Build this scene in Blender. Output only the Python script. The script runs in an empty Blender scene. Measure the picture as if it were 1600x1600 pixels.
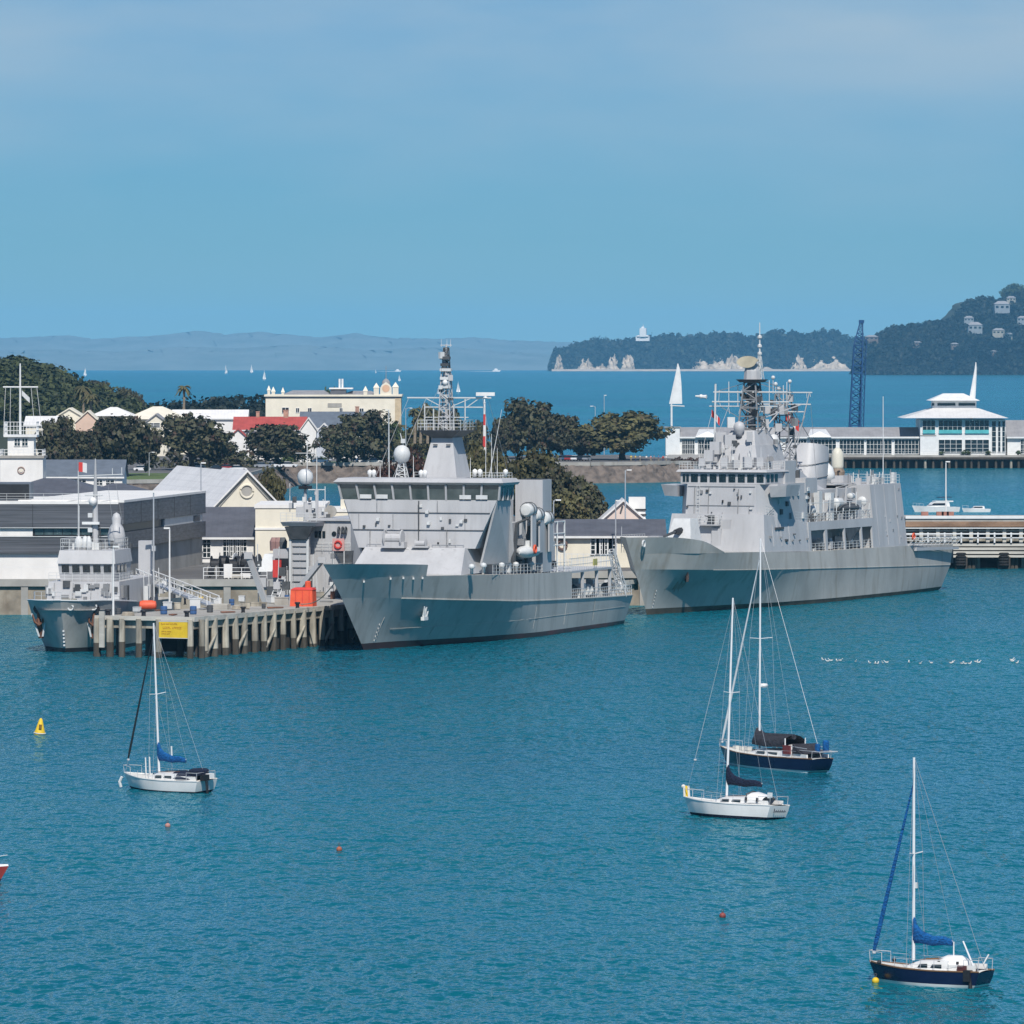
import bpy, math, random
from mathutils import Vector, Matrix
import numpy as np
R = math.radians
S = bpy.context.scene
C = S.collection
random.seed(7)
RNG = np.random.default_rng(11)

# ------------------------------------------------------------------ camera, light, exposure
CAM_H = 34.0            # metres above the water
FPX = 10000.0           # focal length in pixels of the 1600 px photograph
LEVEL = 546.0           # image row of the level line
RE = 6.37e6             # the sea curves like the Earth
cd = bpy.data.cameras.new('camera')
cam = bpy.data.objects.new('camera', cd)
C.objects.link(cam)
cam.location = (0, 0, CAM_H)
cam.rotation_euler = (R(90), 0, 0)
cd.sensor_width = 36
cd.lens = 36 * FPX / 1600
cd.shift_y = -(800 - LEVEL) / 1600
cd.clip_start = 1
cd.clip_end = 60000
S.camera = cam
SUN_EL, SUN_AZ = 47.0, 174.0       # azimuth clockwise from +Y (view direction): behind, a little left
sl = bpy.data.lights.new('sun', 'SUN')
sl.energy = 4.4
sl.angle = R(0.5)
sl.color = (1.0, 0.955, 0.89)
sun = bpy.data.objects.new('sun', sl)
C.objects.link(sun)
sdir = Vector((math.sin(R(SUN_AZ)) * math.cos(R(SUN_EL)), math.cos(R(SUN_AZ)) * math.cos(R(SUN_EL)), math.sin(R(SUN_EL))))
sun.rotation_euler = sdir.to_track_quat('Z', 'Y').to_euler()
sun.location = sdir * 300
W = bpy.data.worlds.new('World')
S.world = W
W.use_nodes = True
nt = W.node_tree
nt.nodes.clear()
wo = nt.nodes.new('ShaderNodeOutputWorld')
bg = nt.nodes.new('ShaderNodeBackground')
sky = nt.nodes.new('ShaderNodeTexSky')
sky.sky_type = 'NISHITA'
sky.sun_disc = False
sky.sun_elevation = R(SUN_EL)
sky.sun_rotation = R(SUN_AZ)
sky.altitude = 0
sky.air_density = 1.0
sky.dust_density = 0.0
sky.ozone_density = 3.0
bg.inputs['Strength'].default_value = 0.10
tc = nt.nodes.new('ShaderNodeTexCoord')
mp = nt.nodes.new('ShaderNodeMapping')
mp.inputs['Scale'].default_value = (9, 9, 34)
nz = nt.nodes.new('ShaderNodeTexNoise')
nz.inputs['Scale'].default_value = 1.0
nz.inputs['Detail'].default_value = 5
nz.inputs['Roughness'].default_value = 0.5
cr = nt.nodes.new('ShaderNodeMapRange')
cr.inputs['From Min'].default_value = 0.38
cr.inputs['From Max'].default_value = 0.72
cr.inputs['To Max'].default_value = 0.34
tint = nt.nodes.new('ShaderNodeMix')
tint.data_type = 'RGBA'
tint.blend_type = 'MULTIPLY'
tint.inputs[0].default_value = 1.0
tint.inputs[7].default_value = (0.19, 0.42, 0.725, 1)      # the deep clear blue of this sky
cl = nt.nodes.new('ShaderNodeMix')
cl.data_type = 'RGBA'
cl.inputs[7].default_value = (3.95, 5.25, 6.35, 1)          # thin cloud veil
nt.links.new(tc.outputs['Generated'], mp.inputs['Vector'])
nt.links.new(mp.outputs['Vector'], nz.inputs['Vector'])
nt.links.new(nz.outputs['Fac'], cr.inputs['Value'])
nt.links.new(sky.outputs['Color'], tint.inputs[6])
nt.links.new(tint.outputs[2], cl.inputs[6])
sx = nt.nodes.new('ShaderNodeSeparateXYZ')
gz = nt.nodes.new('ShaderNodeMapRange')                    # the veil thickens with height above the horizon
gz.inputs['From Min'].default_value = 0.012
gz.inputs['From Max'].default_value = 0.052
gz.inputs['To Min'].default_value = 0.4
gz.inputs['To Max'].default_value = 2.6
mu = nt.nodes.new('ShaderNodeMath')
mu.operation = 'MULTIPLY'
mu.use_clamp = True
nt.links.new(tc.outputs['Generated'], sx.inputs[0])
nt.links.new(sx.outputs['Z'], gz.inputs['Value'])
gy = nt.nodes.new('ShaderNodeMapRange')                    # and thins again higher up
gy.inputs['From Min'].default_value = 0.07
gy.inputs['From Max'].default_value = 0.25
gy.inputs['To Min'].default_value = 2.6
gy.inputs['To Max'].default_value = 1.9
mn = nt.nodes.new('ShaderNodeMath')
mn.operation = 'MINIMUM'
nt.links.new(sx.outputs['Z'], gy.inputs['Value'])
nt.links.new(gz.outputs['Result'], mn.inputs[0])
nt.links.new(gy.outputs['Result'], mn.inputs[1])
nt.links.new(mn.outputs[0], mu.inputs[0])
nt.links.new(cr.outputs['Result'], mu.inputs[1])
nt.links.new(mu.outputs[0], cl.inputs[0])
nt.links.new(cl.outputs[2], bg.inputs['Color'])
nt.links.new(bg.outputs['Background'], wo.inputs['Surface'])
S.view_settings.view_transform = 'Standard'
S.view_settings.look = 'None'
S.view_settings.exposure = 0.0
S.view_settings.gamma = 1.0
S.render.engine = 'CYCLES'
S.cycles.max_bounces = 6
S.cycles.volume_bounces = 0
S.cycles.use_denoising = True
S.cycles.caustics_reflective = False
S.cycles.caustics_refractive = False
S.render.film_transparent = False

# ------------------------------------------------------------------ measuring helpers (pixel of the photograph -> place)
def at(px, py, Y):
    return Vector(((px - 800) / FPX * Y, Y, CAM_H - (py - LEVEL) / FPX * Y))
def ground(px, py, z=0.0):
    Y = (CAM_H - z) * FPX / (py - LEVEL)
    return Vector(((px - 800) / FPX * Y, Y, z))
def dist(py, z=0.0):
    return (CAM_H - z) * FPX / (py - LEVEL)
class Frame:
    """a place with its own axes: x to its right, y away, z up; solves where a line of sight meets one of its planes"""
    def __init__(s, ox, oy, ang, oz=0.0):
        s.o = (ox, oy, oz); s.ang = R(ang); s.c = math.cos(s.ang); s.s = math.sin(s.ang)
    def pt(s, px, py, x=None, y=None, z=None):
        a, b = -s.o[0], -s.o[1]
        cp = (s.c * a + s.s * b, -s.s * a + s.c * b, CAM_H - s.o[2])
        dx, dy, dz = (px - 800) / FPX, 1.0, -(py - LEVEL) / FPX
        d = (s.c * dx + s.s * dy, -s.s * dx + s.c * dy, dz)
        i = 0 if x is not None else 1 if y is not None else 2
        t = ((x, y, z)[i] - cp[i]) / d[i]
        return Vector((cp[0] + t * d[0], cp[1] + t * d[1], cp[2] + t * d[2]))
    def world(s, p):
        return Vector((s.o[0] + s.c * p[0] - s.s * p[1], s.o[1] + s.s * p[0] + s.c * p[1], s.o[2] + p[2]))

# ------------------------------------------------------------------ materials
MATS = {}
def mat(name, rgb, rough=0.6, var=0.12, scale=1.0, stretch=(1, 1, 1), metal=0.0, bump=0.0, rgb2=None, lo=0.4, hi=0.65,
        streak=None, streak_rgb=None, streak_amt=0.0, spec=0.4, detail=5, wave=None, transm=0.0, coord='Object', sub=0.0, rand=0.0):
    if name in MATS: return MATS[name]
    m = bpy.data.materials.new(name); MATS[name] = m
    m.use_nodes = True
    t = m.node_tree; b = t.nodes['Principled BSDF']
    b.inputs['Roughness'].default_value = rough
    b.inputs['Metallic'].default_value = metal
    b.inputs['Specular IOR Level'].default_value = spec
    tcn = t.nodes.new('ShaderNodeTexCoord'); mpn = t.nodes.new('ShaderNodeMapping')
    mpn.inputs['Scale'].default_value = stretch
    n = t.nodes.new('ShaderNodeTexNoise'); n.inputs['Scale'].default_value = scale; n.inputs['Detail'].default_value = detail
    n.inputs['Roughness'].default_value = 0.6
    t.links.new(tcn.outputs[coord], mpn.inputs['Vector']); t.links.new(mpn.outputs['Vector'], n.inputs['Vector'])
    mr = t.nodes.new('ShaderNodeMapRange')
    mr.inputs['From Min'].default_value = lo; mr.inputs['From Max'].default_value = hi
    t.links.new(n.outputs['Fac'], mr.inputs['Value'])
    mx = t.nodes.new('ShaderNodeMix'); mx.data_type = 'RGBA'
    c2 = rgb2 or tuple(max(0, c * (1 - 2 * var)) for c in rgb)
    mx.inputs[6].default_value = (*rgb, 1); mx.inputs[7].default_value = (*c2, 1)
    t.links.new(mr.outputs['Result'], mx.inputs[0])
    out = mx.outputs[2]
    if streak:                     # second layer of marks: rust runs, dirt, bloom
        mp2 = t.nodes.new('ShaderNodeMapping'); mp2.inputs['Scale'].default_value = streak
        n2 = t.nodes.new('ShaderNodeTexNoise'); n2.inputs['Scale'].default_value = 1.0; n2.inputs['Detail'].default_value = 4
        t.links.new(tcn.outputs[coord], mp2.inputs['Vector']); t.links.new(mp2.outputs['Vector'], n2.inputs['Vector'])
        m2 = t.nodes.new('ShaderNodeMapRange'); m2.inputs['From Min'].default_value = 0.55; m2.inputs['From Max'].default_value = 0.75
        m2.inputs['To Max'].default_value = streak_amt
        t.links.new(n2.outputs['Fac'], m2.inputs['Value'])
        x2 = t.nodes.new('ShaderNodeMix'); x2.data_type = 'RGBA'
        x2.inputs[7].default_value = (*streak_rgb, 1)
        t.links.new(m2.outputs['Result'], x2.inputs[0]); t.links.new(out, x2.inputs[6])
        out = x2.outputs[2]
    if wave:                       # boards, sheets, courses: (axis, size in metres, depth of colour)
        w = t.nodes.new('ShaderNodeTexWave'); w.bands_direction = wave[0]; w.wave_type = 'BANDS'; w.wave_profile = 'SAW'
        w.inputs['Scale'].default_value = 0.314 / wave[1]; w.inputs['Distortion'].default_value = 0.15; w.inputs['Detail'].default_value = 0
        t.links.new(tcn.outputs[coord], w.inputs['Vector'])
        mw = t.nodes.new('ShaderNodeMapRange'); mw.inputs['From Min'].default_value = 0.0; mw.inputs['From Max'].default_value = 0.22
        mw.inputs['To Min'].default_value = 1 - wave[2]; mw.inputs['To Max'].default_value = 1
        t.links.new(w.outputs['Fac'], mw.inputs['Value'])
        xw = t.nodes.new('ShaderNodeMix'); xw.data_type = 'RGBA'; xw.blend_type = 'MULTIPLY'; xw.inputs[0].default_value = 1
        t.links.new(out, xw.inputs[6]); t.links.new(mw.outputs['Result'], xw.inputs[7])
        out = xw.outputs[2]
    if rand:                       # every object its own slight shade
        oi = t.nodes.new('ShaderNodeObjectInfo')
        hr = t.nodes.new('ShaderNodeMapRange'); hr.inputs['To Min'].default_value = 1 - rand; hr.inputs['To Max'].default_value = 1 + rand
        t.links.new(oi.outputs['Random'], hr.inputs['Value'])
        xr = t.nodes.new('ShaderNodeMix'); xr.data_type = 'RGBA'; xr.blend_type = 'MULTIPLY'; xr.inputs[0].default_value = 1
        t.links.new(out, xr.inputs[6]); t.links.new(hr.outputs['Result'], xr.inputs[7])
        out = xr.outputs[2]
    t.links.new(out, b.inputs['Base Color'])
    if bump:
        bp = t.nodes.new('ShaderNodeBump'); bp.inputs['Strength'].default_value = bump; bp.inputs['Distance'].default_value = 0.3
        t.links.new(n.outputs['Fac'], bp.inputs['Height']); t.links.new(bp.outputs['Normal'], b.inputs['Normal'])
    if transm: b.inputs['Transmission Weight'].default_value = transm
    if sub: b.inputs['Subsurface Weight'].default_value = sub
    return m

# ------------------------------------------------------------------ mesh builder
class MB:
    def __init__(s): s.v = []; s.f = []
    def add(s, vs, fs):
        o = len(s.v); s.v.extend(tuple(p) for p in vs); s.f.extend(tuple(i + o for i in f) for f in fs); return s
    def hexa(s, p):                # 8 corners: bottom ring, then top ring
        return s.add(p, [(3, 2, 1, 0), (4, 5, 6, 7), (0, 1, 5, 4), (1, 2, 6, 5), (2, 3, 7, 6), (3, 0, 4, 7)])
    def box(s, x0, x1, y0, y1, z0, z1):
        return s.hexa([(x0, y0, z0), (x1, y0, z0), (x1, y1, z0), (x0, y1, z0), (x0, y0, z1), (x1, y0, z1), (x1, y1, z1), (x0, y1, z1)])
    def cbox(s, c, sx, sy, sz, rz=0.0):
        c = Vector(c); k, q = math.cos(rz), math.sin(rz)
        P = [(c.x + k * a * sx / 2 - q * b * sy / 2, c.y + q * a * sx / 2 + k * b * sy / 2, c.z + d * sz / 2)
             for d in (-1, 1) for a, b in ((-1, -1), (1, -1), (1, 1), (-1, 1))]
        return s.hexa(P)
    def frustum(s, x0, x1, y0, y1, z0, X0, X1, Y0, Y1, z1):
        return s.hexa([(x0, y0, z0), (x1, y0, z0), (x1, y1, z0), (x0, y1, z0), (X0, Y0, z1), (X1, Y0, z1), (X1, Y1, z1), (X0, Y1, z1)])
    def prism(s, pts, d):          # closed outline (list of 3d points) pushed along d
        n = len(pts); d = Vector(d); P = [Vector(p) for p in pts]
        return s.add(P + [p + d for p in P], [tuple(range(n - 1, -1, -1)), tuple(range(n, 2 * n))] + [(i, (i + 1) % n, n + (i + 1) % n, n + i) for i in range(n)])
    def tube(s, pts, r, n=6, cap=True):
        P = [Vector(p) for p in pts]; m = len(P)
        rs = r if isinstance(r, (list, tuple)) else [r] * m
        vs = []; ref = None
        for i, p in enumerate(P):
            d = (P[min(i + 1, m - 1)] - P[max(i - 1, 0)])
            if d.length < 1e-9: d = Vector((0, 0, 1))
            d.normalize()
            if ref is None or abs(ref.dot(d)) > 0.95: ref = Vector((0, 0, 1)) if abs(d.z) < 0.9 else Vector((1, 0, 0))
            a = d.cross(ref).normalized(); b = d.cross(a)
            for k in range(n):
                w = 2 * math.pi * (k + 0.5) / n
                vs.append(p + (a * math.cos(w) + b * math.sin(w)) * rs[i])
        fs = []
        for i in range(m - 1):
            for k in range(n):
                fs.append((i * n + k, i * n + (k + 1) % n, (i + 1) * n + (k + 1) % n, (i + 1) * n + k))
        if cap: fs += [tuple(range(n - 1, -1, -1)), tuple(range((m - 1) * n, m * n))]
        return s.add(vs, fs)
    def lathe(s, c, prof, n=12, axis='z'):   # prof: (radius, height)
        c = Vector(c); vs = []
        for r, h in prof:
            for k in range(n):
                w = 2 * math.pi * k / n; a, b = r * math.cos(w), r * math.sin(w)
                vs.append(c + Vector((a, b, h) if axis == 'z' else (a, h, b) if axis == 'y' else (h, a, b)))
        m = len(prof)
        fs = [(i * n + k, i * n + (k + 1) % n, (i + 1) * n + (k + 1) % n, (i + 1) * n + k) for i in range(m - 1) for k in range(n)]
        fs += [tuple(range(n - 1, -1, -1)), tuple(range((m - 1) * n, m * n))]
        return s.add(vs, fs)
    def ball(s, c, r, n=10, m=6, sq=1.0):
        return s.lathe(c, [(max(1e-3, r * math.sin(math.pi * i / m)), -r * sq * math.cos(math.pi * i / m)) for i in range(m + 1)], n)
    def torus(s, c, R_, r, ax='y', n=14, k=6):
        c = Vector(c); pts = []
        for i in range(n + 1):
            w = 2 * math.pi * i / n; a, b = R_ * math.cos(w), R_ * math.sin(w)
            pts.append(c + Vector((a, 0, b) if ax == 'y' else (0, a, b) if ax == 'x' else (a, b, 0)))
        return s.tube(pts, r, k, False)
    def loft(s, rings, closed=True, caps=True):
        n = len(rings[0]); o = len(s.v)
        for r in rings: s.v.extend(tuple(p) for p in r)
        kk = n if closed else n - 1
        for i in range(len(rings) - 1):
            for k in range(kk):
                s.f.append((o + i * n + k, o + i * n + (k + 1) % n, o + (i + 1) * n + (k + 1) % n, o + (i + 1) * n + k))
        if caps and closed:
            s.f.append(tuple(o + k for k in range(n - 1, -1, -1))); s.f.append(tuple(o + (len(rings) - 1) * n + k for k in range(n)))
        return s
    def rail(s, pts, h=1.05, r=0.025, step=1.5, bars=3, post=0.03):
        P = [Vector(p) for p in pts]
        for b in range(bars):
            s.tube([p + Vector((0, 0, h * (b + 1) / bars)) for p in P], r, 4, False)
        for i in range(len(P) - 1):
            L = (P[i + 1] - P[i]).length; q = max(1, int(round(L / step)))
            for k in range(q + (1 if i == len(P) - 2 else 0)):
                p = P[i].lerp(P[i + 1], k / q); s.tube([p, p + Vector((0, 0, h))], post, 4, False)
        return s
    def lattice(s, a, b, w0, w1, n, r, br=None):   # square lattice mast from a to b
        a, b = Vector(a), Vector(b); d = (b - a).normalized()
        e = d.cross(Vector((0, 1, 0)) if abs(d.y) < 0.9 else Vector((1, 0, 0))).normalized(); g = d.cross(e)
        ring = []
        for i in range(n + 1):
            p = a.lerp(b, i / n); w = (w0 + (w1 - w0) * i / n) / 2
            ring.append([p + e * x * w + g * y * w for x, y in ((-1, -1), (1, -1), (1, 1), (-1, 1))])
        br = br or r * 0.6
        for k in range(4): s.tube([q[k] for q in ring], r, 4, False)
        for i in range(n):
            for k in range(4):
                j = (k + 1) % 4
                s.tube([ring[i][k], ring[i + 1][j]] if (i + k) % 2 else [ring[i][j], ring[i + 1][k]], br, 3, False)
                s.tube([ring[i + 1][k], ring[i + 1][j]], br, 3, False)
        return s
    def build(s, name, m=None, parent=None, smooth=False, loc=None):
        me = bpy.data.meshes.new(name); me.from_pydata(s.v, [], s.f); me.update()
        if smooth:
            me.shade_smooth() if smooth is True else me.set_sharp_from_angle(angle=R(smooth))
            if smooth is not True:
                me.polygons.foreach_set('use_smooth', [True] * len(me.polygons))
        if m is not None: me.materials.append(m)
        o = bpy.data.objects.new(name, me); C.objects.link(o)
        if parent is not None: o.parent = parent
        if loc is not None: o.location = loc
        return o
def quads(name, V, m, parent=None):      # fast mesh of loose quads: V is (n,4,3)
    n = V.shape[0]; me = bpy.data.meshes.new(name)
    me.vertices.add(n * 4); me.vertices.foreach_set('co', V.astype(np.float32).ravel())
    me.loops.add(n * 4); me.loops.foreach_set('vertex_index', np.arange(n * 4, dtype=np.int32))
    me.polygons.add(n); me.polygons.foreach_set('loop_start', np.arange(0, n * 4, 4, dtype=np.int32))
    me.update(calc_edges=True); me.validate()
    if m is not None: me.materials.append(m)
    o = bpy.data.objects.new(name, me); C.objects.link(o)
    if parent is not None: o.parent = parent
    return o
def tag(o, label, cat, group=None, kind=None):
    if label: o['label'] = label
    if cat: o['category'] = cat
    if group: o['group'] = group
    if kind: o['kind'] = kind
    return o
def empty(name, loc, rz=0.0, label=None, cat=None, group=None):
    o = bpy.data.objects.new(name, None); C.objects.link(o); o.location = loc; o.rotation_euler = (0, 0, rz)
    o.empty_display_size = 1
    return tag(o, label, cat, group)
def structure(o):
    o['kind'] = 'structure'; return o
def dup(o, loc=None, rz=None, sc=None, label=None, parent=None):
    c = o.copy(); C.objects.link(c)
    if parent is not None: c.parent = parent
    if loc is not None: c.location = loc
    if rz is not None: c.rotation_euler = (0, 0, rz)
    if sc is not None: c.scale = (sc, sc, sc) if not isinstance(sc, (tuple, list)) else sc
    if label: c['label'] = label
    for ch in list(o.children): dup(ch, parent=c)
    return c
def lerp_poly(pts, x):
    for (a, b), (c, d) in zip(pts, pts[1:]):
        if x <= c: return b + (d - b) * max(0.0, min(1.0, (x - a) / (c - a))) if c > a else d
    return pts[-1][1]
# ------------------------------------------------------------------ sea
def drop(x, y): return -(x * x + y * y) / (2 * RE)
def sea():
    ys = [-150, 0, 100] + list(np.geomspace(180, 29800, 90)); xs = np.linspace(-1, 1, 41)
    mb = MB(); n = len(xs)
    for y in ys:
        hw = min(7800, 900 + max(0, y) * 0.5)
        for t in xs: x = t * hw; mb.v.append((x, y, drop(x, max(0, y))))
    for i in range(len(ys) - 1):
        for k in range(n - 1): mb.f.append((i * n + k, i * n + k + 1, (i + 1) * n + k + 1, (i + 1) * n + k))
    m = bpy.data.materials.new('sea_water'); m.use_nodes = True; t = m.node_tree; t.nodes.clear()
    ou = t.nodes.new('ShaderNodeOutputMaterial'); ms = t.nodes.new('ShaderNodeMixShader')
    df = t.nodes.new('ShaderNodeBsdfDiffuse'); gl = t.nodes.new('ShaderNodeBsdfGlossy'); fr = t.nodes.new('ShaderNodeFresnel')
    gl.inputs['Roughness'].default_value = 0.15; gl.inputs['Color'].default_value = (0.56, 0.89, 0.98, 1); fr.inputs['IOR'].default_value = 1.33
    ge = t.nodes.new('ShaderNodeTexCoord')
    # light coming back up out of the water: broad patches of greener and bluer water
    mpc = t.nodes.new('ShaderNodeMapping'); mpc.inputs['Scale'].default_value = (0.006, 0.004, 1)
    nc = t.nodes.new('ShaderNodeTexNoise'); nc.inputs['Scale'].default_value = 1; nc.inputs['Detail'].default_value = 4
    t.links.new(ge.outputs['Object'], mpc.inputs['Vector']); t.links.new(mpc.outputs['Vector'], nc.inputs['Vector'])
    mr = t.nodes.new('ShaderNodeMapRange'); mr.inputs['From Min'].default_value = 0.35; mr.inputs['From Max'].default_value = 0.68
    t.links.new(nc.outputs['Fac'], mr.inputs['Value'])
    mx = t.nodes.new('ShaderNodeMix'); mx.data_type = 'RGBA'
    mx.inputs[6].default_value = (0.001, 0.104, 0.156, 1); mx.inputs[7].default_value = (0.002, 0.150, 0.192, 1)
    t.links.new(mr.outputs['Result'], mx.inputs[0]); t.links.new(mx.outputs[2], df.inputs['Color'])
    # waves of three sizes shape the mirror layer
    prev = None
    for sc, st, ds, dt in (((0.06, 0.02, 1), 0.7, 4.0, 2), ((0.40, 0.11, 1), 1.0, 6.0, 2), ((1.25, 0.38, 1), .85, 1.25, 2)):
        mpn = t.nodes.new('ShaderNodeMapping'); mpn.inputs['Scale'].default_value = sc; mpn.inputs['Rotation'].default_value = (0, 0, R(8))
        nn = t.nodes.new('ShaderNodeTexNoise'); nn.inputs['Scale'].default_value = 1; nn.inputs['Detail'].default_value = dt
        nn.inputs['Roughness'].default_value = 0.6
        bp = t.nodes.new('ShaderNodeBump'); bp.inputs['Strength'].default_value = st; bp.inputs['Distance'].default_value = ds
        t.links.new(ge.outputs['Object'], mpn.inputs['Vector']); t.links.new(mpn.outputs['Vector'], nn.inputs['Vector'])
        t.links.new(nn.outputs['Fac'], bp.inputs['Height'])
        if st > .9:
            mg = t.nodes.new('ShaderNodeMapping'); mg.inputs['Scale'].default_value = (0.007, 0.011, 1)
            ng = t.nodes.new('ShaderNodeTexNoise'); ng.inputs['Scale'].default_value = 1; ng.inputs['Detail'].default_value = 3
            rg_ = t.nodes.new('ShaderNodeMapRange'); rg_.inputs['From Min'].default_value = .36; rg_.inputs['From Max'].default_value = .62; rg_.inputs['To Min'].default_value = .45; rg_.inputs['To Max'].default_value = 1.0
            t.links.new(ge.outputs['Object'], mg.inputs['Vector']); t.links.new(mg.outputs['Vector'], ng.inputs['Vector']); t.links.new(ng.outputs['Fac'], rg_.inputs['Value']); t.links.new(rg_.outputs['Result'], bp.inputs['Strength'])
        if prev: t.links.new(prev.outputs['Normal'], bp.inputs['Normal'])
        prev = bp
    t.links.new(prev.outputs['Normal'], gl.inputs['Normal']); t.links.new(prev.outputs['Normal'], fr.inputs['Normal'])
    t.links.new(fr.outputs[0], ms.inputs[0]); t.links.new(df.outputs[0], ms.inputs[1]); t.links.new(gl.outputs[0], ms.inputs[2])
    t.links.new(ms.outputs[0], ou.inputs['Surface'])
    o = mb.build('water', m, smooth=True); structure(o); return o
sea()

# ------------------------------------------------------------------ the air
hb = MB().box(-7950, 7950, -220, 29950, -92, 210)
hz = hb.build('haze'); hz['kind'] = 'stuff'
hm = bpy.data.materials.new('haze_air'); hm.use_nodes = True
t = hm.node_tree; t.nodes.clear()
ho = t.nodes.new('ShaderNodeOutputMaterial'); hv = t.nodes.new('ShaderNodeVolumePrincipled')
hv.inputs['Color'].default_value = (0.22, 0.62, 1.0, 1)
hv.inputs['Density'].default_value = 2.7e-5
hv.inputs['Anisotropy'].default_value = -0.4
t.links.new(hv.outputs['Volume'], ho.inputs['Volume'])
hz.data.materials.append(hm)

# ------------------------------------------------------------------ leaves and trees
def leaf_mass(centres, radii, per, size, flat=0.75, shell=0.55):
    """leaf-sized faces spread through many clumps; centres (n,3), radii (n,)"""
    cs = np.repeat(np.asarray(centres, float), per, axis=0); rs = np.repeat(np.asarray(radii, float), per)
    n = len(cs); d = RNG.normal(size=(n, 3)); d /= np.linalg.norm(d, axis=1)[:, None]
    rr = rs * (shell + (1 - shell) * RNG.random(n)) * (0.85 + 0.3 * RNG.random(n))
    p = cs + d * rr[:, None] * np.array([1, 1, flat])
    nrm = d + RNG.normal(size=(n, 3)) * 0.55; nrm[:, 2] += 0.35; nrm /= np.linalg.norm(nrm, axis=1)[:, None]
    a = np.cross(nrm, RNG.normal(size=(n, 3))); a /= np.linalg.norm(a, axis=1)[:, None] + 1e-9; b = np.cross(nrm, a)
    sz = size * (0.55 + 0.9 * RNG.random(n)); a *= sz[:, None]; b *= (sz * (0.5 + 0.5 * RNG.random(n)))[:, None]
    return np.stack([p - a - b * .3, p + a * .2 - b, p + a + b * .3, p - a * .2 + b], axis=1)
def foliage(name, c1, c2, c3, amt, sc=0.25):
    m = mat(name, c1, 0.62, scale=sc, rgb2=c2, lo=0.38, hi=0.62, streak=(0.5, 0.5, 0.5), streak_rgb=c3, streak_amt=amt, spec=0.25, rand=0.18, coord='Object')
    return m
M_POHUT = foliage('pohutukawa_leaves', (0.092, 0.092, 0.046), (0.034, 0.034, 0.024), (0.125, 0.050, 0.036), 0.55)
M_GREEN = foliage('broad_leaves', (0.070, 0.098, 0.034), (0.032, 0.050, 0.020), (0.100, 0.120, 0.045), 0.6)
M_OLIVE = foliage('olive_leaves', (0.125, 0.115, 0.046), (0.050, 0.050, 0.024), (0.13, 0.070, 0.036), 0.55)
M_BURG = foliage('burgundy_leaves', (0.085, 0.034, 0.024), (0.040, 0.026, 0.018), (0.055, 0.060, 0.024), 0.6)
M_FAR = foliage('far_bush', (0.016, 0.024, 0.016), (0.008, 0.013, 0.010), (0.028, 0.036, 0.020), 0.5, 0.03)
M_BARK = mat('bark', (0.13, 0.105, 0.085), 0.9, 0.3, 1.5, (1, 1, 0.3), bump=0.4)
def tree_mesh(r, h, leafm, nclump=44, per=60, size=0.55, seed=1, trunk_h=0.42):
    """spreading crown of leaf clumps on a branching trunk; returns crown and trunk objects (unparented)"""
    rg = random.Random(seed); cs = []; rs = []
    cz = h * 0.50
    for i in range(nclump):
        a = rg.uniform(0, 2 * math.pi); u = rg.random() ** 0.5; el = rg.uniform(-0.72, 1.0)
        q = math.sqrt(max(0, 1 - max(0, el) ** 2))
        lump = rg.uniform(0.58, 1.12)
        cs.append((math.cos(a) * r * 0.8 * (0.45 + 0.55 * u) * q * lump, math.sin(a) * r * 0.8 * (0.45 + 0.55 * u) * q * lump, cz + el * h * 0.40 * lump))
        rs.append(r * rg.uniform(0.13, 0.30))
    V = leaf_mass(cs, rs, per, size)
    V = V[(V[:, :, 2].min(axis=1) > 0.3)]
    crown = quads('crown', V, leafm)
    tb = MB(); tr = 0.045 * r + 0.16
    fork = Vector((rg.uniform(-.3, .3), rg.uniform(-.3, .3), h * trunk_h * 0.55))
    tb.tube([(0, 0, -0.3), (0.05, 0, h * 0.1), fork], [tr * 1.5, tr, tr * 0.8], 7)
    for i in range(7):
        c = Vector(cs[i * 3 % nclump]); mid = fork.lerp(c, 0.5) + Vector((rg.uniform(-.5, .5), rg.uniform(-.5, .5), -0.1 * h * rg.random()))
        tb.tube([fork, mid, c], [tr * 0.6, tr * 0.35, tr * 0.12], 5)
    trunk = tb.build('trunk', M_BARK)
    return crown, trunk
def put_tree(proto, name, loc, sc, rz, label, group, leafm=None):
    e = empty(name, loc, rz, label, 'tree', group); e.scale = sc if isinstance(sc, tuple) else (sc, sc, sc)
    for o in proto:
        c = o.copy(); C.objects.link(c); c.parent = e; c.hide_render = False
    return e

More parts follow.
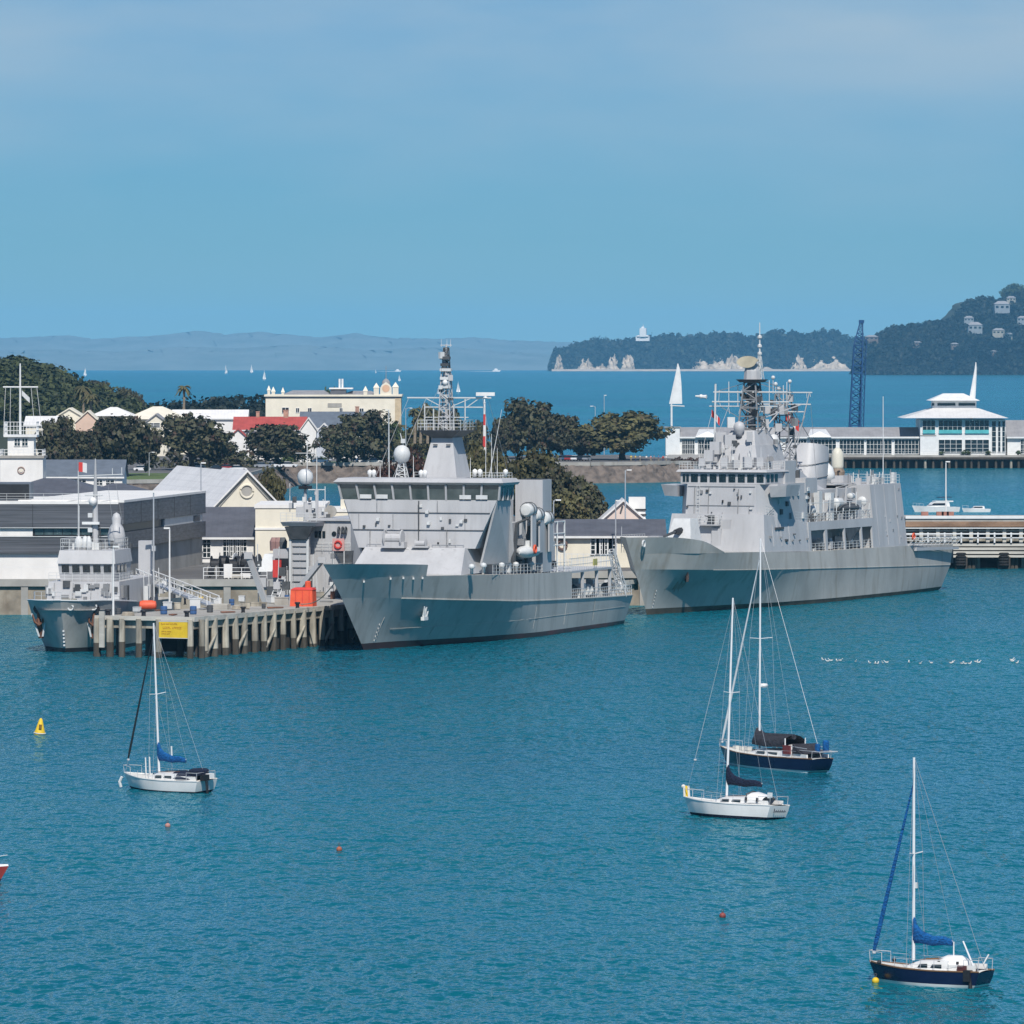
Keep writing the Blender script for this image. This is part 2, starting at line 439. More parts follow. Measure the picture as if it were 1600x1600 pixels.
# ------------------------------------------------------------------ far land
def ridge(name, Y, prof, m, depth=900, back=0.4, rough=6, n=260, base=-80, bumps=1.0):
    """land seen across the water: skyline given as (pixel x, pixel y), a front slope and a back slope"""
    mb = MB(); x0, x1 = prof[0][0], prof[-1][0]; rows = 9
    for i in range(n + 1):
        px = x0 + (x1 - x0) * i / n; top = at(px, lerp_poly(prof, px), Y)
        for k in range(rows):
            t = k / (rows - 1); y = Y + depth * t
            hgt = math.sin(min(1, t / (1 - back)) * math.pi / 2) ** 0.8 if t < 1 - back else math.cos((t - (1 - back)) / back * math.pi / 2)
            z0 = drop(top.x, y) - 2
            z = z0 + max(0, top.z - z0) * hgt
            jit = rough * (math.sin(px * 0.31 + k * 1.7) * 0.5 + math.sin(px * 0.083 + k * 2.9) + random.uniform(-.4, .4)) * math.sin(t * math.pi)
            mb.v.append((top.x + jit * 2 * bumps, y + jit * 4, z - abs(jit) * 0.5))
    for i in range(n):
        for k in range(rows - 1): mb.f.append((i * rows + k, (i + 1) * rows + k, (i + 1) * rows + k + 1, i * rows + k + 1))
    o = mb.build(name, m, smooth=True); structure(o); return o
M_PASTHAZE = mat('hazed_pasture', (0.17, 0.22, 0.22), 0.9, scale=0.004, rgb2=(0.12, 0.17, 0.17))  # distance haze mixed into the hill colour, beside the haze volume
M_HILL = mat('hill_cover', (0.030, 0.042, 0.022), 0.9, scale=0.004, rgb2=(0.05, 0.055, 0.03))
far = [(-150, 527), (0, 525), (60, 521), (110, 528), (160, 524), (200, 523), (240, 519), (280, 514), (330, 520), (380, 515), (430, 520), (480, 525), (540, 518), (600, 526), (680, 527), (740, 525), (800, 530), (870, 532), (1000, 536), (1300, 540), (1760, 545)]
ridge('far_hills', 27500, far, M_PASTHAZE, 2600, rough=9)
near = [(-150, 548), (60, 545), (160, 549), (260, 540), (350, 543), (450, 536), (560, 546), (680, 540), (800, 549), (900, 556), (1760, 562)]
ridge('far_hills', 24500, near, M_PASTHAZE, 2000, rough=9)

# headland with pale cliffs
M_CLIFF = mat('cliff_rock', (0.62, 0.52, 0.40), 0.9, scale=0.03, rgb2=(0.34, 0.28, 0.20), stretch=(1, 1, 0.35))
YH = 16000
hp = [(862, 566), (866, 543), (874, 538), (884, 541), (896, 534), (910, 530), (935, 525), (960, 527), (990, 526), (1020, 521), (1050, 519), (1090, 521), (1110, 517), (1150, 519), (1180, 523), (1200, 516), (1225, 513), (1240, 517), (1262, 521), (1285, 511), (1305, 515), (1325, 524), (1345, 524), (1400, 527), (1700, 524)]
ridge('headland', YH, [(x, y + 4) for x, y in hp], M_HILL, 700, back=0.55, rough=3, n=300)
def bush(name, Y, prof, n, rad, per, size, yspread, m, lowfrac=0.0, avoid=None):
    cs = []; rs = []
    while len(cs) < n:
        px = random.uniform(prof[0][0], prof[-1][0]); top = at(px, lerp_poly(prof, px), Y)
        f = random.random() ** 0.8
        base = drop(top.x, Y)
        z = base + (top.z - base) * f
        if avoid and avoid(px, f): continue
        r = rad * random.uniform(0.6, 1.25)
        cs.append((top.x, Y - yspread * (1 - f) + random.uniform(-10, 10) - 12, max(base + r * 0.2, z - r * 0.75))); rs.append(r)
    V = leaf_mass(cs, rs, per, size, flat=0.85)
    o = quads(name, V, m); o['kind'] = 'stuff'; return o
CL = [(866, 880, 0.0, 0.66, 12), (900, 930, 0.0, 0.42, 8), (925, 950, 0.0, 0.26, 8), (948, 968, 0.0, 0.5, 7), (970, 994, 0.0, 0.5, 7),
      (1080, 1110, 0, 0.32, 8), (1105, 1140, 0, 0.36, 8), (1130, 1165, 0, 0.44, 8), (1160, 1215, 0, 0.2, 6), (1236, 1262, 0, 0.46, 7), (1262, 1300, 0, 0.28, 6), (1285, 1330, 0, 0.34, 7)]
def on_cliff(px, f):
    for a, b, lo, hi, _ in CL:
        c = (a + b) / 2; w = (b - a) / 2
        if abs(px - c) < w and f < hi * (1 - 0.55 * abs(px - c) / w): return random.random() < 0.93
    return False
bush('headland_bush', YH - 40, hp, 2300, 13, 14, 5.5, 170, M_FAR, avoid=on_cliff)
for a, b, lo, hi, _ in CL:             # cliffs: ragged slabs of bare rock with a broken top edge
    mb = MB(); n = 14; Yc = YH - 235
    front = []; backr = []
    for i in range(n + 1):
        px = a + (b - a) * i / n; t = abs(2 * i / n - 1); f = hi * (1 - 0.85 * t ** 3) * random.uniform(0.72, 1.05)
        top = at(px, lerp_poly(hp, px), YH); base = drop(top.x, Yc) - 1
        for k in range(7):
            q = k / 6; z = base + (top.z - base) * f * q
            mb.v.append((top.x / YH * Yc + random.uniform(-3, 3), Yc + 70 * q + random.uniform(-9, 9), z + random.uniform(-2, 2)))
    for i in range(n):
        for k in range(6): mb.f.append((i * 7 + k, (i + 1) * 7 + k, (i + 1) * 7 + k + 1, i * 7 + k + 1))
    structure(mb.build('cliff', M_CLIFF))
# sand along the foot
mb = MB()
for i in range(61):
    px = 862 + (1400 - 862) * i / 60; p = at(px, 578, YH - 255)
    for k, (dy, z) in enumerate(((-14, -0.6), (0, 1.5 + random.random() * 2), (30, 5))): mb.v.append((p.x, p.y + dy, drop(p.x, p.y) + z))
for i in range(60):
    for k in range(2): mb.f.append((i * 3 + k, (i + 1) * 3 + k, (i + 1) * 3 + k + 1, i * 3 + k + 1))
structure(mb.build('beach', mat('far_sand', (0.5, 0.44, 0.36), 0.9, scale=0.05)))

# dark wooded hill with houses, right
YD = 11000
dp = [(1350, 560), (1358, 540), (1372, 519), (1392, 508), (1412, 504), (1440, 503), (1468, 497), (1490, 493), (1500, 480), (1512, 466), (1530, 461), (1548, 461), (1560, 465), (1575, 461), (1592, 453), (1610, 450), (1660, 446), (1700, 450), (1800, 470), (2000, 520), (2300, 560)]
ridge('wooded_hill', YD, [(x, y + 6) for x, y in dp], M_HILL, 520, back=0.5, rough=3, n=220)
bush('hill_wood', YD - 30, dp[:17], 2600, 8.5, 22, 3.0, 150, M_FAR)
# ------------------------------------------------------------------ ships: shared materials and hull
M_NAVY = mat('naval_grey', (0.50, 0.50, 0.505), 0.5, 0.07, 0.35, (1, 1, 0.35), streak=(2.2, 2.2, 0.12), streak_rgb=(0.33, 0.32, 0.31), streak_amt=0.35)
M_HULL = mat('hull_grey', (0.51, 0.495, 0.46), 0.6, 0.10, 0.16, (1, 1, 0.5), streak=(0.9, 0.9, 0.10), streak_rgb=(0.30, 0.29, 0.26), streak_amt=0.7)
M_HULL2 = mat('frigate_hull_grey', (0.48, 0.47, 0.435), 0.6, 0.12, 0.14, (1, 1, 0.7), streak=(0.8, 0.8, 0.09), streak_rgb=(0.29, 0.26, 0.21), streak_amt=0.75)
M_DECK = mat('deck_paint', (0.20, 0.21, 0.22), 0.8, 0.15, 0.4)
M_DARKGREY = mat('dark_fittings', (0.09, 0.095, 0.10), 0.6, 0.2, 1.0)
M_BLACK = mat('black_paint', (0.022, 0.022, 0.025), 0.5, 0.2, 1.0)
M_BOOT = mat('boot_topping', (0.045, 0.030, 0.028), 0.5, 0.2, 0.2, rgb2=(0.11, 0.032, 0.028))
M_BOOTB = mat('weedy_boot', (0.10, 0.085, 0.06), 0.7, 0.3, 0.3, rgb2=(0.05, 0.045, 0.035))
M_GLASS = mat('window_glass', (0.018, 0.028, 0.034), 0.08, 0.3, 0.6, spec=0.8)
M_GLASSG = mat('bridge_glass', (0.030, 0.055, 0.055), 0.08, 0.4, 0.35, spec=0.9, rgb2=(0.10, 0.13, 0.13))
M_WHITE = mat('white_paint', (0.80, 0.80, 0.78), 0.4, 0.05, 0.8)
M_OFFWHITE = mat('radome_white', (0.66, 0.67, 0.66), 0.45, 0.06, 0.8)
M_ORANGE = mat('safety_orange', (0.80, 0.12, 0.05), 0.55, 0.08, 1.0)
M_ROPE = mat('rope', (0.45, 0.40, 0.32), 0.9, 0.15, 2.0)
M_RUST = mat('rust', (0.22, 0.10, 0.06), 0.85, 0.25, 0.8)
M_ALU = mat('aluminium', (0.62, 0.63, 0.64), 0.35, 0.05, 1.0, metal=0.4)
M_BUFF = mat('buff_radar', (0.42, 0.38, 0.28), 0.6, 0.08, 1.0)
M_REDFLAG = mat('flag_red', (0.66, 0.06, 0.05), 0.8, 0.08, 2.0)
M_WIRE = mat('wire', (0.34, 0.35, 0.36), 0.5, 0.05, 1.0)

M_CONCG = mat('mid_grey_fitting', (0.26, 0.265, 0.27), 0.6, 0.12, 1.0)  # plain mid grey for fittings, seams and lattice work

def smooth_at(pts, u):
    """cubic through control points (u, a, b...)"""
    n = len(pts)
    if u <= pts[0][0]: return pts[0][1:]
    if u >= pts[-1][0]: return pts[-1][1:]
    for i in range(n - 1):
        if u <= pts[i + 1][0]:
            p1, p2 = pts[i], pts[i + 1]; h = p2[0] - p1[0]; t = (u - p1[0]) / h; out = []
            for k in range(1, len(p1)):
                d = (p2[k] - p1[k]) / h
                def slope(j):
                    if j <= 0: return (pts[1][k] - pts[0][k]) / (pts[1][0] - pts[0][0])
                    if j >= n - 1: return (pts[-1][k] - pts[-2][k]) / (pts[-1][0] - pts[-2][0])
                    a = (pts[j][k] - pts[j - 1][k]) / (pts[j][0] - pts[j - 1][0]); b = (pts[j + 1][k] - pts[j][k]) / (pts[j + 1][0] - pts[j][0])
                    return 0 if a * b <= 0 else 2 * a * b / (a + b)
                m1, m2 = slope(i), slope(i + 1)
                out.append((2 * t**3 - 3 * t**2 + 1) * p1[k] + (t**3 - 2 * t**2 + t) * h * m1 + (-2 * t**3 + 3 * t**2) * p2[k] + (t**3 - t**2) * h * m2)
            return tuple(out)
def hull_skin(levels, n=40, deck=True, transom=True, pw=1.7, bottom=False):
    """levels: lists of (aft, half breadth, height) from the stem; both sides, deck and transom in one mesh"""
    mb = MB(); P = []
    for L in levels:
        row = []
        for i in range(n + 1):
            u = L[0][0] + (L[-1][0] - L[0][0]) * (i / n) ** pw
            x, z = smooth_at(L, u); row.append((x, u, z))
        P.append(row)
    m = len(levels)
    for sgn in (1, -1):
        o = len(mb.v)
        for row in P: mb.v.extend((sgn * x, u, z) for x, u, z in row)
        for j in range(m - 1):
            for i in range(n):
                a, b, c, d = o + j * (n + 1) + i, o + j * (n + 1) + i + 1, o + (j + 1) * (n + 1) + i + 1, o + (j + 1) * (n + 1) + i
                mb.f.append((a, b, c, d) if sgn > 0 else (d, c, b, a))
    o2 = m * (n + 1)
    if deck:
        for i in range(n):
            a = (m - 1) * (n + 1) + i; mb.f.append((a, a + 1, o2 + a + 1, o2 + a))
    if transom:
        for j in range(m - 1):
            a, b = j * (n + 1) + n, (j + 1) * (n + 1) + n; mb.f.append((b, a, o2 + a, o2 + b))
    return mb
def hull_pt(levels, y, z):
    """half breadth of a hull at (aft, height)"""
    prev = None
    for L in levels:
        x, zz = smooth_at(L, y)
        if prev and prev[1] <= z <= zz: t = (z - prev[1]) / max(1e-6, zz - prev[1]); return prev[0] + (x - prev[0]) * t
        prev = (x, zz)
    return prev[0]
def lifebuoy(c, parent, ax='y', r=0.45, m=None):
    o = MB().torus(c, r, 0.13, ax).build('lifebuoy', m or M_ORANGE, parent, smooth=True); return o
def whip(parent, a, b, r=0.035, m=None, name='whip_aerial'):
    return MB().tube([a, b], [r, r * 0.5], 5).build(name, m or M_WHITE, parent)
def window_row(parent, pts, z0, z1, n, frame=0.14, m=None, name='window', out=(0, 0), tilt=0.0, mull=None):
    """n panes along a straight run from pts[0] to pts[1] (local x, y); panes stand proud of the wall along `out`"""
    (x0, y0), (x1, y1) = pts; L = math.hypot(x1 - x0, y1 - y0); ux, uy = (x1 - x0) / L, (y1 - y0) / L
    w = L / n
    for k in range(n):
        a, b = k * w + frame, (k + 1) * w - frame
        q = MB().prism([(x0 + ux * a + out[0] * .03, y0 + uy * a + out[1] * .03, z0), (x0 + ux * b + out[0] * .03, y0 + uy * b + out[1] * .03, z0),
                        (x0 + ux * b + out[0] * (.03 + tilt), y0 + uy * b + out[1] * (.03 + tilt), z1), (x0 + ux * a + out[0] * (.03 + tilt), y0 + uy * a + out[1] * (.03 + tilt), z1)],
                       (-out[0] * .05, -out[1] * .05, 0))
        q.build(name, m or M_GLASS, parent)

# ------------------------------------------------------------------ the grey support ship in the middle
g = ground(568, 1015)
FM = Frame(g.x, g.y, -17.4)
def support_ship():
    e = empty('support_ship', (FM.o[0], FM.o[1], 0), FM.ang, 'grey naval support ship with wide glazed bridge and flared bow beside the timber pier', 'ship', 'grey naval ships in port')
    L0 = [(1.5, 0, -1.6), (12, 2.4, -1.6), (26, 6.4, -1.6), (40, 8.6, -1.6), (66, 8.6, -1.6), (75, 7.6, -1.2)]
    L1 = [(0, 0, 0.0), (6, 1.35, 0.0), (14, 3.7, 0.0), (26, 7.1, 0.0), (40, 9.0, 0.0), (66, 9.0, 0.0), (75.6, 8.5, 0.0)]
    Lb = [(-0.8, 0, 0.7), (5, 1.4, 0.7), (13, 3.8, 0.65), (25, 7.2, 0.6), (40, 9.02, 0.5), (66, 9.02, 0.45), (75.7, 8.6, 0.4)]
    L2 = [(-4.0, 0, 3.2), (2, 1.6, 3.2), (10, 4.4, 3.0), (20, 7.3, 2.8), (34, 9.25, 2.6), (66, 9.3, 2.2), (76.2, 9.0, 2.0)]
    L3 = [(-7.6, 0, 6.1), (-3, 1.35, 6.0), (4, 3.9, 5.7), (12, 6.7, 5.3), (20, 8.7, 4.95), (30, 9.5, 4.5), (50, 9.5, 4.0), (70, 9.5, 3.6), (76.5, 9.4, 3.5)]
    L3u = [p for p in L3 if p[0] < 51]
    L4 = [(-10.9, 0, 8.3), (-6, 1.55, 8.3), (0, 3.7, 8.3), (5.5, 5.6, 8.2), (12, 7.7, 8.1), (20, 9.1, 7.9), (28, 9.5, 7.7), (50, 9.5, 7.3)]
    L5 = [(-14, 0, 10.1), (-9.5, 1.5, 10.0), (-3, 3.6, 9.8), (1.5, 5.0, 9.65), (5.2, 6.0, 9.5)]
    L4b = [(-10.9, 0, 8.3), (-6, 1.55, 8.3), (0, 3.7, 8.3), (5.6, 5.65, 8.2)]
    hull_skin([L0, L1, Lb], deck=False).build('boot_topping', M_BOOT, e, smooth=True)
    h = hull_skin([Lb, L2, L3], deck=True).build('hull', M_HULL, e, smooth=35)
    hull_skin([L3u, L4], deck=True).build('upper_hull', M_HULL, e, smooth=35)
    bw = hull_skin([L4b, L5], deck=False, transom=False, pw=1.3)
    inner = hull_skin([[(a + .35, max(0, b - .25), c) for a, b, c in L4b], [(a + .35, max(0, b - .25), c) for a, b, c in L5]], deck=False, transom=False, pw=1.3)
    bw.add(inner.v, [tuple(reversed(f)) for f in inner.f]); bw.build('bow_bulwark', M_HULL, e, smooth=35)
    # knuckle strake
    for s in (1, -1):
        MB().tube([(s * (smooth_at(L3, u)[0] + .02), u, smooth_at(L3, u)[1]) for u in np.linspace(3, 76, 30)], 0.09, 5).build('rubbing_strake', M_HULL, e)
    # anchor in its pocket
    ya, za = 8.2, 3.9; xa = hull_pt([L1, L2, L3], ya, za) + 0.12
    an = MB(); q = Vector((xa, ya, za))
    an.tube([q + Vector((.32, -.05, .7)), q + Vector((.05, 0, -.5))], .14, 6)
    for s in (-1, 1): an.tube([q + Vector((.05, 0, -.5)), q + Vector((.12, .5 * s, -.35)), q + Vector((.38, .85 * s, .75))], [.2, .17, .07], 5)
    an.box(xa - .1, xa + .3, ya - .75, ya + .75, za - .85, za - .45)
    an.build('anchor', M_WHITE, e)
    for k, (yy, zz) in enumerate(((-5.0, 7.9), (-.6, 8.1), (1.6, 8.1), (3.4, 8.0), (5.0, 8.0))):
        xx = hull_pt([L3, L4], yy, zz) + .05
        MB().cbox((xx, yy, zz), .2, .75, .2, 0.35).build('fairlead', M_OFFWHITE, e)
    for k in range(5):   # draught marks by the stem
        zz = 1.0 + k * .45; MB().cbox((hull_pt([L1, L2, L3], 1.6, zz) + .02, 1.6, zz), .06, .16, .2, .9).build('draught_mark', M_OFFWHITE, e)
    # forecastle house, sloped front
    MB().frustum(-7.0, 6.7, 15.2, 24, 8.0, -6.3, 5.9, 19.2, 24, 11.0).build('forecastle_house', M_NAVY, e)
    for k in range(8): MB().cbox((-5.4 + k * 1.45, 18.95, 10.72), .34, .14, .13).build('vent', M_DARKGREY, e)
    # bridge block, wider above
    blk = MB().hexa([(-7.4, 20, 10.9), (6.9, 20, 10.9), (7.2, 25, 10.9), (-7.2, 25, 10.9), (-9.3, 20.4, 16.5), (9.4, 20.4, 16.5), (9.4, 25.4, 16.5), (-9.3, 25.4, 16.5)])
    blk.build('bridge_block', M_NAVY, e)
    sm = MB()
    for z, w in ((13.0, 8.1), (15.0, 8.8)): sm.box(-w, w - .2, 19.86 + (z - 10.9) * .071, 19.98 + (z - 10.9) * .071, z, z + .05)
    sm.box(-.05, 0.0, 19.9, 20.2, 11, 16.4)
    sm.build('plate_seam', M_DARKGREY, e)
    MB().box(-7.4, 7.4, 25.42, 50, 7.6, 10.9).build('main_deckhouse', M_NAVY, e)
    MB().box(-6.2, 6.2, 25.5, 37, 10.92, 18.4).build('after_bridge_house', M_NAVY, e)
    # slanted wing plate on the port side, under the bridge wing
    MB().prism([(9.42, 20.5, 16.4), (9.42, 25.6, 16.4), (9.42, 27, 10.5), (8.6, 27.5, 9.0), (7.2, 21.5, 9.0)], (-.25, 0, 0)).build('wing_plate', M_NAVY, e)
    MB().prism([(-9.42, 20.5, 16.4), (-9.42, 25.6, 16.4), (-9.42, 27, 10.5), (-8.6, 27.5, 9.0), (-7.2, 21.5, 9.0)], (.25, 0, 0)).build('wing_plate', M_NAVY, e)
    # glazed bridge
    MB().hexa([(-9.6, 20.55, 16.5), (9.6, 20.55, 16.5), (9.6, 25.5, 16.5), (-9.6, 25.5, 16.5), (-9.9, 20.15, 18.25), (9.9, 20.15, 18.25), (9.9, 25.5, 18.25), (-9.9, 25.5, 18.25)]).build('bridge_band', M_GLASSG, e)
    for k in range(10):
        x = -9.6 + k * 2.133
        MB().hexa([(x - .11, 20.36, 16.5), (x + .11, 20.36, 16.5), (x + .11, 20.6, 16.5), (x - .11, 20.6, 16.5), (x * 1.03 - .11, 19.96, 18.25), (x * 1.03 + .11, 19.96, 18.25), (x * 1.03 + .11, 20.3, 18.25), (x * 1.03 - .11, 20.3, 18.25)]).build('window_post', M_NAVY, e)
    for k in range(3):
        y = 21.6 + k * 1.9; MB().cbox((9.72, y, 17.35), .25, .2, 1.75).build('window_post', M_NAVY, e)
    for x in (-6.6, -4.6, 5.6, 7.6):   # consoles and sunblinds seen through the glass
        MB().box(x - .7, x + .7, 20.2, 20.3, 16.62, 17.1).build('window_blind', M_OFFWHITE, e)
    MB().hexa([(-10.2, 20.2, 18.25), (10.2, 20.2, 18.25), (10.2, 26, 18.25), (-10.2, 26, 18.25), (-10.4, 19.6, 18.55), (10.4, 19.6, 18.55), (10.4, 26.2, 18.55), (-10.4, 26.2, 18.55)]).build('bridge_eaves', M_NAVY, e)
    MB().hexa([(-10.4, 19.6, 18.55), (10.4, 19.6, 18.55), (10.4, 26.2, 18.55), (-10.4, 26.2, 18.55), (-10.0, 20.3, 19.0), (10.0, 20.3, 19.0), (10.0, 26, 19.0), (-10.0, 26, 19.0)]).build('bridge_roof', M_NAVY, e)
    # mast pylon, platform, lattice and yards
    MB().frustum(-2.2, 2.2, 27.5, 33, 18.9, -1.15, 1.15, 29.0, 32.5, 24.2).build('mast_pylon', M_NAVY, e)
    MB().box(-.9, .9, 28.9, 29.1, 21.8, 22.3).build('pylon_door', M_DARKGREY, e)
    for x in (-.7, .9): MB().cbox((x, 28.35, 22.8), .5, .2, .12).build('pylon_vent', M_DARKGREY, e)
    pl = MB().frustum(-1.2, 1.2, 28.6, 32.4, 23.6, -2.6, 2.7, 27.4, 33.5, 24.5).build('mast_platform', M_DARKGREY, e)
    MB().rail([(-2.6, 33.4, 24.5), (-2.6, 27.5, 24.5), (2.7, 27.5, 24.5), (2.7, 33.4, 24.5)], 1.2, .04, 1.1, 3).build('platform_rail', M_OFFWHITE, pl)
    MB().lattice((0, 30.3, 24.4), (0, 30.3, 31.2), 1.5, 0.9, 8, 0.09, 0.055).build('lattice_mast', M_NAVY, e)
    MB().lattice((0, 30.3, 31.2), (0, 30.3, 34.2), .8, 0.5, 5, 0.07).build('mast_top', M_DARKGREY, e)
    MB().tube([(0, 30.3, 24.5), (0, 30.3, 34.6)], [.22, .1], 6).build('mast_pole', M_NAVY, e)
    for z, a, b, r in ((28.3, -4.8, 5.6, .09), (27.2, -2.6, 4.6, .07), (26.0, -2.7, 2.8, .06)):
        MB().tube([(a, 30.2, z), (b, 30.2, z)], r, 5).build('yardarm', M_OFFWHITE, e)
    for x0, z0, x1, z1 in ((-2.4, 24.5, -2.4, 27.6), (2.6, 24.5, 2.6, 28.2), (1.2, 24.5, 1.2, 27.6), (-1.3, 24.5, -1.3, 27.0)):
        MB().tube([(x0, 29.5, z0), (x1, 29.5, z1)], .08, 5).build('stanchion', M_OFFWHITE, e)
    for a, b in (((0, 30.2, 27), (-2.6, 30.2, 28.3)), ((0, 30.2, 27), (3.2, 30.2, 28.3)), ((2.6, 30.2, 27.2), (4.2, 30.2, 28.3))):
        MB().tube([a, b], .06, 4).build('yard_brace', M_OFFWHITE, e)
    MB().cbox((4.9, 30.2, 28.75), 2.2, .5, .42, .2).build('radar_scanner', M_WHITE, e)
    MB().lathe((4.9, 30.2, 28.3), [(.3, 0), (.22, .3)], 8).build('scanner_base', M_WHITE, e)
    for z, s in ((33.0, .8), (32.2, .62), (31.6, .9), (30.6, .7), (29.6, .6)):
        MB().cbox((random.uniform(-.25, .25), 29.8, z), s * 1.5, .5, .34).build('aerial_unit', M_DARKGREY if z > 31.8 else M_OFFWHITE, e)
    MB().tube([(-.7, 30.3, 34.5), (.7, 30.3, 34.5)], .05, 5).build('top_yard', M_OFFWHITE, e)
    for x in (-.6, .1, .55): whip(e, (x, 30.3, 34.3), (x, 30.3, 35.2), .03)
    MB().ball((0.1, 29.6, 30.1), .34).build('small_dome', M_WHITE, e, smooth=True)
    # satellite dome on its stand
    d = FM.pt(628, 709, y=25.5)
    MB().lathe((d.x, d.y, d.z), [(.35, -1.05), (.75, -.85), (.98, -.2), (.98, .1), (.8, .62), (.45, .93), (.01, 1.03)], 16).build('satellite_dome', M_OFFWHITE, e, smooth=True)
    MB().lattice((d.x, d.y, 18.9), (d.x, d.y, d.z - 1.0), 1.25, .6, 4, .07).build('dome_stand', M_OFFWHITE, e)
    MB().cbox((d.x + .2, d.y, d.z + 1.5), .5, .5, .5).tube([(d.x + .2, d.y, d.z + .9), (d.x - .2, d.y, d.z + 2.4)], .06, 4).build('dome_aerial', M_OFFWHITE, e)
    for px, py0, py1, y in ((608, 640, 757, 24), (646, 712, 757, 25), (594, 728, 757, 24), (759, 650, 757, 31), (768, 678, 757, 31.5), (783, 640, 757, 32), (777, 700, 757, 32.5), (735, 715, 757, 29)):
        a = FM.pt(px, py1, y=y); b = FM.pt(px + (-12 if px == 783 else 0), py0, y=y); a.z = 18.9
        if px == 783: a, b = FM.pt(764, 757, y=y), FM.pt(784, 640, y=y); a.z = 18.9
        whip(e, a, b, .05)
    for px in (578, 584, 658, 664, 742, 750, 790):
        a = FM.pt(px, 757, y=23 if px < 700 else 31); a.z = 19.0
        MB().lathe(a, [(.2, 0), (.2, .3), (.33, .45), (.28, .8), (.05, .95)], 8).build('roof_lamp', M_WHITE, e, smooth=True)
    # funnel
    MB().frustum(6.0, 9.4, 38.4, 42, 7.6, 6.0, 9.4, 38.4, 42, 18.55).build('funnel', M_NAVY, e)
    MB().box(6.3, 9.1, 38.7, 41.7, 18.56, 18.62).build('funnel_top', M_BLACK, e)
    MB().frustum(-9.4, -6.0, 38.4, 42, 7.6, -9.4, -6.0, 38.4, 42, 18.55).build('funnel', M_NAVY, e)
    MB().box(6.22, 7.6, 28, 37, 10.92, 13.6).build('side_house', M_NAVY, e)
    # deck machinery before the bridge
    w = MB().lathe((-2.6, 18.6, 12.1), [(.9, -1.1), (1.0, -1), (.55, -.9), (.55, .9), (1.0, 1), (.9, 1.1)], 12, 'x').cbox((-2.6, 18.7, 11.3), 2.8, 1.2, .7)
    w.tube([(-4, 18.4, 11), (-3.6, 18.2, 13.1), (-1.7, 18.2, 13.1)], .1, 5).build('deck_winch', M_NAVY, e)
    MB().lathe((.6, 18.9, 11.5), [(.2, -.7), (.5, -.65), (.3, -.5), (.3, .5), (.5, .65), (.2, .7)], 10, 'x').cbox((.6, 18.9, 11.1), 2.0, .7, .2).build('deck_winch', M_NAVY, e)
    for a, b in ((-6.1, -3.9), (1.9, 5.7)): MB().rail([(a, 19.4, 11), (b, 19.4, 11)], 1.0, .03, 1.0).build('house_rail', M_NAVY, e)
    for x, z in ((1.0, 15.1), (1.2, 13.8), (-5.0, 14.2), (5.2, 14.0)): MB().cbox((x, 19.95 + (z - 10.9) * .03, z), .35, .4, .35).build('bulkhead_lamp', M_OFFWHITE, e)
    # life-raft canisters, rescue boat, davit on the port side
    for k, (px, py) in enumerate(((826, 797), (838, 805), (853, 810))):
        c = FM.pt(px, py, x=9.2)
        rb = MB().lathe(c, [(.2, -1.25), (.6, -1.2), (.8, -.95), (.8, .95), (.6, 1.2), (.2, 1.25)], 14, 'y').build('life_raft', M_OFFWHITE, e, smooth=40)
        MB().torus((c.x, c.y - .5, c.z), .92, .05, 'y').torus((c.x, c.y + .5, c.z), .92, .05, 'y').build('raft_strap', M_DARKGREY, rb)
        MB().box(c.x - .9, c.x - .6, c.y - .8, c.y + .8, 10.9, c.z - .5).box(c.x + .5, c.x + .7, c.y - .8, c.y + .8, 10, c.z - .6).build('raft_cradle', M_NAVY, rb)
    fr = MB()
    for y in (41.8, 44.6, 47.6):
        fr.tube([(9.3, y, 7.4), (9.3, y, 13.5)], .12, 5)
    for z in (10.6, 12.0, 13.4): fr.tube([(9.3, 41.8, z), (9.3, 47.6, z)], .09, 5)
    fr.build('raft_frame', M_OFFWHITE, e)
    bt = MB(); c = FM.pt(823, 862, x=9.0)
    rings = []
    for t, w_, h_ in ((-2.9, .1, .2), (-2.2, .75, .55), (-.8, 1.05, .75), (1.2, 1.05, .75), (2.6, .9, .65)):
        rings.append([(c.x + w_ * math.cos(a), c.y + t, c.z + h_ * math.sin(a)) for a in np.linspace(0, 2 * math.pi, 12, endpoint=False)])
    bt.loft(rings).box(c.x - .5, c.x + .5, c.y - .5, c.y + .9, c.z + .6, c.z + 1.3)
    b_ = bt.build('rescue_boat', M_OFFWHITE, e, smooth=40); lifebuoy((c.x + 1.1, c.y - .2, c.z + .3), b_, 'x')
    MB().tube([(8, c.y - 2.5, 8), (8.6, c.y - 2.4, 13.6), (10, c.y - 2.2, 14.2)], [.3, .24, .14], 6).build('boat_davit', M_DARKGREY, e)
    MB().tube([(8, c.y + 2.4, 8), (8.6, c.y + 2.3, 13.0), (10, c.y + 2.2, 13.6)], [.3, .24, .14], 6).build('boat_davit', M_DARKGREY, e)
    # guard rails along the deck edge
    MB().rail([(9.35, y, smooth_at(L4, y)[1]) for y in (19, 27, 38, 50)], 1.15, .03, 1.3).build('guard_rail', M_OFFWHITE, e)
    MB().rail([(-9.35, y, smooth_at(L4, y)[1]) for y in (19, 27, 38, 50)], 1.15, .03, 1.6).build('guard_rail', M_OFFWHITE, e)
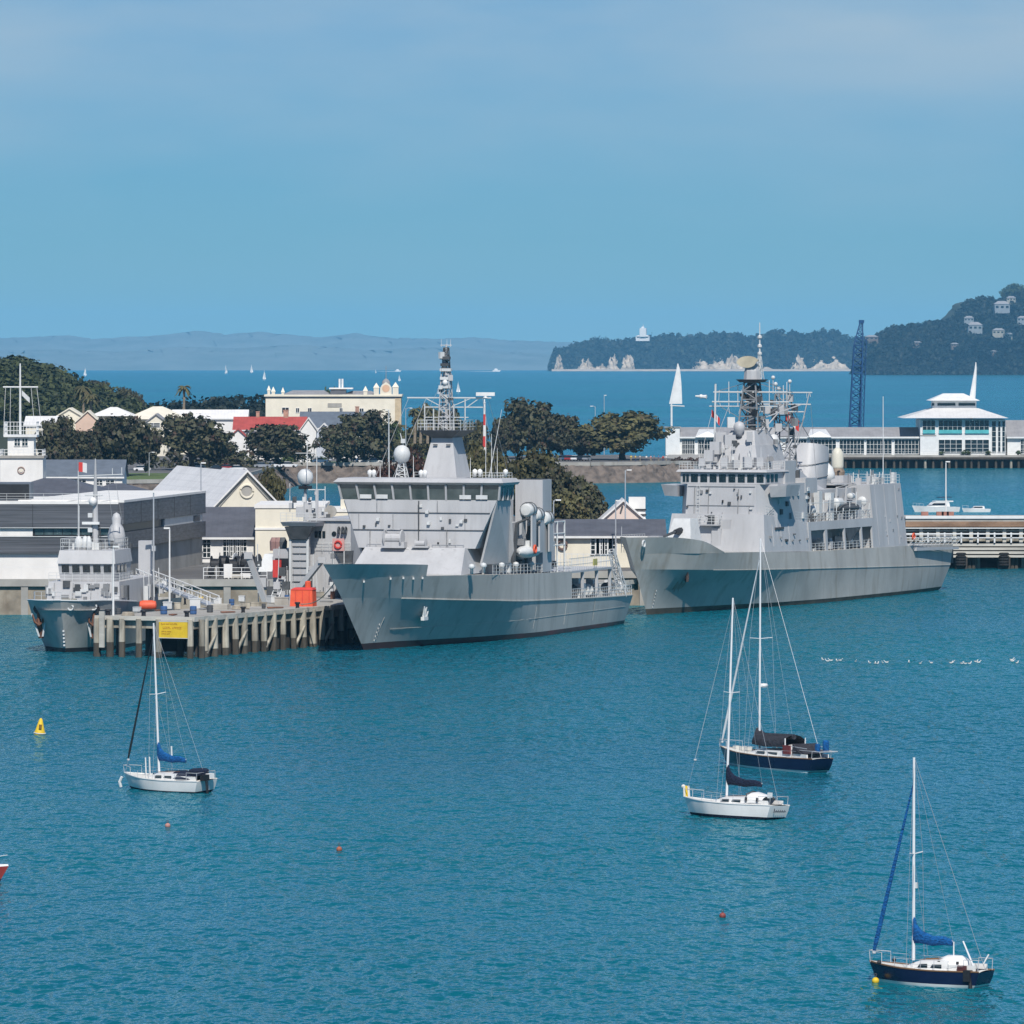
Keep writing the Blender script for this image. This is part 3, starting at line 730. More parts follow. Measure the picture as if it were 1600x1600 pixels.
    for k, (y, z, s) in enumerate(((13, 8.6, .5), (17.5, 8.6, .7), (24.5, 8.4, .6), (30, 8.3, .5), (36, 8.2, .7))):
        MB().lathe((8.7, y, z), [(.2, -.4), (.2, .2), (.42, .35), (.3, .7), (.01, .8)], 8).build('mushroom_vent', M_OFFWHITE, e, smooth=True)
    for k, (y0, y1) in enumerate(((26, 27.2), (33, 34.1))): MB().box(7.42, 7.5, y0, y1, 8.0, 10.0).build('side_door', M_DARKGREY, e)
    # raised after deck on posts with its rail, winches below
    MB().box(-9.3, 9.3, 50, 68, 7.05, 7.3).build('after_deck', M_NAVY, e)
    for y in (56, 62, 67.6):
        for x in (-9, 0, 9): MB().tube([(x, y, 3.4), (x, y, 7.1)], .22, 6).build('deck_pillar', M_NAVY, e)
    MB().rail([(9.2, 50, 7.3), (9.2, 68, 7.3), (-9.2, 68, 7.3)], 1.5, .045, .75, 2, .035).build('after_rail', M_OFFWHITE, e)
    for k, (y, x, s) in enumerate(((51.5, 7.6, 1.3), (54.5, 7.9, 1.0), (58, 7.6, 1.5), (60.6, 8.0, .9), (64.5, 7.5, 1.3), (70, 8.0, .8), (72.5, 7.4, 1.1), (74.5, 8.0, .7))):
        if k % 2: MB().lathe((x, y, 4.4 + s * .3), [(s * .8, -s), (s * .85, -s * .9), (s * .4, -s * .8), (s * .4, s * .8), (s * .85, s * .9), (s * .8, s)], 10, 'y').build('cable_winch', M_DARKGREY if k % 4 == 1 else M_OFFWHITE, e)
        else: MB().cbox((x, y, 3.6 + s * .6), s * 1.2, s * 1.5, s * 1.4).cbox((x, y, 3.7 + s * 1.4), s * .7, s * .8, s * .5).build('deck_locker', M_OFFWHITE if k % 4 else M_NAVY, e)
    MB().rail([(9.35, 50.5, 3.95), (9.35, 62, 3.75), (9.3, 76.2, 3.55), (-9.3, 76.2, 3.55)], 1.2, .045, .8).build('stern_rail', M_OFFWHITE, e)
    MB().box(-7.4, 7.4, 50.02, 53, 3.6, 7.0).build('after_bulkhead', M_DARKGREY, e)
    MB().lattice((9, 73.5, 3.6), (8.4, 70.5, 9.2), 1.0, .6, 5, .09).build('stern_crane', M_OFFWHITE, e)
    whip(e, (9.0, 41, 7.4), (9.0, 41, 17), .07)
    # seams, doors, ladders, pipes that break up the plating
    for x, z0, z1 in ((-6.0, 11.1, 13), (-3.2, 13.1, 15), (3.4, 11.1, 13), (5.6, 13.1, 15), (-7.4, 13.1, 15.0), (2.2, 15.1, 16.4), (-5.2, 15.1, 16.4)):
        MB().box(x, x + .035, 19.9 + (z0 - 10.9) * .071, 20.1, z0, z1).build('plate_seam', M_CONCG, e)
    for k in range(12):
        x = random.uniform(-7, 7); z = random.uniform(11.3, 16.0)
        MB().cbox((x, 20 + (z - 10.9) * .07 - .08, z), random.uniform(.15, .45), .2, random.uniform(.15, .5)).build('bulkhead_fitting', M_DARKGREY if k % 3 else M_OFFWHITE, e)
    for u0 in (2, 12, 24, 36, 48, 60):
        zs = np.linspace(1.0, 3.6, 4); MB().tube([(hull_pt([Lb, L2, L3], u0, z) + .005, u0, z) for z in zs], .03, 4).build('plate_seam', M_HULL, e)
    MB().tube([(hull_pt([Lb, L2, L3], u, 2.2) + .01, u, 2.2) for u in np.linspace(4, 74, 24)], .03, 4).build('plate_seam', M_HULL, e)
    for y0, z0 in ((28, 8.0), (39, 7.8), (44.5, 7.7)): MB().box(7.41, 7.48, y0, y0 + .9, z0, z0 + 2.0).build('side_door', M_CONCG, e)
    for y0 in (30.5, 35, 47): 
        ld = MB()
        for dy in (-.2, .2): ld.tube([(7.5, y0 + dy, 7.9), (7.5, y0 + dy, 11)], .035, 4)
        for q in np.arange(8.1, 11, .4): ld.tube([(7.5, y0 - .2, q), (7.5, y0 + .2, q)], .025, 3)
        ld.build('ladder', M_OFFWHITE, e)
    MB().rail([(7.3, 26, 10.95), (7.3, 49.5, 10.95)], 1.05, .03, 1.2).build('house_rail', M_OFFWHITE, e)
    MB().rail([(6.1, 26.5, 18.4), (6.1, 36.8, 18.4), (-6.1, 36.8, 18.4)], 1.0, .03, 1.2).build('house_rail', M_OFFWHITE, e)
    for k in range(16):
        y = random.uniform(27, 49); h_ = random.uniform(.4, 1.3)
        MB().cbox((random.uniform(6.3, 8.8), y, 7.9 + h_ / 2 if k % 2 else 10.95 + h_ / 2), random.uniform(.3, .8), random.uniform(.4, 1.2), h_).build('deck_locker', (M_NAVY, M_OFFWHITE, M_CONCG, M_DARKGREY)[k % 4], e)
    for k in range(9):
        z = random.uniform(25.2, 33.5); MB().cbox((random.uniform(-.8, .8), 29.9 + random.uniform(-.4, .4), z), random.uniform(.3, .7), .4, random.uniform(.3, .8), random.uniform(0, 1)).build('aerial_unit', (M_DARKGREY, M_NAVY, M_OFFWHITE)[k % 3], e)
    for a, b in (((-2.4, 30, 28.2), (-4.5, 24, 19)), ((4.6, 30, 28.2), (8, 25, 19)), ((0, 30, 31), (-2.5, 27.6, 24.6)), ((0, 30, 31), (2.6, 27.6, 24.6)), ((-4.6, 30.2, 28.3), (-7, 25, 19)), ((5.2, 30.2, 28.3), (6.1, 36, 18.5))):
        MB().tube([a, b], .022, 3).build('halyard', M_WIRE, e)
    for k in range(10):
        x = random.uniform(-8, 8.5); w_ = random.uniform(.3, .8); MB().cbox((x, 56.5 + random.uniform(-4, 18), 4.3), w_ * 1.5, w_ * 1.3, random.uniform(.6, 1.6)).build('work_deck_gear', (M_OFFWHITE, M_DARKGREY, M_NAVY, M_RUST)[k % 4], e)
    # yellow warning board on the rail
    MB().cbox((9.32, 60.4, 8.1), .06, 1.7, .8).build('rail_board', mat('faded_yellow', (.62, .55, .18), .7, .1, 1), e)
    return e
support_ship()
# ------------------------------------------------------------------ the grey frigate on the right
g = ground(1010, 960)
FF = Frame(g.x, g.y, -23.3)
def frigate():
    e = empty('frigate', (FF.o[0], FF.o[1], 0), FF.ang, 'long grey frigate with lattice mast, round funnel and rust-streaked bow at the right', 'ship', 'grey naval ships in port')
    P = FF.pt
    L0 = [(1.0, 0, -1.6), (10, 1.4, -1.6), (24, 4.2, -1.6), (50, 6.9, -1.6), (80, 6.3, -1.3), (94, 5.0, -1.0)]
    Lw = [(0, 0, 0.15), (9, 1.6, 0.15), (20, 3.7, 0.15), (34, 6.0, 0.15), (52, 7.1, 0.12), (80, 6.8, 0.1), (96, 5.9, 0.1)]
    Lb = [(-0.3, 0, 0.7), (8.5, 1.75, 0.65), (19, 3.9, 0.6), (34, 6.2, 0.5), (52, 7.2, 0.45), (80, 6.9, 0.4), (96.4, 6.0, 0.4)]
    L2 = [(-2.0, 0, 3.2), (5, 1.9, 3.1), (14, 3.95, 3.0), (26, 6.0, 2.8), (45, 7.15, 2.6), (78, 7.2, 2.2), (97.6, 6.3, 2.0)]
    L3 = [(-4.0, 0, 5.9), (3, 3.4, 5.7), (12, 5.7, 5.4), (24, 7.1, 5.1), (45, 7.45, 4.6), (76, 7.35, 3.9), (98.8, 6.5, 3.4)]
    L4 = [(-5.4, 0, 7.8), (1, 3.2, 7.8), (9, 5.8, 7.7), (20, 7.0, 7.5), (40, 7.25, 7.0), (76, 7.15, 6.7), (100.2, 6.4, 6.3)]
    L4b = [(-5.4, 0, 7.8), (1, 3.2, 7.8), (6, 5.1, 7.7), (11.5, 6.2, 7.62)]
    L5 = [(-7.0, 0, 10.05), (-1, 3.3, 9.95), (5.5, 5.3, 9.4), (11.5, 6.25, 7.75)]
    hull_skin([L0, Lw, Lb], deck=False).build('boot_topping', M_BOOTB, e, smooth=True)
    hull_skin([Lb, L2, L3], deck=False).build('hull', M_HULL2, e, smooth=35)
    hull_skin([L3, L4], deck=True).build('upper_hull', M_HULL2, e, smooth=35)
    bw = hull_skin([L4b, L5], deck=False, transom=False, pw=1.2)
    inn = hull_skin([[(a + .3, max(0, b - .22), c) for a, b, c in L4b], [(a + .3, max(0, b - .22), c) for a, b, c in L5]], deck=False, transom=False, pw=1.2)
    bw.add(inn.v, [tuple(reversed(f)) for f in inn.f]); bw.build('bow_bulwark', M_HULL2, e, smooth=35)
    for s in (1, -1):
        MB().tube([(s * (smooth_at(L3, u)[0] + .01), u, smooth_at(L3, u)[1]) for u in np.linspace(10, 98.5, 34)], 0.06, 5).build('knuckle_strake', M_HULL2, e)
    # rusty anchor recess on the bow
    y, z = 5.4, 4.6; x = hull_pt([Lw, Lb, L2, L3], y, z) + .12
    MB().tube([(x + .25, y - .4, z + .75), (x, y, z - .3)], .16, 6).cbox((x + .05, y - .1, z - .35), .3, 1.5, .35, .5).cbox((x + .1, y, z + .1), .3, .7, .7, .5).build('anchor', mat('rusty_anchor', (.10, .07, .06), .85, .3, 1), e)
    rs = MB()
    for k in range(5):
        yy, z1 = y - .9 + k * .42, z - .5 - .3 * (k % 2)
        zs = np.linspace(z1, z1 - random.uniform(.9, 2.4), 5)
        top = [(hull_pt([Lw, Lb, L2, L3], yy - .11, q) + .02, yy - .11 + (z1 - q) * .12, q) for q in zs]; bot = [(hull_pt([Lw, Lb, L2, L3], yy + .11, q) + .02, yy + .11 * (1 - .7 * i / 4) + (z1 - q) * .12, q) for i, q in enumerate(zs)]
        MB().loft([top, bot], closed=False).build('rust_run', mat('rust_run_stain', (.30, .20, .14), .9, .15, 1), e)
    for k in range(6):
        zz = .9 + k * .42; MB().cbox((hull_pt([Lw, Lb, L2, L3], 1.2, zz) + .02, 1.2, zz), .05, .14, .18, .9).build('draught_mark', M_OFFWHITE, e)
    # stem fairlead with the hawser hole
    q = P(988, 851, x=1.2); MB().torus((1.5, -4.6, 9.2), .42, .12, 'x').build('fairlead', M_OFFWHITE, e)
    # superstructure: flush side block, tumblehome
    MB().hexa([(-7.05, 24, 7.4), (7.05, 24, 7.4), (7.1, 40.5, 7.0), (-7.1, 40.5, 7.0), (-6.5, 25, 12.3), (6.5, 25, 12.3), (6.7, 40.5, 10.9), (-6.7, 40.5, 10.9)]).build('forward_side_block', M_NAVY, e)
    # long side with the openings: strips above and below them, piers between
    def side(y0, y1, z0, z1, s, name):
        f = lambda z: 7.12 - (z - 6.9) * .06
        MB().prism([(s * f(z0), y0, z0), (s * f(z0), y1, z0), (s * f(z1), y1, z1), (s * f(z1), y0, z1)], (-s * .3, 0, 0)).build(name, M_NAVY, e)
    for s in (1, -1):
        side(40.52, 66, 9.75, 10.9, s, 'side_strip')
        for y0, y1 in ((40.52, 41.4), (46.8, 47.6), (54.2, 54.6), (60.8, 61.2), (65.2, 66)): side(y0, y1, 6.6, 9.74, s, 'side_pier')
    MB().box(-4.6, 4.6, 40.52, 66, 6.6, 10.6).build('inner_house', M_NAVY, e)
    MB().box(-6.6, 6.6, 40.6, 65.9, 10.62, 10.86).build('boat_deck', M_NAVY, e)
    for k, (y_, sz) in enumerate(((43, 1.4), (49, 1.5), (51.5, 1.1), (56.5, 1.6), (59, 1.0), (63, 1.5))):
        if k % 3 == 1: MB().lathe((5.6, y_, 7.9), [(.35, -.9), (.6, -.75), (.6, .75), (.35, .9)], 12, 'y').build('torpedo_tube', M_OFFWHITE, e, smooth=40)
        else: MB().cbox((5.6, y_, 7.0 + sz * .5), 1.1, sz, sz).cbox((5.7, y_ + .2, 7.0 + sz * 1.15), .6, .7, sz * .35).build('deck_machine', M_OFFWHITE if k % 2 else M_NAVY, e)
    MB().rail([(6.95, 41.6, 6.9), (6.95, 65, 6.8)], 1.1, .035, 1.5).build('opening_rail', M_OFFWHITE, e)
    MB().prism([(6.9, 54.8, 9.7), (6.9, 60.6, 9.7), (6.9, 56.2, 7.6)], (-.2, 0, 0)).build('stowed_ramp', M_DARKGREY, e)
    MB().hexa([(-7.15, 66.02, 6.7), (7.15, 66.02, 6.7), (7.1, 79.2, 6.6), (-7.1, 79.2, 6.6), (-6.3, 66.02, 15.4), (6.3, 66.02, 15.4), (6.25, 78.6, 15.4), (-6.25, 78.6, 15.4)]).build('hangar', M_NAVY, e)
    MB().box(-4.6, 4.6, 79.0, 79.3, 6.8, 12.6).build('hangar_door', M_HULL, e)
    MB().rail([(6.2, 66.3, 15.4), (6.15, 78.4, 15.4), (-6.15, 78.4, 15.4)], 1.2, .035, 1.2).build('hangar_rail', M_OFFWHITE, e)
    # forward face: middle panel and angled cheeks
    MB().hexa([(-5.0, 25.2, 7.4), (5.4, 25.2, 7.4), (6.9, 29, 7.4), (-6.9, 29, 7.4), (-4.7, 26.0, 16.2), (5.0, 26.0, 16.2), (6.7, 29.6, 16.2), (-6.7, 29.6, 16.2)]).build('forward_face', M_NAVY, e)
    MB().box(-6.6, 6.6, 29.62, 41, 10.9, 16.2).build('bridge_house', M_NAVY, e)
    MB().box(-4.2, 4.4, 41.02, 66, 10.88, 15.0).build('waist_house', M_NAVY, e)
    for s in (1, -1):
        MB().hexa([(s * 6.6, 27.3, 14.5), (s * 8.6, 27.6, 14.6), (s * 8.6, 32, 14.6), (s * 6.6, 33, 14.5), (s * 6.5, 26.9, 15.95), (s * 8.9, 27.1, 16.1), (s * 8.9, 32.3, 16.1), (s * 6.5, 33, 15.95)] if s > 0 else
                  [(-8.6, 27.6, 14.6), (-6.6, 27.3, 14.5), (-6.6, 33, 14.5), (-8.6, 32, 14.6), (-8.9, 27.1, 16.1), (-6.5, 26.9, 15.95), (-6.5, 33, 15.95), (-8.9, 32.3, 16.1)]).build('bridge_wing', M_NAVY, e)
    MB().box(-5.9, 6.1, 26.6, 34, 16.22, 17.75).build('wheelhouse', M_NAVY, e)
    window_row(e, [(-4.6, 26.58), (6.05, 26.58)], 16.45, 17.5, 8, .18, M_GLASS, 'bridge_window', (0, -1))
    for k in range(2): MB().cbox((-5.93, 27.6 + k * 1.5, 17.0), .06, 1.0, 1.0).build('bridge_window', M_GLASS, e)
    for k in range(3): MB().cbox((6.13, 27.6 + k * 1.5, 17.0), .06, 1.0, 1.0).build('bridge_window', M_GLASS, e)
    for x in (-5.5, -5.0): MB().cbox((x + .1, 26.56, 16.98), .36, .06, 1.0).build('bridge_window', M_GLASS, e)
    MB().hexa([(-6.4, 26.1, 17.8), (6.5, 26.1, 17.8), (6.5, 34.4, 17.8), (-6.4, 34.4, 17.8), (-6.2, 26.4, 18.1), (6.3, 26.4, 18.1), (6.3, 34.2, 18.1), (-6.2, 34.2, 18.1)]).build('wheelhouse_roof', M_NAVY, e)
    MB().rail([(-6.1, 33.8, 18.1), (-6.1, 26.6, 18.1), (6.2, 26.6, 18.1), (6.2, 33.8, 18.1)], 1.0, .03, 1.1).build('roof_rail', M_OFFWHITE, e)
    # fittings on the forward face
    for k, (px, py) in enumerate(((1104, 778), (1112, 784), (1148, 778), (1172, 780), (1133, 808), (1103, 812), (1100, 828), (1104, 830), (1133, 800), (1140, 828), (1160, 826), (1162, 833), (1152, 865), (1166, 856))):
        c = P(px, py, y=25.6); MB().cbox((c.x, 25.55 + max(0, (c.z - 7.4) * .09) - .1, c.z), random.uniform(.25, .5), .35, random.uniform(.25, .6)).build('bulkhead_fitting', M_DARKGREY if k % 2 else M_OFFWHITE, e)
    for px, z0, z1 in ((1091, 11, 16.1), (1150, 8, 12), (1163, 7.6, 11)):
        c = P(px, 800, y=25.6); ld = MB()
        for dx in (-.2, .2): ld.tube([(c.x + dx, 25.2, z0), (c.x + dx, 25.7, z1)], .04, 4)
        for q in np.arange(z0, z1, .5): ld.tube([(c.x - .2, 25.2 + (q - z0) / (z1 - z0) * .5, q), (c.x + .2, 25.2 + (q - z0) / (z1 - z0) * .5, q)], .03, 4)
        ld.build('ladder', M_OFFWHITE, e)
    c = P(1112, 815, y=24.6)
    MB().box(c.x - 1.6, c.x + 1.3, 23.6, 25.6, c.z - .5, c.z - .35).build('gun_platform', M_NAVY, e)
    MB().rail([(c.x - 1.6, 25.4, c.z - .35), (c.x - 1.6, 23.7, c.z - .35), (c.x + 1.3, 23.7, c.z - .35), (c.x + 1.3, 25.4, c.z - .35)], 1.1, .04, .9).build('gun_platform_rail', M_OFFWHITE, e)
    MB().cbox((c.x, 24.4, c.z + .3), .7, .7, 1.1).tube([(c.x, 24.4, c.z + .6), (c.x - .3, 22.9, c.z + .8)], .07, 5).build('machine_gun', M_DARKGREY, e)
    MB().cbox((c.x + .8, 24.6, c.z - 2.2), 1.3, .9, 2.6).build('deck_locker', M_NAVY, e)
    # gun on the forecastle
    t = P(1074, 838, x=-.6)
    gx, gy, gz = 0.0, t.y, 9.0
    gy = 12.5; gz = 7.7
    gt = MB().hexa([(-2.0, gy - 2.0, gz), (2.0, gy - 2.0, gz), (2.0, gy + 2.4, gz), (-2.0, gy + 2.4, gz), (-1.15, gy - .2, gz + 4.3), (1.15, gy - .2, gz + 4.3), (1.3, gy + 2.0, gz + 4.3), (-1.3, gy + 2.0, gz + 4.3)])
    gm = gt.build('gun_turret', M_OFFWHITE, e)
    MB().tube([(0, gy - .6, gz + 2.7), (-.2, gy - 2.2, gz + 2.6)], [.5, .3], 8).build('gun_mantlet', M_BLACK, gm)
    MB().tube([(-.2, gy - 2.2, gz + 2.6), (-.8, gy - 8.4, gz + 1.6)], [.2, .13], 8).build('gun_barrel', M_DARKGREY, gm)
    for px, py in ((1020, 832), (1030, 836), (1042, 826), (1052, 838)):
        c = P(px, py, x=-2.2); c.z = 8.2; MB().lathe(c, [(.35, -.5), (.25, -.1), (.25, .5), (.4, .65), (.4, .8)], 8).build('bollard', M_NAVY, e)
    MB().cbox((-1.0, 5.5, 8.9), 1.6, 1.4, 2.0).lathe((.8, 5, 8.7), [(.5, -.8), (.5, .8)], 10, 'x').build('windlass', M_NAVY, e)
    MB().rail([(-5.9, 14, 7.6), (-4.3, 2, 7.8), (-2.4, -2.5, 9.0)], 2.3, .04, 1.4).build('forecastle_rail', M_OFFWHITE, e)
    MB().prism([(-4.6, 9.5, 7.7), (4.9, 9.5, 7.7), (4.9, 10.2, 9.2), (-4.6, 10.2, 9.2)], (0, .12, 0)).build('breakwater', M_NAVY, e)
    # bridge-top gear
    for px, py, y_, r in ((1108, 712, 29, 1.0), (1098, 722, 28.5, .7), (1118, 700, 31, 1.1), (1132, 722, 28, .8), (1150, 725, 28, .7), (1168, 722, 28, .9), (1185, 722, 29, .8), (1140, 690, 33, 1.2), (1126, 686, 34, 1.2)):
        c = P(px, py, y=y_); MB().cbox(c, r * 1.2, r * 1.2, r * 1.5, random.uniform(0, 1)).cbox(c + Vector((0, 0, -r * 1.2)), r * .6, r * .6, r).build('sensor_box', M_NAVY, e)
    MB().hexa([(-3.8, 31, 18.1), (3.4, 31, 18.1), (3.4, 43, 16.2), (-3.8, 43, 16.2), (-2.9, 32.5, 21.3), (2.4, 32.5, 21.3), (2.4, 42, 21.3), (-2.9, 42, 21.3)]).build('mast_house', M_NAVY, e)
    MB().hexa([(-2.6, 33, 21.3), (2.2, 33, 21.3), (2.2, 41, 21.3), (-2.6, 41, 21.3), (-1.8, 34.5, 23.2), (1.5, 34.5, 23.2), (1.5, 39.5, 23.2), (-1.8, 39.5, 23.2)]).build('mast_house_top', M_NAVY, e)
    c = P(1155, 667, y=33.6); MB().lathe(c, [(.4, -1.3), (.45, -.8), (.7, -.5), (.78, .05), (.55, .55), (.01, .78)], 14).build('fire_control_director', M_NAVY, e, smooth=True)
    c = P(1142, 660, y=34); MB().cbox(c, 1.0, .8, 1.4, .5).build('optical_director', M_OFFWHITE, e)
    # tower mast
    mx_, my = .2, 37.0
    MB().lattice((mx_, my, 22.8), (mx_, my, 29.6), 3.0, 1.6, 6, .13, .09).build('lattice_tower', M_CONCG, e)
    MB().tube([(mx_, my, 22.8), (mx_, my, 30)], [.55, .4], 8).build('tower_core', M_DARKGREY, e)
    MB().frustum(mx_ - 1.3, mx_ + 1.3, my - 1.2, my + 1.2, 29.6, mx_ - 1.7, mx_ + 1.7, my - 1.6, my + 1.6, 30.0).build('radar_platform', M_DARKGREY, e)
    MB().lathe((mx_, my, 30.0), [(1.15, 0), (1.05, 1.1), (.8, 1.9), (.5, 2.5)], 10).build('radar_pedestal', M_NAVY, e)
    sc = MB(); rings = []
    for a in np.linspace(-1, 1, 9):
        w_ = 1.45 * a; d_ = .55 * (1 - a * a)
        rings.append([(mx_ - .3 + w_, my - 1.0 - d_ * .3 + abs(a) * -.25, 32.55 - .1 - .9 * math.sqrt(max(.02, 1 - a * a))), (mx_ - .3 + w_, my - .7, 32.5 + .62 * math.sqrt(max(.05, 1 - a * a))), (mx_ - .3 + w_, my - .3, 32.5)])
    sc.loft(rings).build('search_radar', M_BUFF, e, smooth=30)
    MB().tube([(mx_ + .8, my + .8, 30), (mx_ + .8, my + .8, 37.6)], [.16, .06], 6).build('top_pole', M_OFFWHITE, e)
    for z in (33.2, 34.2, 35.4): MB().lathe((mx_ + .8, my + .8, z), [(.12, 0), (.3, .12), (.3, .4), (.12, .5)], 8).build('pole_aerial', M_OFFWHITE, e)
    MB().lattice((mx_ + .8, my + .8, 30), (mx_ + .8, my + .8, 33.2), .9, .3, 4, .05).build('pole_stay', M_OFFWHITE, e)
    for z, a, b, r in ((28.3, -5.4, 5.2, .11), (27.0, -5.6, 5.4, .10), (26.4, -6.0, 3.8, .08)):
        MB().tube([(mx_ + a, my - .3, z), (mx_ + b, my - .3, z)], r, 5).build('yardarm', M_OFFWHITE, e)
    for x in (-5.2, -3.2, -1.9, 2.6, 4.6, 5.1):
        MB().tube([(mx_ + x, my - .3, 26.4), (mx_ + x, my - .3, 28.9 + random.random())], .06, 4).build('yard_strut', M_OFFWHITE, e)
    MB().tube([(-4.0, 34, 21.5), (-4.0, 34.4, 29.4)], .13, 6).build('signal_pole', M_OFFWHITE, e)
    MB().ball((mx_ - 7.2, my - .3, 27.7), .3, 8, 5, 1).tube([(mx_ - 8, my - .3, 27.75), (mx_ - 6.4, my - .3, 27.65)], [.1, .26], 6).build('wind_vane', M_WHITE, e)
    for px, py in ((1208, 590), (1212, 600), (1234, 596), (1217, 607)):
        c = P(px, py, y=46); MB().tube([(c.x, 46, c.z - 2.2), (c.x, 46, c.z)], .05, 4).ball((c.x, 46, c.z), .28, 8, 5).build('yard_aerial', M_OFFWHITE, e)
    # second lattice behind
    MB().lattice((1.4, 46.5, 15.0), (1.0, 46.5, 28.0), 2.8, 1.6, 9, .11, .075).build('after_lattice', M_CONCG, e)
    for z, a, b in ((28.2, -3, 5.4), (26.6, -2.6, 5.2), (25.6, -2.2, 4.2)): MB().tube([(a, 46, z), (b, 46, z)], .09, 5).build('after_yard', M_OFFWHITE, e)
    for a, b in (((5, 46, 28.2), (3.2, 46, 21)), ((3.2, 46, 21), (1.5, 45.6, 15.4)), ((4.3, 46, 25), (2, 46, 19)), ((-1.6, 40.5, 21), (1.6, 46, 26.6)), ((1.4, 41, 16.5), (2.6, 46, 22)), ((.5, 38, 24.5), (3.9, 46, 26.6))):
        MB().tube([a, b], .085, 5).build('mast_stay', M_NAVY, e)
    for px, py, r in ((1200, 640, .9), (1210, 652, .7), (1195, 662, 1.0), (1216, 668, .9), (1205, 676, 1.1), (1212, 640, .5)):
        c = P(px, py, y=45.5); MB().cbox(c, r, r, r * 1.2, .5).build('aerial_unit', M_NAVY if r > .8 else M_DARKGREY, e)
    MB().hexa([(-3.6, 43.02, 15.0), (4.2, 43.02, 15.0), (4.2, 54, 15.0), (-3.6, 54, 15.0), (-2.2, 44, 19.0), (3.0, 44, 19.0), (3.0, 52, 16.2), (-2.2, 52, 16.2)]).build('funnel_house', M_NAVY, e)
    c = P(1208, 690, y=43.5); MB().lathe(c, [(.5, -1.4), (.8, -.4), (.85, .3), (.5, .9), (.01, 1.05)], 12).build('fire_control_director', M_OFFWHITE, e, smooth=True)
    # funnel: raked, rounded
    rings = []
    for z, yc, sx, sy in ((15.0, 55.8, 2.9, 3.6), (17.2, 56.5, 2.9, 3.5), (19.4, 57.4, 2.75, 3.3), (20.9, 58.0, 2.5, 3.0)):
        rings.append([(.2 + sx * math.copysign(abs(math.cos(a)) ** .6, math.cos(a)), yc + sy * math.copysign(abs(math.sin(a)) ** .6, math.sin(a)), z - (.13 * sy * math.copysign(abs(math.sin(a)) ** .6, math.sin(a)) if z > 20 else 0)) for a in np.linspace(0, 2 * math.pi, 24, endpoint=False)])
    fn = MB().loft(rings).build('funnel', M_NAVY, e, smooth=40)
    MB().hexa([(-1.4, 56.2, 20.9), (1.8, 56.2, 20.9), (1.8, 60.0, 20.4), (-1.4, 60.0, 20.4), (-1.4, 56.2, 21.2), (1.8, 56.2, 21.2), (1.8, 60.0, 20.72), (-1.4, 60.0, 20.72)]).build('funnel_cap', M_BLACK, fn)
    for zz, yy, ss in ((16.6, 56.2, 2.95), (18.6, 57.0, 2.86)):
        MB().tube([(.2 + ss * math.copysign(abs(math.cos(a)) ** .6, math.cos(a)), yy + (ss + .82) * math.copysign(abs(math.sin(a)) ** .6, math.sin(a)), zz + .35 * math.sin(a)) for a in np.linspace(math.pi, 2.2 * math.pi, 16)], .05, 4).build('funnel_pipe', M_DARKGREY, fn)
    # close-in gun and dome aft
    c = P(1309, 742, x=.4)
    MB().box(-3.2, 3.2, 60.5, 78, 15.42, 15.6).build('hangar_roof', M_NAVY, e)
    MB().box(-1.3, 1.9, 67.5, 71, 15.62, 16.6).build('gun_base', M_NAVY, e)
    cg = MB().lathe((.4, 69.2, 16.6), [(1.0, 0), (1.05, .5), (.8, 1.0)], 12).build('close_in_gun', mat('gun_brown', (.26, .20, .15), .6, .15, 1), e)
    MB().lathe((.4, 69.2, 17.5), [(.8, 0), (.85, .3), (.85, 1.9), (.6, 2.6), (.3, 2.9), (.01, 2.95)], 14).build('gun_radome', mat('cream_radome', (.68, .65, .54), .5, .05, 1), cg, smooth=True)
    MB().tube([(.4, 69.0, 17.1), (1.4, 67.3, 17.2)], .14, 6).build('gun_barrel', M_BLACK, cg)
    MB().lathe((1.2, 63, 15.6), [(.5, 0), (.55, .5), (1.05, .7), (1.05, 1.3), (.8, 2.2), (.01, 3.0)], 14).build('satellite_dome', M_WHITE, e, smooth=True)
    # boats, vents and lockers along the waist
    for k, (px, py, s) in enumerate(((1268, 796, 1.0), (1278, 772, .8), (1290, 790, 1.5), (1302, 806, 1.0), (1308, 786, 1.3), (1320, 798, .9), (1334, 790, 1.5), (1342, 804, 1.0), (1350, 783, 1.2), (1362, 797, 1.3), (1372, 787, 1.1), (1284, 806, .9), (1330, 775, .8), (1296, 775, .9))):
        c = P(px, py, x=5.2)
        if k % 4 == 0: MB().lathe((c.x, c.y, c.z), [(.3 * s, -.9 * s), (.55 * s, -.7 * s), (.55 * s, .7 * s), (.3 * s, .9 * s)], 12, 'y').build('life_raft', M_OFFWHITE, e, smooth=40)
        else: MB().box(c.x - .5 * s, c.x + .5 * s, c.y - .7 * s, c.y + .7 * s, 10.87, c.z + .5 * s).build('deck_locker', M_OFFWHITE if k % 3 == 1 else M_NAVY, e)
    for yy in np.linspace(42, 65, 10): MB().tube([(6.5, yy, 10.87), (6.5, yy + .3, random.uniform(12.4, 14.6))], .07, 5).build('deck_stanchion', M_OFFWHITE, e)
    MB().tube([(6.4, 42, 13.4), (6.4, 65, 13.2)], .06, 5).build('awning_spar', M_OFFWHITE, e)
    MB().rail([(6.5, 25.6, 12.2), (6.6, 40, 10.95), (6.6, 65.5, 10.88)], 1.15, .035, 1.2).build('boat_deck_rail', M_OFFWHITE, e)
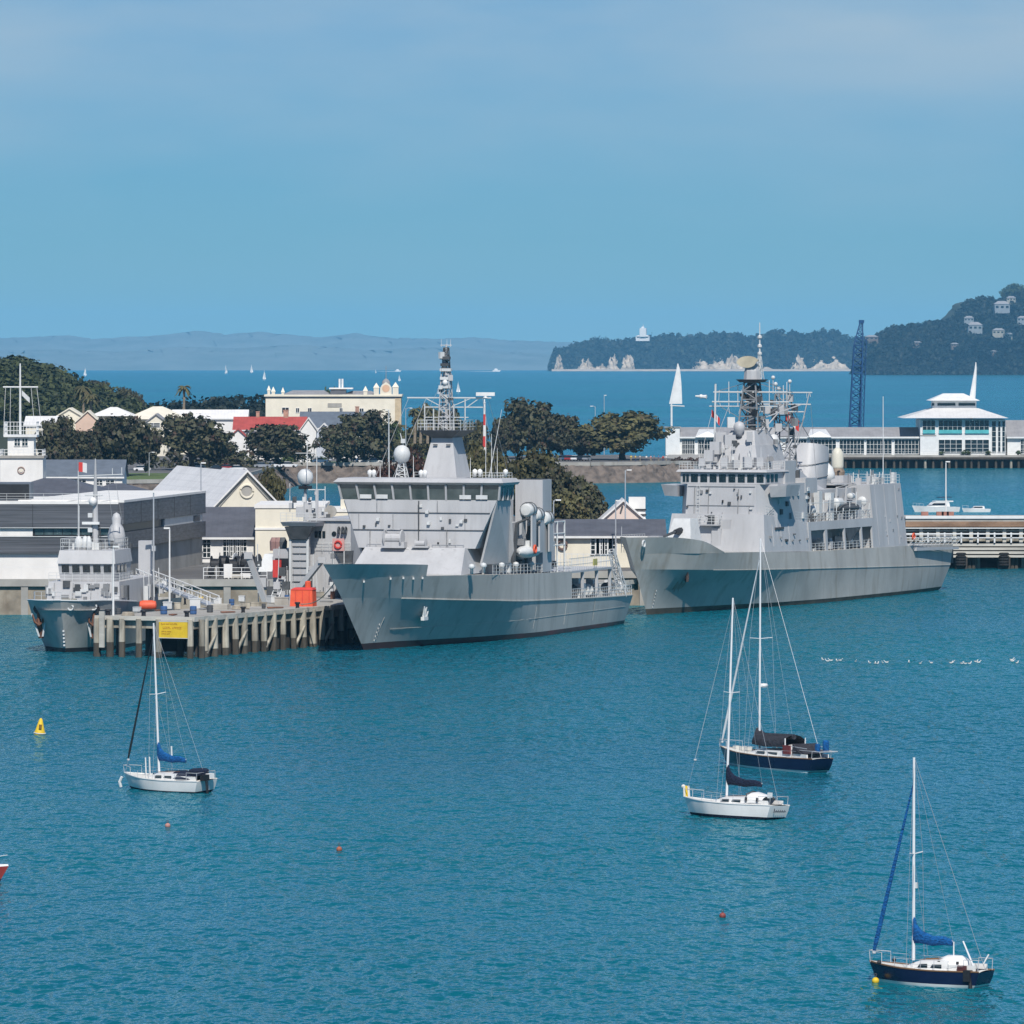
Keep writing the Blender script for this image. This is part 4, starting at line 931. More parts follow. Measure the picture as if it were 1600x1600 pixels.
    b_ = MB(); rings = [[(5.7 + w_ * math.cos(a), 58.5 + t_, 12.4 + h_ * math.sin(a)) for a in np.linspace(0, 2 * math.pi, 12, endpoint=False)] for t_, w_, h_ in ((-3.2, .1, .2), (-2.3, .7, .5), (-.6, .95, .62), (1.8, .95, .62), (3.0, .8, .55))]
    b_.loft(rings).build('sea_boat', M_DARKGREY, e, smooth=40)
    for yy in (56.6, 60.4): MB().tube([(4.6, yy, 10.9), (5.0, yy, 15.2), (6.4, yy, 15.6)], [.22, .2, .12], 6).build('boat_davit', M_NAVY, e)
    for k in range(14):
        c = Vector((random.uniform(-5, 6), random.uniform(66.5, 78), 15.4)); h_ = random.uniform(.5, 1.6)
        MB().cbox(c + Vector((0, 0, h_ / 2)), random.uniform(.3, .8), random.uniform(.3, 1), h_).build('roof_box' if k % 2 else 'roof_vent', M_OFFWHITE if k % 2 else M_NAVY, e)
    # vertical bars on the deck above the side block, flight deck nets
    fd = MB()
    for s in (1, -1):
        pts0 = [(s * 6.9, y_, smooth_at(L4, y_)[1]) for y_ in np.linspace(80, 100, 12)]
        pts1 = [(s * 8.0, y_, smooth_at(L4, y_)[1] + 1.15) for y_ in np.linspace(80, 100, 12)]
        nb = MB()
        for a, b in zip(pts0, pts1): nb.tube([a, b], .06, 4)
        for t_ in (.33, .66, 1.0): nb.tube([Vector(a).lerp(Vector(b), t_) for a, b in zip(pts0, pts1)], .05, 4)
        nb.build('flight_deck_net', M_OFFWHITE, e)
    MB().rail([(-6.3, 100, 6.4), (6.3, 100, 6.4)], 1.15, .05, .9).build('stern_rail', M_OFFWHITE, e)
    MB().prism([(7.16, 81.5, 6.35), (6.9, 100, 5.95), (6.9, 100, 5.6), (7.16, 81.5, 5.9)], (.45, 0, 0)).build('deck_edge', M_NAVY, e)
    lifebuoy((7.6, 80.3, 7.9), e, 'x')
    MB().box(5.2, 6.42, 97.6, 100.3, 3.6, 5.9).build('mooring_port', M_BLACK, e)
    whip(e, (1.0, 86, 6.6), (1.0, 86, 27.4), .09)
    for x, y_, z0, h_ in ((-3, 30, 18.1, 2.4), (3.8, 31, 18.1, 3), (5.2, 30, 18.1, 2), (-5, 31, 18.1, 3.4)): whip(e, (x, y_, z0), (x, y_, z0 + h_), .05)
    # clutter that breaks up the plating: pipes, boxes, vents, cable trays, recesses
    rg = random.Random(5)
    def on_front(n, x0, x1, z0, z1, yf, name, mats, s0, s1):
        for k in range(n):
            x, z = rg.uniform(x0, x1), rg.uniform(z0, z1)
            MB().cbox((x, yf(z) - .1, z), rg.uniform(s0, s1), .3, rg.uniform(s0, s1)).build(name, mats[k % len(mats)], e)
    ff = lambda z: 25.2 + (z - 7.4) * .091
    on_front(26, -4.6, 5.0, 8.2, 15.6, ff, 'bulkhead_fitting', (M_DARKGREY, M_CONCG, M_OFFWHITE, M_BLACK), .12, .45)
    for x, z0, z1 in ((-3.6, 8, 15.8), (-1.6, 12, 15.8), (.4, 8, 12.5), (2.6, 10, 15.6), (4.2, 7.8, 13.4)): MB().tube([(x, ff(z0) - .08, z0), (x, ff(z1) - .08, z1)], .05, 4).build('pipe_run', M_CONCG, e)
    for z, x0, x1 in ((13.4, -4.6, 4.9), (11.2, -4.8, 1.0), (9.6, 0.2, 5.2), (15.9, -4.6, 4.9)): MB().tube([(x0, ff(z) - .07, z), (x1, ff(z) - .07, z)], .04, 4).build('pipe_run', M_CONCG, e)
    MB().box(.6, 1.7, 24.9, 25.3, 7.6, 9.4).build('front_door', M_BLACK, e); MB().box(.4, 2.0, 24.6, 25.2, 9.45, 11.6).build('ready_locker', M_NAVY, e)
    def on_side(n, y0, y1, z0, z1, xf, name, mats, s0, s1):
        for k in range(n):
            y, z = rg.uniform(y0, y1), rg.uniform(z0, z1)
            MB().cbox((xf(y, z) + .08, y, z), .3, rg.uniform(s0, s1), rg.uniform(s0, s1)).build(name, mats[k % len(mats)], e)
    on_side(16, 30, 41, 11.2, 16, lambda y, z: 6.6, 'side_fitting', (M_DARKGREY, M_CONCG, M_OFFWHITE), .2, .8)
    on_side(14, 41.5, 65, 11.2, 14.8, lambda y, z: 4.4, 'side_fitting', (M_BLACK, M_OFFWHITE, M_CONCG, M_DARKGREY), .3, 1.2)
    on_side(9, 67, 78, 8, 14.8, lambda y, z: 6.95 - (z - 6.6) * .09, 'side_fitting', (M_CONCG, M_NAVY), .15, .4)
    on_side(8, 26, 40, 8, 10.4, lambda y, z: 6.95, 'side_fitting', (M_CONCG, M_DARKGREY), .12, .35)
    for y in (67.8, 71.5, 76): MB().tube([(7.12, y, 7), (6.3, y, 15.2)], .045, 4).build('pipe_run', M_NAVY, e)
    # gear piled round the mast houses
    for k in range(46):
        y = rg.uniform(29, 44); t_ = (y - 29) / 15; z = rg.uniform(18.2, 22.5) if y > 31 else rg.uniform(18.2, 19.2); s = rg.uniform(.25, .75)
        x = rg.uniform(-4.4, 4.2)
        if 31 < y < 43 and abs(x) < 3.0 - (z - 18) * .25: y = 30.9 + rg.uniform(-.5, .4) + (z - 18.1) * .45
        MB().cbox((x, y, z), s, s, s * rg.uniform(.8, 2), rg.uniform(0, 1.5)).build('mast_gear', (M_NAVY, M_CONCG, M_OFFWHITE, M_DARKGREY)[k % 4], e)
    for k in range(14):
        a = Vector((rg.uniform(-4, 4), rg.uniform(30, 33), 18.2)); MB().tube([a, a + Vector((rg.uniform(-.3, .3), 0, rg.uniform(1.2, 3.4)))], .05, 4).build('stub_aerial', M_OFFWHITE if k % 2 else M_CONCG, e)
    for k in range(22):
        z = rg.uniform(23, 29.4); s = rg.uniform(.2, .6); MB().cbox((mx_ + rg.uniform(-1.5, 1.5), my - rg.uniform(-.6, 1.4), z), s, s, s * 1.4, rg.uniform(0, 1.5)).build('tower_unit', (M_DARKGREY, M_CONCG, M_BLACK, M_DARKGREY)[k % 4], e)
    for k in range(16):
        z = rg.uniform(20.5, 28); s = rg.uniform(.25, .7); MB().cbox((1.2 + rg.uniform(-1.6, 2.4), 45.6 + rg.uniform(-1, 1), z), s, s, s * 1.5, rg.uniform(0, 1.5)).build('tower_unit', (M_NAVY, M_CONCG, M_DARKGREY)[k % 3], e)
    for k in range(12):
        a = Vector((rg.uniform(-5, 5.2), 36.7 if k % 2 else 46, rg.choice((26.4, 27.0, 28.3)))); MB().tube([a, a + Vector((rg.uniform(-.2, .2), 0, rg.choice((-1, 1)) * rg.uniform(.6, 1.7)))], .035, 4).build('stub_aerial', M_OFFWHITE, e)
    for a, b in (((-5, 36.7, 28.3), (-.4, 36.9, 29.6)), ((5, 36.7, 28.3), (.8, 36.9, 29.6)), ((-5.4, 36.7, 27), (-.9, 36.9, 24.5)), ((5.2, 36.7, 27), (1.2, 36.9, 24.5)), ((2.6, 46, 28.2), (1.2, 37, 30)), ((1.2, 58, 20.9), (1.4, 47, 27))): MB().tube([a, b], .05, 4).build('mast_stay', M_CONCG, e)
    for k in range(26):
        y = rg.uniform(42, 65); s = rg.uniform(.3, .9); MB().box(0, 0, 0, 0, 0, 0) if False else MB().cbox((rg.uniform(4.6, 6.4), y, 10.9 + s * .6), s, s * 1.2, s * 1.2, rg.uniform(0, .6)).build('deck_gear', (M_OFFWHITE, M_DARKGREY, M_CONCG, M_NAVY)[k % 4], e)
    for k in range(12):
        y = rg.uniform(42, 64.5); s = rg.uniform(.4, 1.0); MB().cbox((rg.uniform(5.0, 6.5), y, 6.7 + s * .6), s, s * 1.1, s * 1.3, rg.uniform(0, .6)).build('passage_gear', (M_OFFWHITE, M_BLACK, M_CONCG)[k % 3], e)
    for k in range(18):
        c = Vector((rg.uniform(2, 6.1), rg.uniform(66.3, 78.2), 15.6)); MB().tube([c, c + Vector((0, 0, rg.uniform(.7, 1.9)))], .07, 4).build('roof_post', (M_OFFWHITE, M_CONCG)[k % 2], e)
    for px, py in ((1222, 752), (1232, 745), (1240, 760), (1226, 735), (1238, 728), (1244, 742)):
        c = P(px, py, x=4.6); MB().cbox(c, .9, 1.0, 1.3, .2).build('wing_gear', M_NAVY if px % 4 else M_DARKGREY, e)
    MB().box(5.0, 6.7, 40.0, 44.5, 14.8, 16.8).build('side_sponson', M_NAVY, e); MB().box(4.6, 6.4, 33.2, 37, 16.2, 19.2).build('side_cabin', M_NAVY, e)
    # halyards
    for a, b in (((mx_ - 5.4, my - .3, 26.4), (-5.6, 32, 18.2)), ((mx_ - 3.2, my - .3, 26.4), (-4.6, 32, 18.2)), ((5.2, 46, 26.6), (4.6, 50, 15.2))): MB().tube([a, b], .03, 3).build('halyard', M_WIRE, e)
    # upright ribs and pipes on the flush side
    for y_ in (27.5, 30.5, 33.5): MB().tube([(7.0, y_, 8), (6.72, y_, 10.9)], .05, 4).build('side_pipe', M_NAVY, e)
    MB().box(6.66, 6.9, 28.4, 31.5, 10.2, 10.5).build('side_hatch', M_DARKGREY, e)
    return e
frigate()
# flags flying from the frigate
def ensign(px0, py0, px1, py1, frame, y, label):
    a = frame.pt(px0, py0, y=y); b = frame.pt(px1, py1, y=y); a, b = frame.world(a), frame.world(b)
    w = (b - a).length; h = w * .62; d = (b - a).normalized()
    e = empty('signal_flag', a, 0, label, 'flag', 'flags flying from the frigate')
    def strip(t0, t1, m, n=6, z0=0, z1=1, off=0.0, name='flag_band'):
        mb = MB(); r0, r1 = [], []
        for i in range(n + 1):
            t = t0 + (t1 - t0) * i / n; wv = .10 * w * math.sin(t * 7.5) * (.3 + t)
            p = d * w * t + Vector((0, wv - off, -.12 * w * t * t))
            r0.append(p + Vector((0.06 * math.sin(t * 5), 0, h * z0 - h))); r1.append(p + Vector((0, 0, h * z1 - h)))
        mb.loft([r0, r1], closed=False).build(name, m, e, smooth=True)
    strip(0, .27, M_REDFLAG); strip(.27, .73, M_WHITE); strip(.73, 1, M_REDFLAG)
    for off in (-.04, .04):
        mb = MB(); c = d * w * .5 + Vector((0, .10 * w * math.sin(3.75) * .8 - off, -.03 * w - h * .5))
        star = []
        for k in range(14):
            q = math.pi / 2 + k * math.pi / 7; r = h * (.34 if k % 2 == 0 else .17); star.append(c + d * r * math.cos(q) + Vector((0, 0, r * math.sin(q))))
        mb.prism(star, (0, .01, 0)).build('flag_emblem', M_REDFLAG, e)
    return e
ensign(1112, 640, 1125, 652, FF, 36, 'red and white flag flying left of the frigate lattice mast')
ensign(1227, 641, 1249, 655, FF, 47, 'red and white flag flying right of the frigate lattice mast')
# ------------------------------------------------------------------ materials for the shore
M_CREAM = mat('cream_wall', (0.82, 0.76, 0.62), 0.7, 0.05, 0.3, streak=(.4, .4, .08), streak_rgb=(.55, .5, .4), streak_amt=.3)
M_WWALL = mat('white_wall', (0.84, 0.82, 0.78), 0.7, 0.05, 0.3, streak=(.5, .5, .08), streak_rgb=(.58, .56, .52), streak_amt=.3)
M_SLATE = mat('slate_roof', (0.115, 0.12, 0.14), 0.6, 0.12, 0.5, (1, 1, 1), wave=('X', 0.75, .10))
M_BLUEROOF = mat('blue_grey_roof', (0.14, 0.165, 0.20), 0.6, 0.1, 0.5)
M_ZINC = mat('pale_zinc_roof', (0.84, 0.82, 0.79), 0.5, 0.06, 0.4, wave=('X', 0.9, .10))
M_GREYROOF = mat('weathered_roof', (0.33, 0.325, 0.33), 0.6, 0.1, 0.4, wave=('X', 1.0, .12))
M_CHAR = mat('charcoal_cladding', (0.12, 0.125, 0.14), 0.5, 0.25, 0.6, (.15, 1, 6), wave=('Z', 0.55, .35))
M_CONC = mat('concrete', (0.42, 0.40, 0.36), 0.85, 0.12, 0.25, bump=.15, streak=(.6, .6, .12), streak_rgb=(.22, .20, .16), streak_amt=.6)
M_QUAY = mat('stained_quay_wall', (0.36, 0.31, 0.24), 0.9, 0.2, 0.4, bump=.3, streak=(.5, .5, .15), streak_rgb=(.17, .13, .09), streak_amt=.8)
M_ASPH = mat('asphalt_apron', (0.16, 0.155, 0.15), 0.9, 0.15, 0.1)
M_PILE = mat('weathered_pile', (0.46, 0.42, 0.34), 0.9, 0.25, 0.9, (1, 1, .25), bump=.5, rand=.28, streak=(1.2, 1.2, .2), streak_rgb=(.12, .11, .085), streak_amt=.8)
M_PILEDK = mat('wet_shaded_pile', (0.10, 0.085, 0.065), 0.8, 0.25, 0.9, (1, 1, .25), bump=.4)  # wet pile feet; also paints piles beneath decks as shaded
M_TIMBER = mat('bleached_timber', (0.60, 0.57, 0.50), 0.85, 0.15, 0.6, (.3, 1, 1), bump=.2)
M_DKTIMBSHADE = mat('dark_timber_shade', (0.07, 0.06, 0.05), 0.9, 0.2, 0.6)  # real dark timber, and painted shade on panels filling underdeck gaps
M_GRASS = mat('mown_grass', (0.12, 0.17, 0.05), 0.9, 0.2, 0.15)
M_EARTH = mat('bank_earth', (0.20, 0.16, 0.12), 0.95, 0.25, 0.15, bump=.3)
M_ROCK = mat('sea_wall_rock', (0.19, 0.155, 0.13), 0.95, 0.3, 0.5, bump=.6, rgb2=(.09, .075, .065))
M_YELLOW = mat('sign_yellow', (0.82, 0.55, 0.03), 0.6, 0.08, 1.0)
M_BROWNLET = mat('sign_lettering', (0.52, 0.25, 0.03), 0.6, 0.1, 1.0)
M_REDROOF = mat('red_iron_roof', (0.46, 0.085, 0.07), 0.6, 0.1, 0.4, wave=('X', 0.8, .15))
M_TYRE = mat('tyre_rubber', (0.03, 0.03, 0.03), 0.9, 0.2, 2.0)
M_BRICKP = mat('brick_pink', (0.50, 0.30, 0.22), 0.9, 0.15, 1.0)


# ------------------------------------------------------------------ land: naval quay in front, the town across the inlet
def slab(name, poly, z, m, depth=6.0):
    n = len(poly); mb = MB()
    mb.v = [(x, y, z) for x, y in poly] + [(x, y, z - depth) for x, y in poly]
    mb.f = [tuple(range(n))] + [(i, i + n, (i + 1) % n + n, (i + 1) % n) for i in range(n)]
    o = mb.build(name, m); structure(o); return o
QZ = 4.3
slab('quay_apron', [(-260, 822), (-20, 822), (-4, 852), (24, 852), (32, 900), (56, 990), (56, 1010), (22, 1010), (12, 1140), (-26, 1140), (-24, 966), (-260, 966)], QZ, M_ASPH)
def quay_wall(pts, label):
    """face of the quay: concrete cope, timber fenders and stained panels between pilasters"""
    e = empty('quay_wall', (pts[0][0], pts[0][1], 0), 0, label, 'wall')
    o = Vector((pts[0][0], pts[0][1], 0))
    face = MB(); cope = MB()
    for (x0, y0), (x1, y1) in zip(pts, pts[1:]):
        d = Vector((x1 - x0, y1 - y0, 0)); L = d.length; d.normalize(); nrm = Vector((d.y, -d.x, 0)); a = Vector((x0, y0, 0)) - o
        face.prism([a + Vector((0, 0, -2)), a + d * L + Vector((0, 0, -2)), a + d * L + Vector((0, 0, 3.6)), a + Vector((0, 0, 3.6))], nrm * .5)
        cope.prism([a + Vector((0, 0, 3.6)), a + d * L + Vector((0, 0, 3.6)), a + d * L + Vector((0, 0, 4.5)), a + Vector((0, 0, 4.5))], nrm * .95)
        k = 1.5
        while k < L - 1:
            p = a + d * k
            MB().prism([p + Vector((0, 0, -1)), p + d * .9 + Vector((0, 0, -1)), p + d * .9 + Vector((0, 0, 3.58)), p + Vector((0, 0, 3.58))], nrm * .85).build('buttress', M_CONC, e)
            k += 6.5
    face.build('wall_face', M_QUAY, e); cope.build('cope', M_CONC, e)
    return e
quay_wall([(-110, 822), (-20, 822)], 'brown stained quay wall with pale cope along the naval apron')
quay_wall([(-4, 852), (24, 852)], 'short quay wall under the long grey roofed shed between the two big ships')
TZ = 4.6
town = [(-420, 1380), (-118, 1400), (-64, 1435), (-58, 1640), (20, 1640), (33, 1648), (47, 1668), (49, 1700), (30, 1790), (-6, 1760), (-20, 1850), (-60, 2060), (-120, 2420), (-600, 2420)]
slab('town_ground', town, TZ, M_ASPH, 5)
# lawns and verges as thin sheets on the town ground
slab('lawn', [(-92, 1424), (-72, 1436), (-70, 1520), (-96, 1520)], TZ + .03, M_GRASS, .02)
slab('lawn', [(-54, 1642), (-12, 1642), (-12, 1676), (-54, 1676)], TZ + .03, M_GRASS, .02)
def hill_z(x, y):
    px = 800 + x / y * FPX
    return TZ - .3 + lerp_poly([(-600, 22), (0, 21), (50, 19.5), (90, 16.5), (125, 12.5), (165, 9.5), (205, 6.5), (232, 2), (255, 0)], px) * math.exp(-((y - 2120) / 200) ** 2)
mb = MB(); hx = np.linspace(-420, -105, 34); hy = np.linspace(1760, 2410, 30)
for y in hy:
    for x in hx: mb.v.append((x, y, hill_z(x, y)))
for i in range(29):
    for k in range(33): mb.f.append((i * 34 + k, i * 34 + k + 1, (i + 1) * 34 + k + 1, (i + 1) * 34 + k))
structure(mb.build('hill', M_HILL, smooth=True))
def sea_bank(pts, label, wall_top=True):
    e = empty('sea_wall', (pts[0][0], pts[0][1], 0), 0, label, 'sea wall')
    o = Vector((pts[0][0], pts[0][1], 0)); rock = MB(); n = 0
    rows = []
    for (x0, y0), (x1, y1) in zip(pts, pts[1:]):
        d = Vector((x1 - x0, y1 - y0, 0)); L = d.length; d.normalize(); nrm = Vector((d.y, -d.x, 0)); q = max(1, int(L / 1.6))
        for k in range(q):
            a = Vector((x0, y0, 0)) + d * (L * k / q) - o
            rows.append([a + nrm * (5.5 - 5.2 * j / 5 + random.uniform(-.5, .5)) + Vector((0, 0, -1 + 5.3 * j / 5 + random.uniform(-.35, .35))) for j in range(6)])
    rock.loft(rows, closed=False).build('rock_slope', M_ROCK, e)
    par = MB(); posts = 0
    for (x0, y0), (x1, y1) in zip(pts, pts[1:]):
        d = Vector((x1 - x0, y1 - y0, 0)); L = d.length; d.normalize(); nrm = Vector((d.y, -d.x, 0)); a = Vector((x0, y0, 0)) - o
        par.prism([a + Vector((0, 0, 4.2)), a + d * L + Vector((0, 0, 4.2)), a + d * L + Vector((0, 0, 5.1)), a + Vector((0, 0, 5.1))], nrm * .5)
    par.build('parapet', M_CONC, e)
    return e
sea_bank([(-118, 1400), (-64, 1435), (-58, 1640)], 'dark rock bank below the lawn behind the white gabled sheds')
sea_bank([(-58, 1640), (-12, 1640)], 'pinkish rock bank with low wall left of the mast of the middle ship')
sea_bank([(-12, 1640), (20, 1640), (33, 1648), (47, 1668)], 'rock sea wall with pale parapet under the two round trees')
# ------------------------------------------------------------------ buildings
def window(parent, c, w, h, rz=0.0, bars=(2, 3), frame=None, pane=None, depth=.12):
    """a glazed opening: frame proud of the wall and a dark pane; c is the centre on the wall face, facing -y before rz"""
    k, q = math.cos(rz), math.sin(rz)
    def T(p): return (c[0] + k * p[0] - q * p[1], c[1] + q * p[0] + k * p[1], c[2] + p[2])
    def bx(mb, x0, x1, y0, y1, z0, z1):
        mb.hexa([T(p) for p in [(x0, y0, z0), (x1, y0, z0), (x1, y1, z0), (x0, y1, z0), (x0, y0, z1), (x1, y0, z1), (x1, y1, z1), (x0, y1, z1)]])
    f = MB(); t = .1
    bx(f, -w / 2 - t, w / 2 + t, -depth, 0, h / 2, h / 2 + t); bx(f, -w / 2 - t, w / 2 + t, -depth - .06, 0, -h / 2 - t, -h / 2)
    bx(f, -w / 2 - t, -w / 2, -depth, 0, -h / 2, h / 2); bx(f, w / 2, w / 2 + t, -depth, 0, -h / 2, h / 2)
    for i in range(1, bars[0]): x = -w / 2 + w * i / bars[0]; bx(f, x - .05, x + .05, -depth + .02, -.02, -h / 2, h / 2)
    for i in range(1, bars[1]): z = -h / 2 + h * i / bars[1]; bx(f, -w / 2, w / 2, -depth + .03, -.03, z - .04, z + .04)
    fo = f.build('window', frame or M_WHITE, parent)
    p = MB(); bx(p, -w / 2, w / 2, -.05, -.01, -h / 2, h / 2); p.build('pane', pane or M_GLASS, fo)
    return fo
def building(name, label, Y, px0, px1, py_eave, py_ridge, depth, wallm, roofm, roof='gable_side', base=None, ang=0.0, over=.5, cat='building', windows=(), chimneys=(), group=None, wbars=(2, 3)):
    """a block measured on the photograph: front edge px0..px1 at distance Y, eave and ridge rows; windows (px, py, w, h) on its front"""
    a = at(px0, py_eave, Y); b = at(px1, py_eave, Y); w = b.x - a.x
    base = TZ if base is None else base
    e = empty(name, (a.x, Y, base), R(ang), label, cat, group)
    h = a.z - base; hr = at(px0, py_ridge, Y + depth * (.5 if roof in ('gable_side', 'hip') else 0)).z - base
    if roof == 'flat': hr = h
    MB().box(0, w, 0, depth, -1.0, h).build('wall', wallm, e)
    o = over
    if roof == 'gable_side':
        mb = MB().prism([(-o, -o, h - .15), (-o, depth / 2, hr), (-o, depth + o, h - .15), (-o, depth + o, h - .4), (-o, depth / 2, hr - .3), (-o, -o, h - .4)], (w + 2 * o, 0, 0))
        g = MB().prism([(0.01, .02, h), (0.01, depth - .02, h), (0.01, depth / 2, hr - .32)], (w - .02, 0, 0)); g.build('gable_wall', wallm, e)
    elif roof == 'gable_front':
        mb = MB().prism([(-o, -o, h - .15), (w / 2, -o, hr), (w + o, -o, h - .15), (w + o, -o, h - .45), (w / 2, -o, hr - .35), (-o, -o, h - .45)], (0, depth + 2 * o, 0))
        MB().prism([(0.02, .0, h), (w - .02, .0, h), (w / 2, .0, hr - .4)], (0, depth, 0)).build('gable_wall', wallm, e)
    elif roof == 'hip':
        i = min(depth / 2, w * .42)
        mb = MB().add([(-o, -o, h), (w + o, -o, h), (w + o, depth + o, h), (-o, depth + o, h), (i, depth / 2, hr), (w - i, depth / 2, hr)],
                      [(0, 1, 5, 4), (1, 2, 5), (2, 3, 4, 5), (3, 0, 4), (3, 2, 1, 0)])
    else:
        mb = MB().box(-.15, w + .15, -.15, depth + .15, h + .003, h + .45)
    r = mb.build('roof', roofm, e)
    if roof == 'gable_side': MB().box(-o, w + o, -o - .12, -o - .01, h - .42, h - .12).build('gutter', M_WHITE, r)
    for cx, cw, ch in chimneys:
        c = MB().box(cx - cw / 2, cx + cw / 2, depth * .5 - cw / 2, depth * .5 + cw / 2, hr - 1.2, hr + ch).box(cx - cw / 2 - .1, cx + cw / 2 + .1, depth * .5 - cw / 2 - .1, depth * .5 + cw / 2 + .1, hr + ch + .003, hr + ch + .2)
        c.build('chimney', M_BRICKP, r)
    for (px, py, ww, wh) in windows:
        c = at(px, py, Y); window(e, (c.x - a.x, -.0, c.z - base), ww, wh, bars=wbars)
    e['h'] = 0; del e['h']
    return e, w, h, hr

# --- charcoal clad naval building, left
def dark_building():
    e = empty('naval_workshop', (-72, 828, QZ), 0, 'long charcoal clad flat-roofed building with strip windows on the quay', 'building')
    x0, x1 = -34, 21.0                                  # left wing, square to the quay
    z = lambda py, Y: CAM_H - (py - LEVEL) / FPX * Y - QZ
    MB().box(x0, x1, 0, 26, -.5, 3.3).build('base_wall', M_WWALL, e)
    MB().box(x0, x1 + .1, -.5, 26, 3.3, 5.55).build('lower_cladding', M_CHAR, e)
    MB().box(x0, x1, .0, 26, 5.55, 6.6).build('window_recess', M_BLACK, e)
    MB().box(x0, x1 + .1, -.5, 26, 6.6, 9.7).build('upper_cladding', M_CHAR, e)
    MB().box(x0, x1 + .1, -.56, 26.1, 9.7, 10.05).build('roof', M_WWALL, e)
    MB().box(x0, 10, -.2, .0, 5.56, 6.55).build('white_panel', M_WWALL, e)
    for k in range(9): MB().box(10.3 + k * 1.2, 11.4 + k * 1.2, -.08, -.01, 5.7, 6.5).build('window', M_GLASSG, e)
    MB().box(x0, x1 + .1, -.62, -.501, 6.6, 6.68).build('trim_strip', M_OFFWHITE, e)
    MB().box(x0, x1 + .1, -.62, -.501, 5.46, 5.549).build('trim_strip', M_OFFWHITE, e)
    # right wing swings back
    A = Vector((21.3, -.3, 0)); B = Vector((-42.8 + 72, 884 - 828, 0)); d = (B - A); L = d.length; d.normalize(); nrm = Vector((d.y, -d.x, 0)); inn = -nrm
    def strip(name, m, z0, z1, off=0.0, t0=0.0, t1=1.0, th=14):
        a = A + d * L * t0 + nrm * off; b = A + d * L * t1 + nrm * off; c = b + inn * th; f = a + inn * th
        return MB().hexa([a + Vector((0, 0, z0)), b + Vector((0, 0, z0)), c + Vector((0, 0, z0)), f + Vector((0, 0, z0)), a + Vector((0, 0, z1)), b + Vector((0, 0, z1)), c + Vector((0, 0, z1)), f + Vector((0, 0, z1))]).build(name, m, e)
    strip('base_wall', M_CONC, -.5, 3.9, 0.0); strip('lower_cladding', M_CHAR, 3.9, 6.0, .5); strip('window_recess', M_BLACK, 6.0, 7.1, 0)
    strip('upper_cladding', M_CHAR, 7.1, 9.9, .5); strip('roof', M_WWALL, 9.9, 10.2, .56)
    strip('window', mat('dark_strip_glass', (.015, .03, .032), .4, .2, .5, spec=.3), 6.1, 7.0, .06, .04, .45, .05); strip('white_panel', M_OFFWHITE, 6.02, 7.08, .3, .5, .97, .28); strip('window', M_GLASS, 6.15, 6.95, .36, .86, .94, .05)
    for t in (.2, .4, .6, .8): strip('cladding_joint', M_BLACK, 7.12, 9.88, .52, t, t + .004, .02)
    for x in np.arange(-30, 20, 8): MB().box(x, x + .06, -.53, -.502, 6.7, 9.68).build('cladding_joint', M_BLACK, e)
    # plant room on the roof
    pr = MB().box(-12, 9.5, 3, 8, 10.06, 12.4).build('plant_room', M_BLUEROOF, e)
    MB().box(5.5, 9.3, 2.8, 2.99, 10.3, 12.2).build('louvre', M_BLACK, pr)
    MB().box(-6, -3.4, 2.2, 2.95, 10.06, 11.5).build('roof_unit', M_WWALL, e)
    for x in (-16, -13): MB().tube([(x, 1, 10), (x, 1, 11.4)], .12, 6).build('roof_vent', M_OFFWHITE, e)
    MB().rail([(x0, -.3, 10.05), (x1, -.3, 10.05)], 1.0, .03, 2.4).build('roof_rail', M_OFFWHITE, e)
    MB().rail([(-4, -2, 0), (15, -2, 0)], 1.6, .04, 3, 1).build('yard_rail', M_WHITE, e)
dark_building()
building('hip_roofed_office', 'dark slate hip roofed building directly behind the charcoal clad block', 880, -40, 190, 781, 747, 26, M_WWALL, M_SLATE, 'hip', QZ)
building('hip_roofed_store', 'smaller slate hip roof peeping over the charcoal block beside the white sheds', 900, 120, 232, 776, 755, 22, M_WWALL, M_SLATE, 'hip', QZ)
# --- white twin gabled sheds
def rotated_shed(px0, px1, pye, pyr, Y, depth, label, oculus, ang):
    e, w, h, hr = building('gabled_shed', label, Y, px0, px1, pye, pyr, depth, M_CREAM, M_ZINC, 'gable_front', QZ, ang, .7, 'shed', group='white gabled sheds behind the quay')
    for s in (0, 1):
        x0, x1 = (0.3, w / 2) if s == 0 else (w - .3, w / 2)
        MB().prism([(x0, -.03, h - .1), (x1, -.03, hr - .75), (x1, -.03, hr - .98), (x0, -.03, h - .33)], (0, -.16, 0)).build('gable_moulding', M_CONC, e)
    MB().box(0, w, -.18, -.02, h - .4, h - .12).build('gable_moulding', M_CONC, e)
    if oculus:
        f = MB().torus((w / 2, -.1, h + (hr - h) * .48), .95, .16, 'y', 18).build('round_vent', M_CREAM, e); MB().lathe((w / 2, -.02, h + (hr - h) * .48), [(.9, 0), (.9, .06)], 18, 'y').build('louvre', M_CONC, f)
rotated_shed(330, 443, 799, 734, 935, 17, 'cream gable end with round vent, right one of the twin sheds', True, 14)
rotated_shed(300, 418, 800, 735, 956, 40, 'broad pale roofed shed behind the cream gable with the round vent', False, 14)
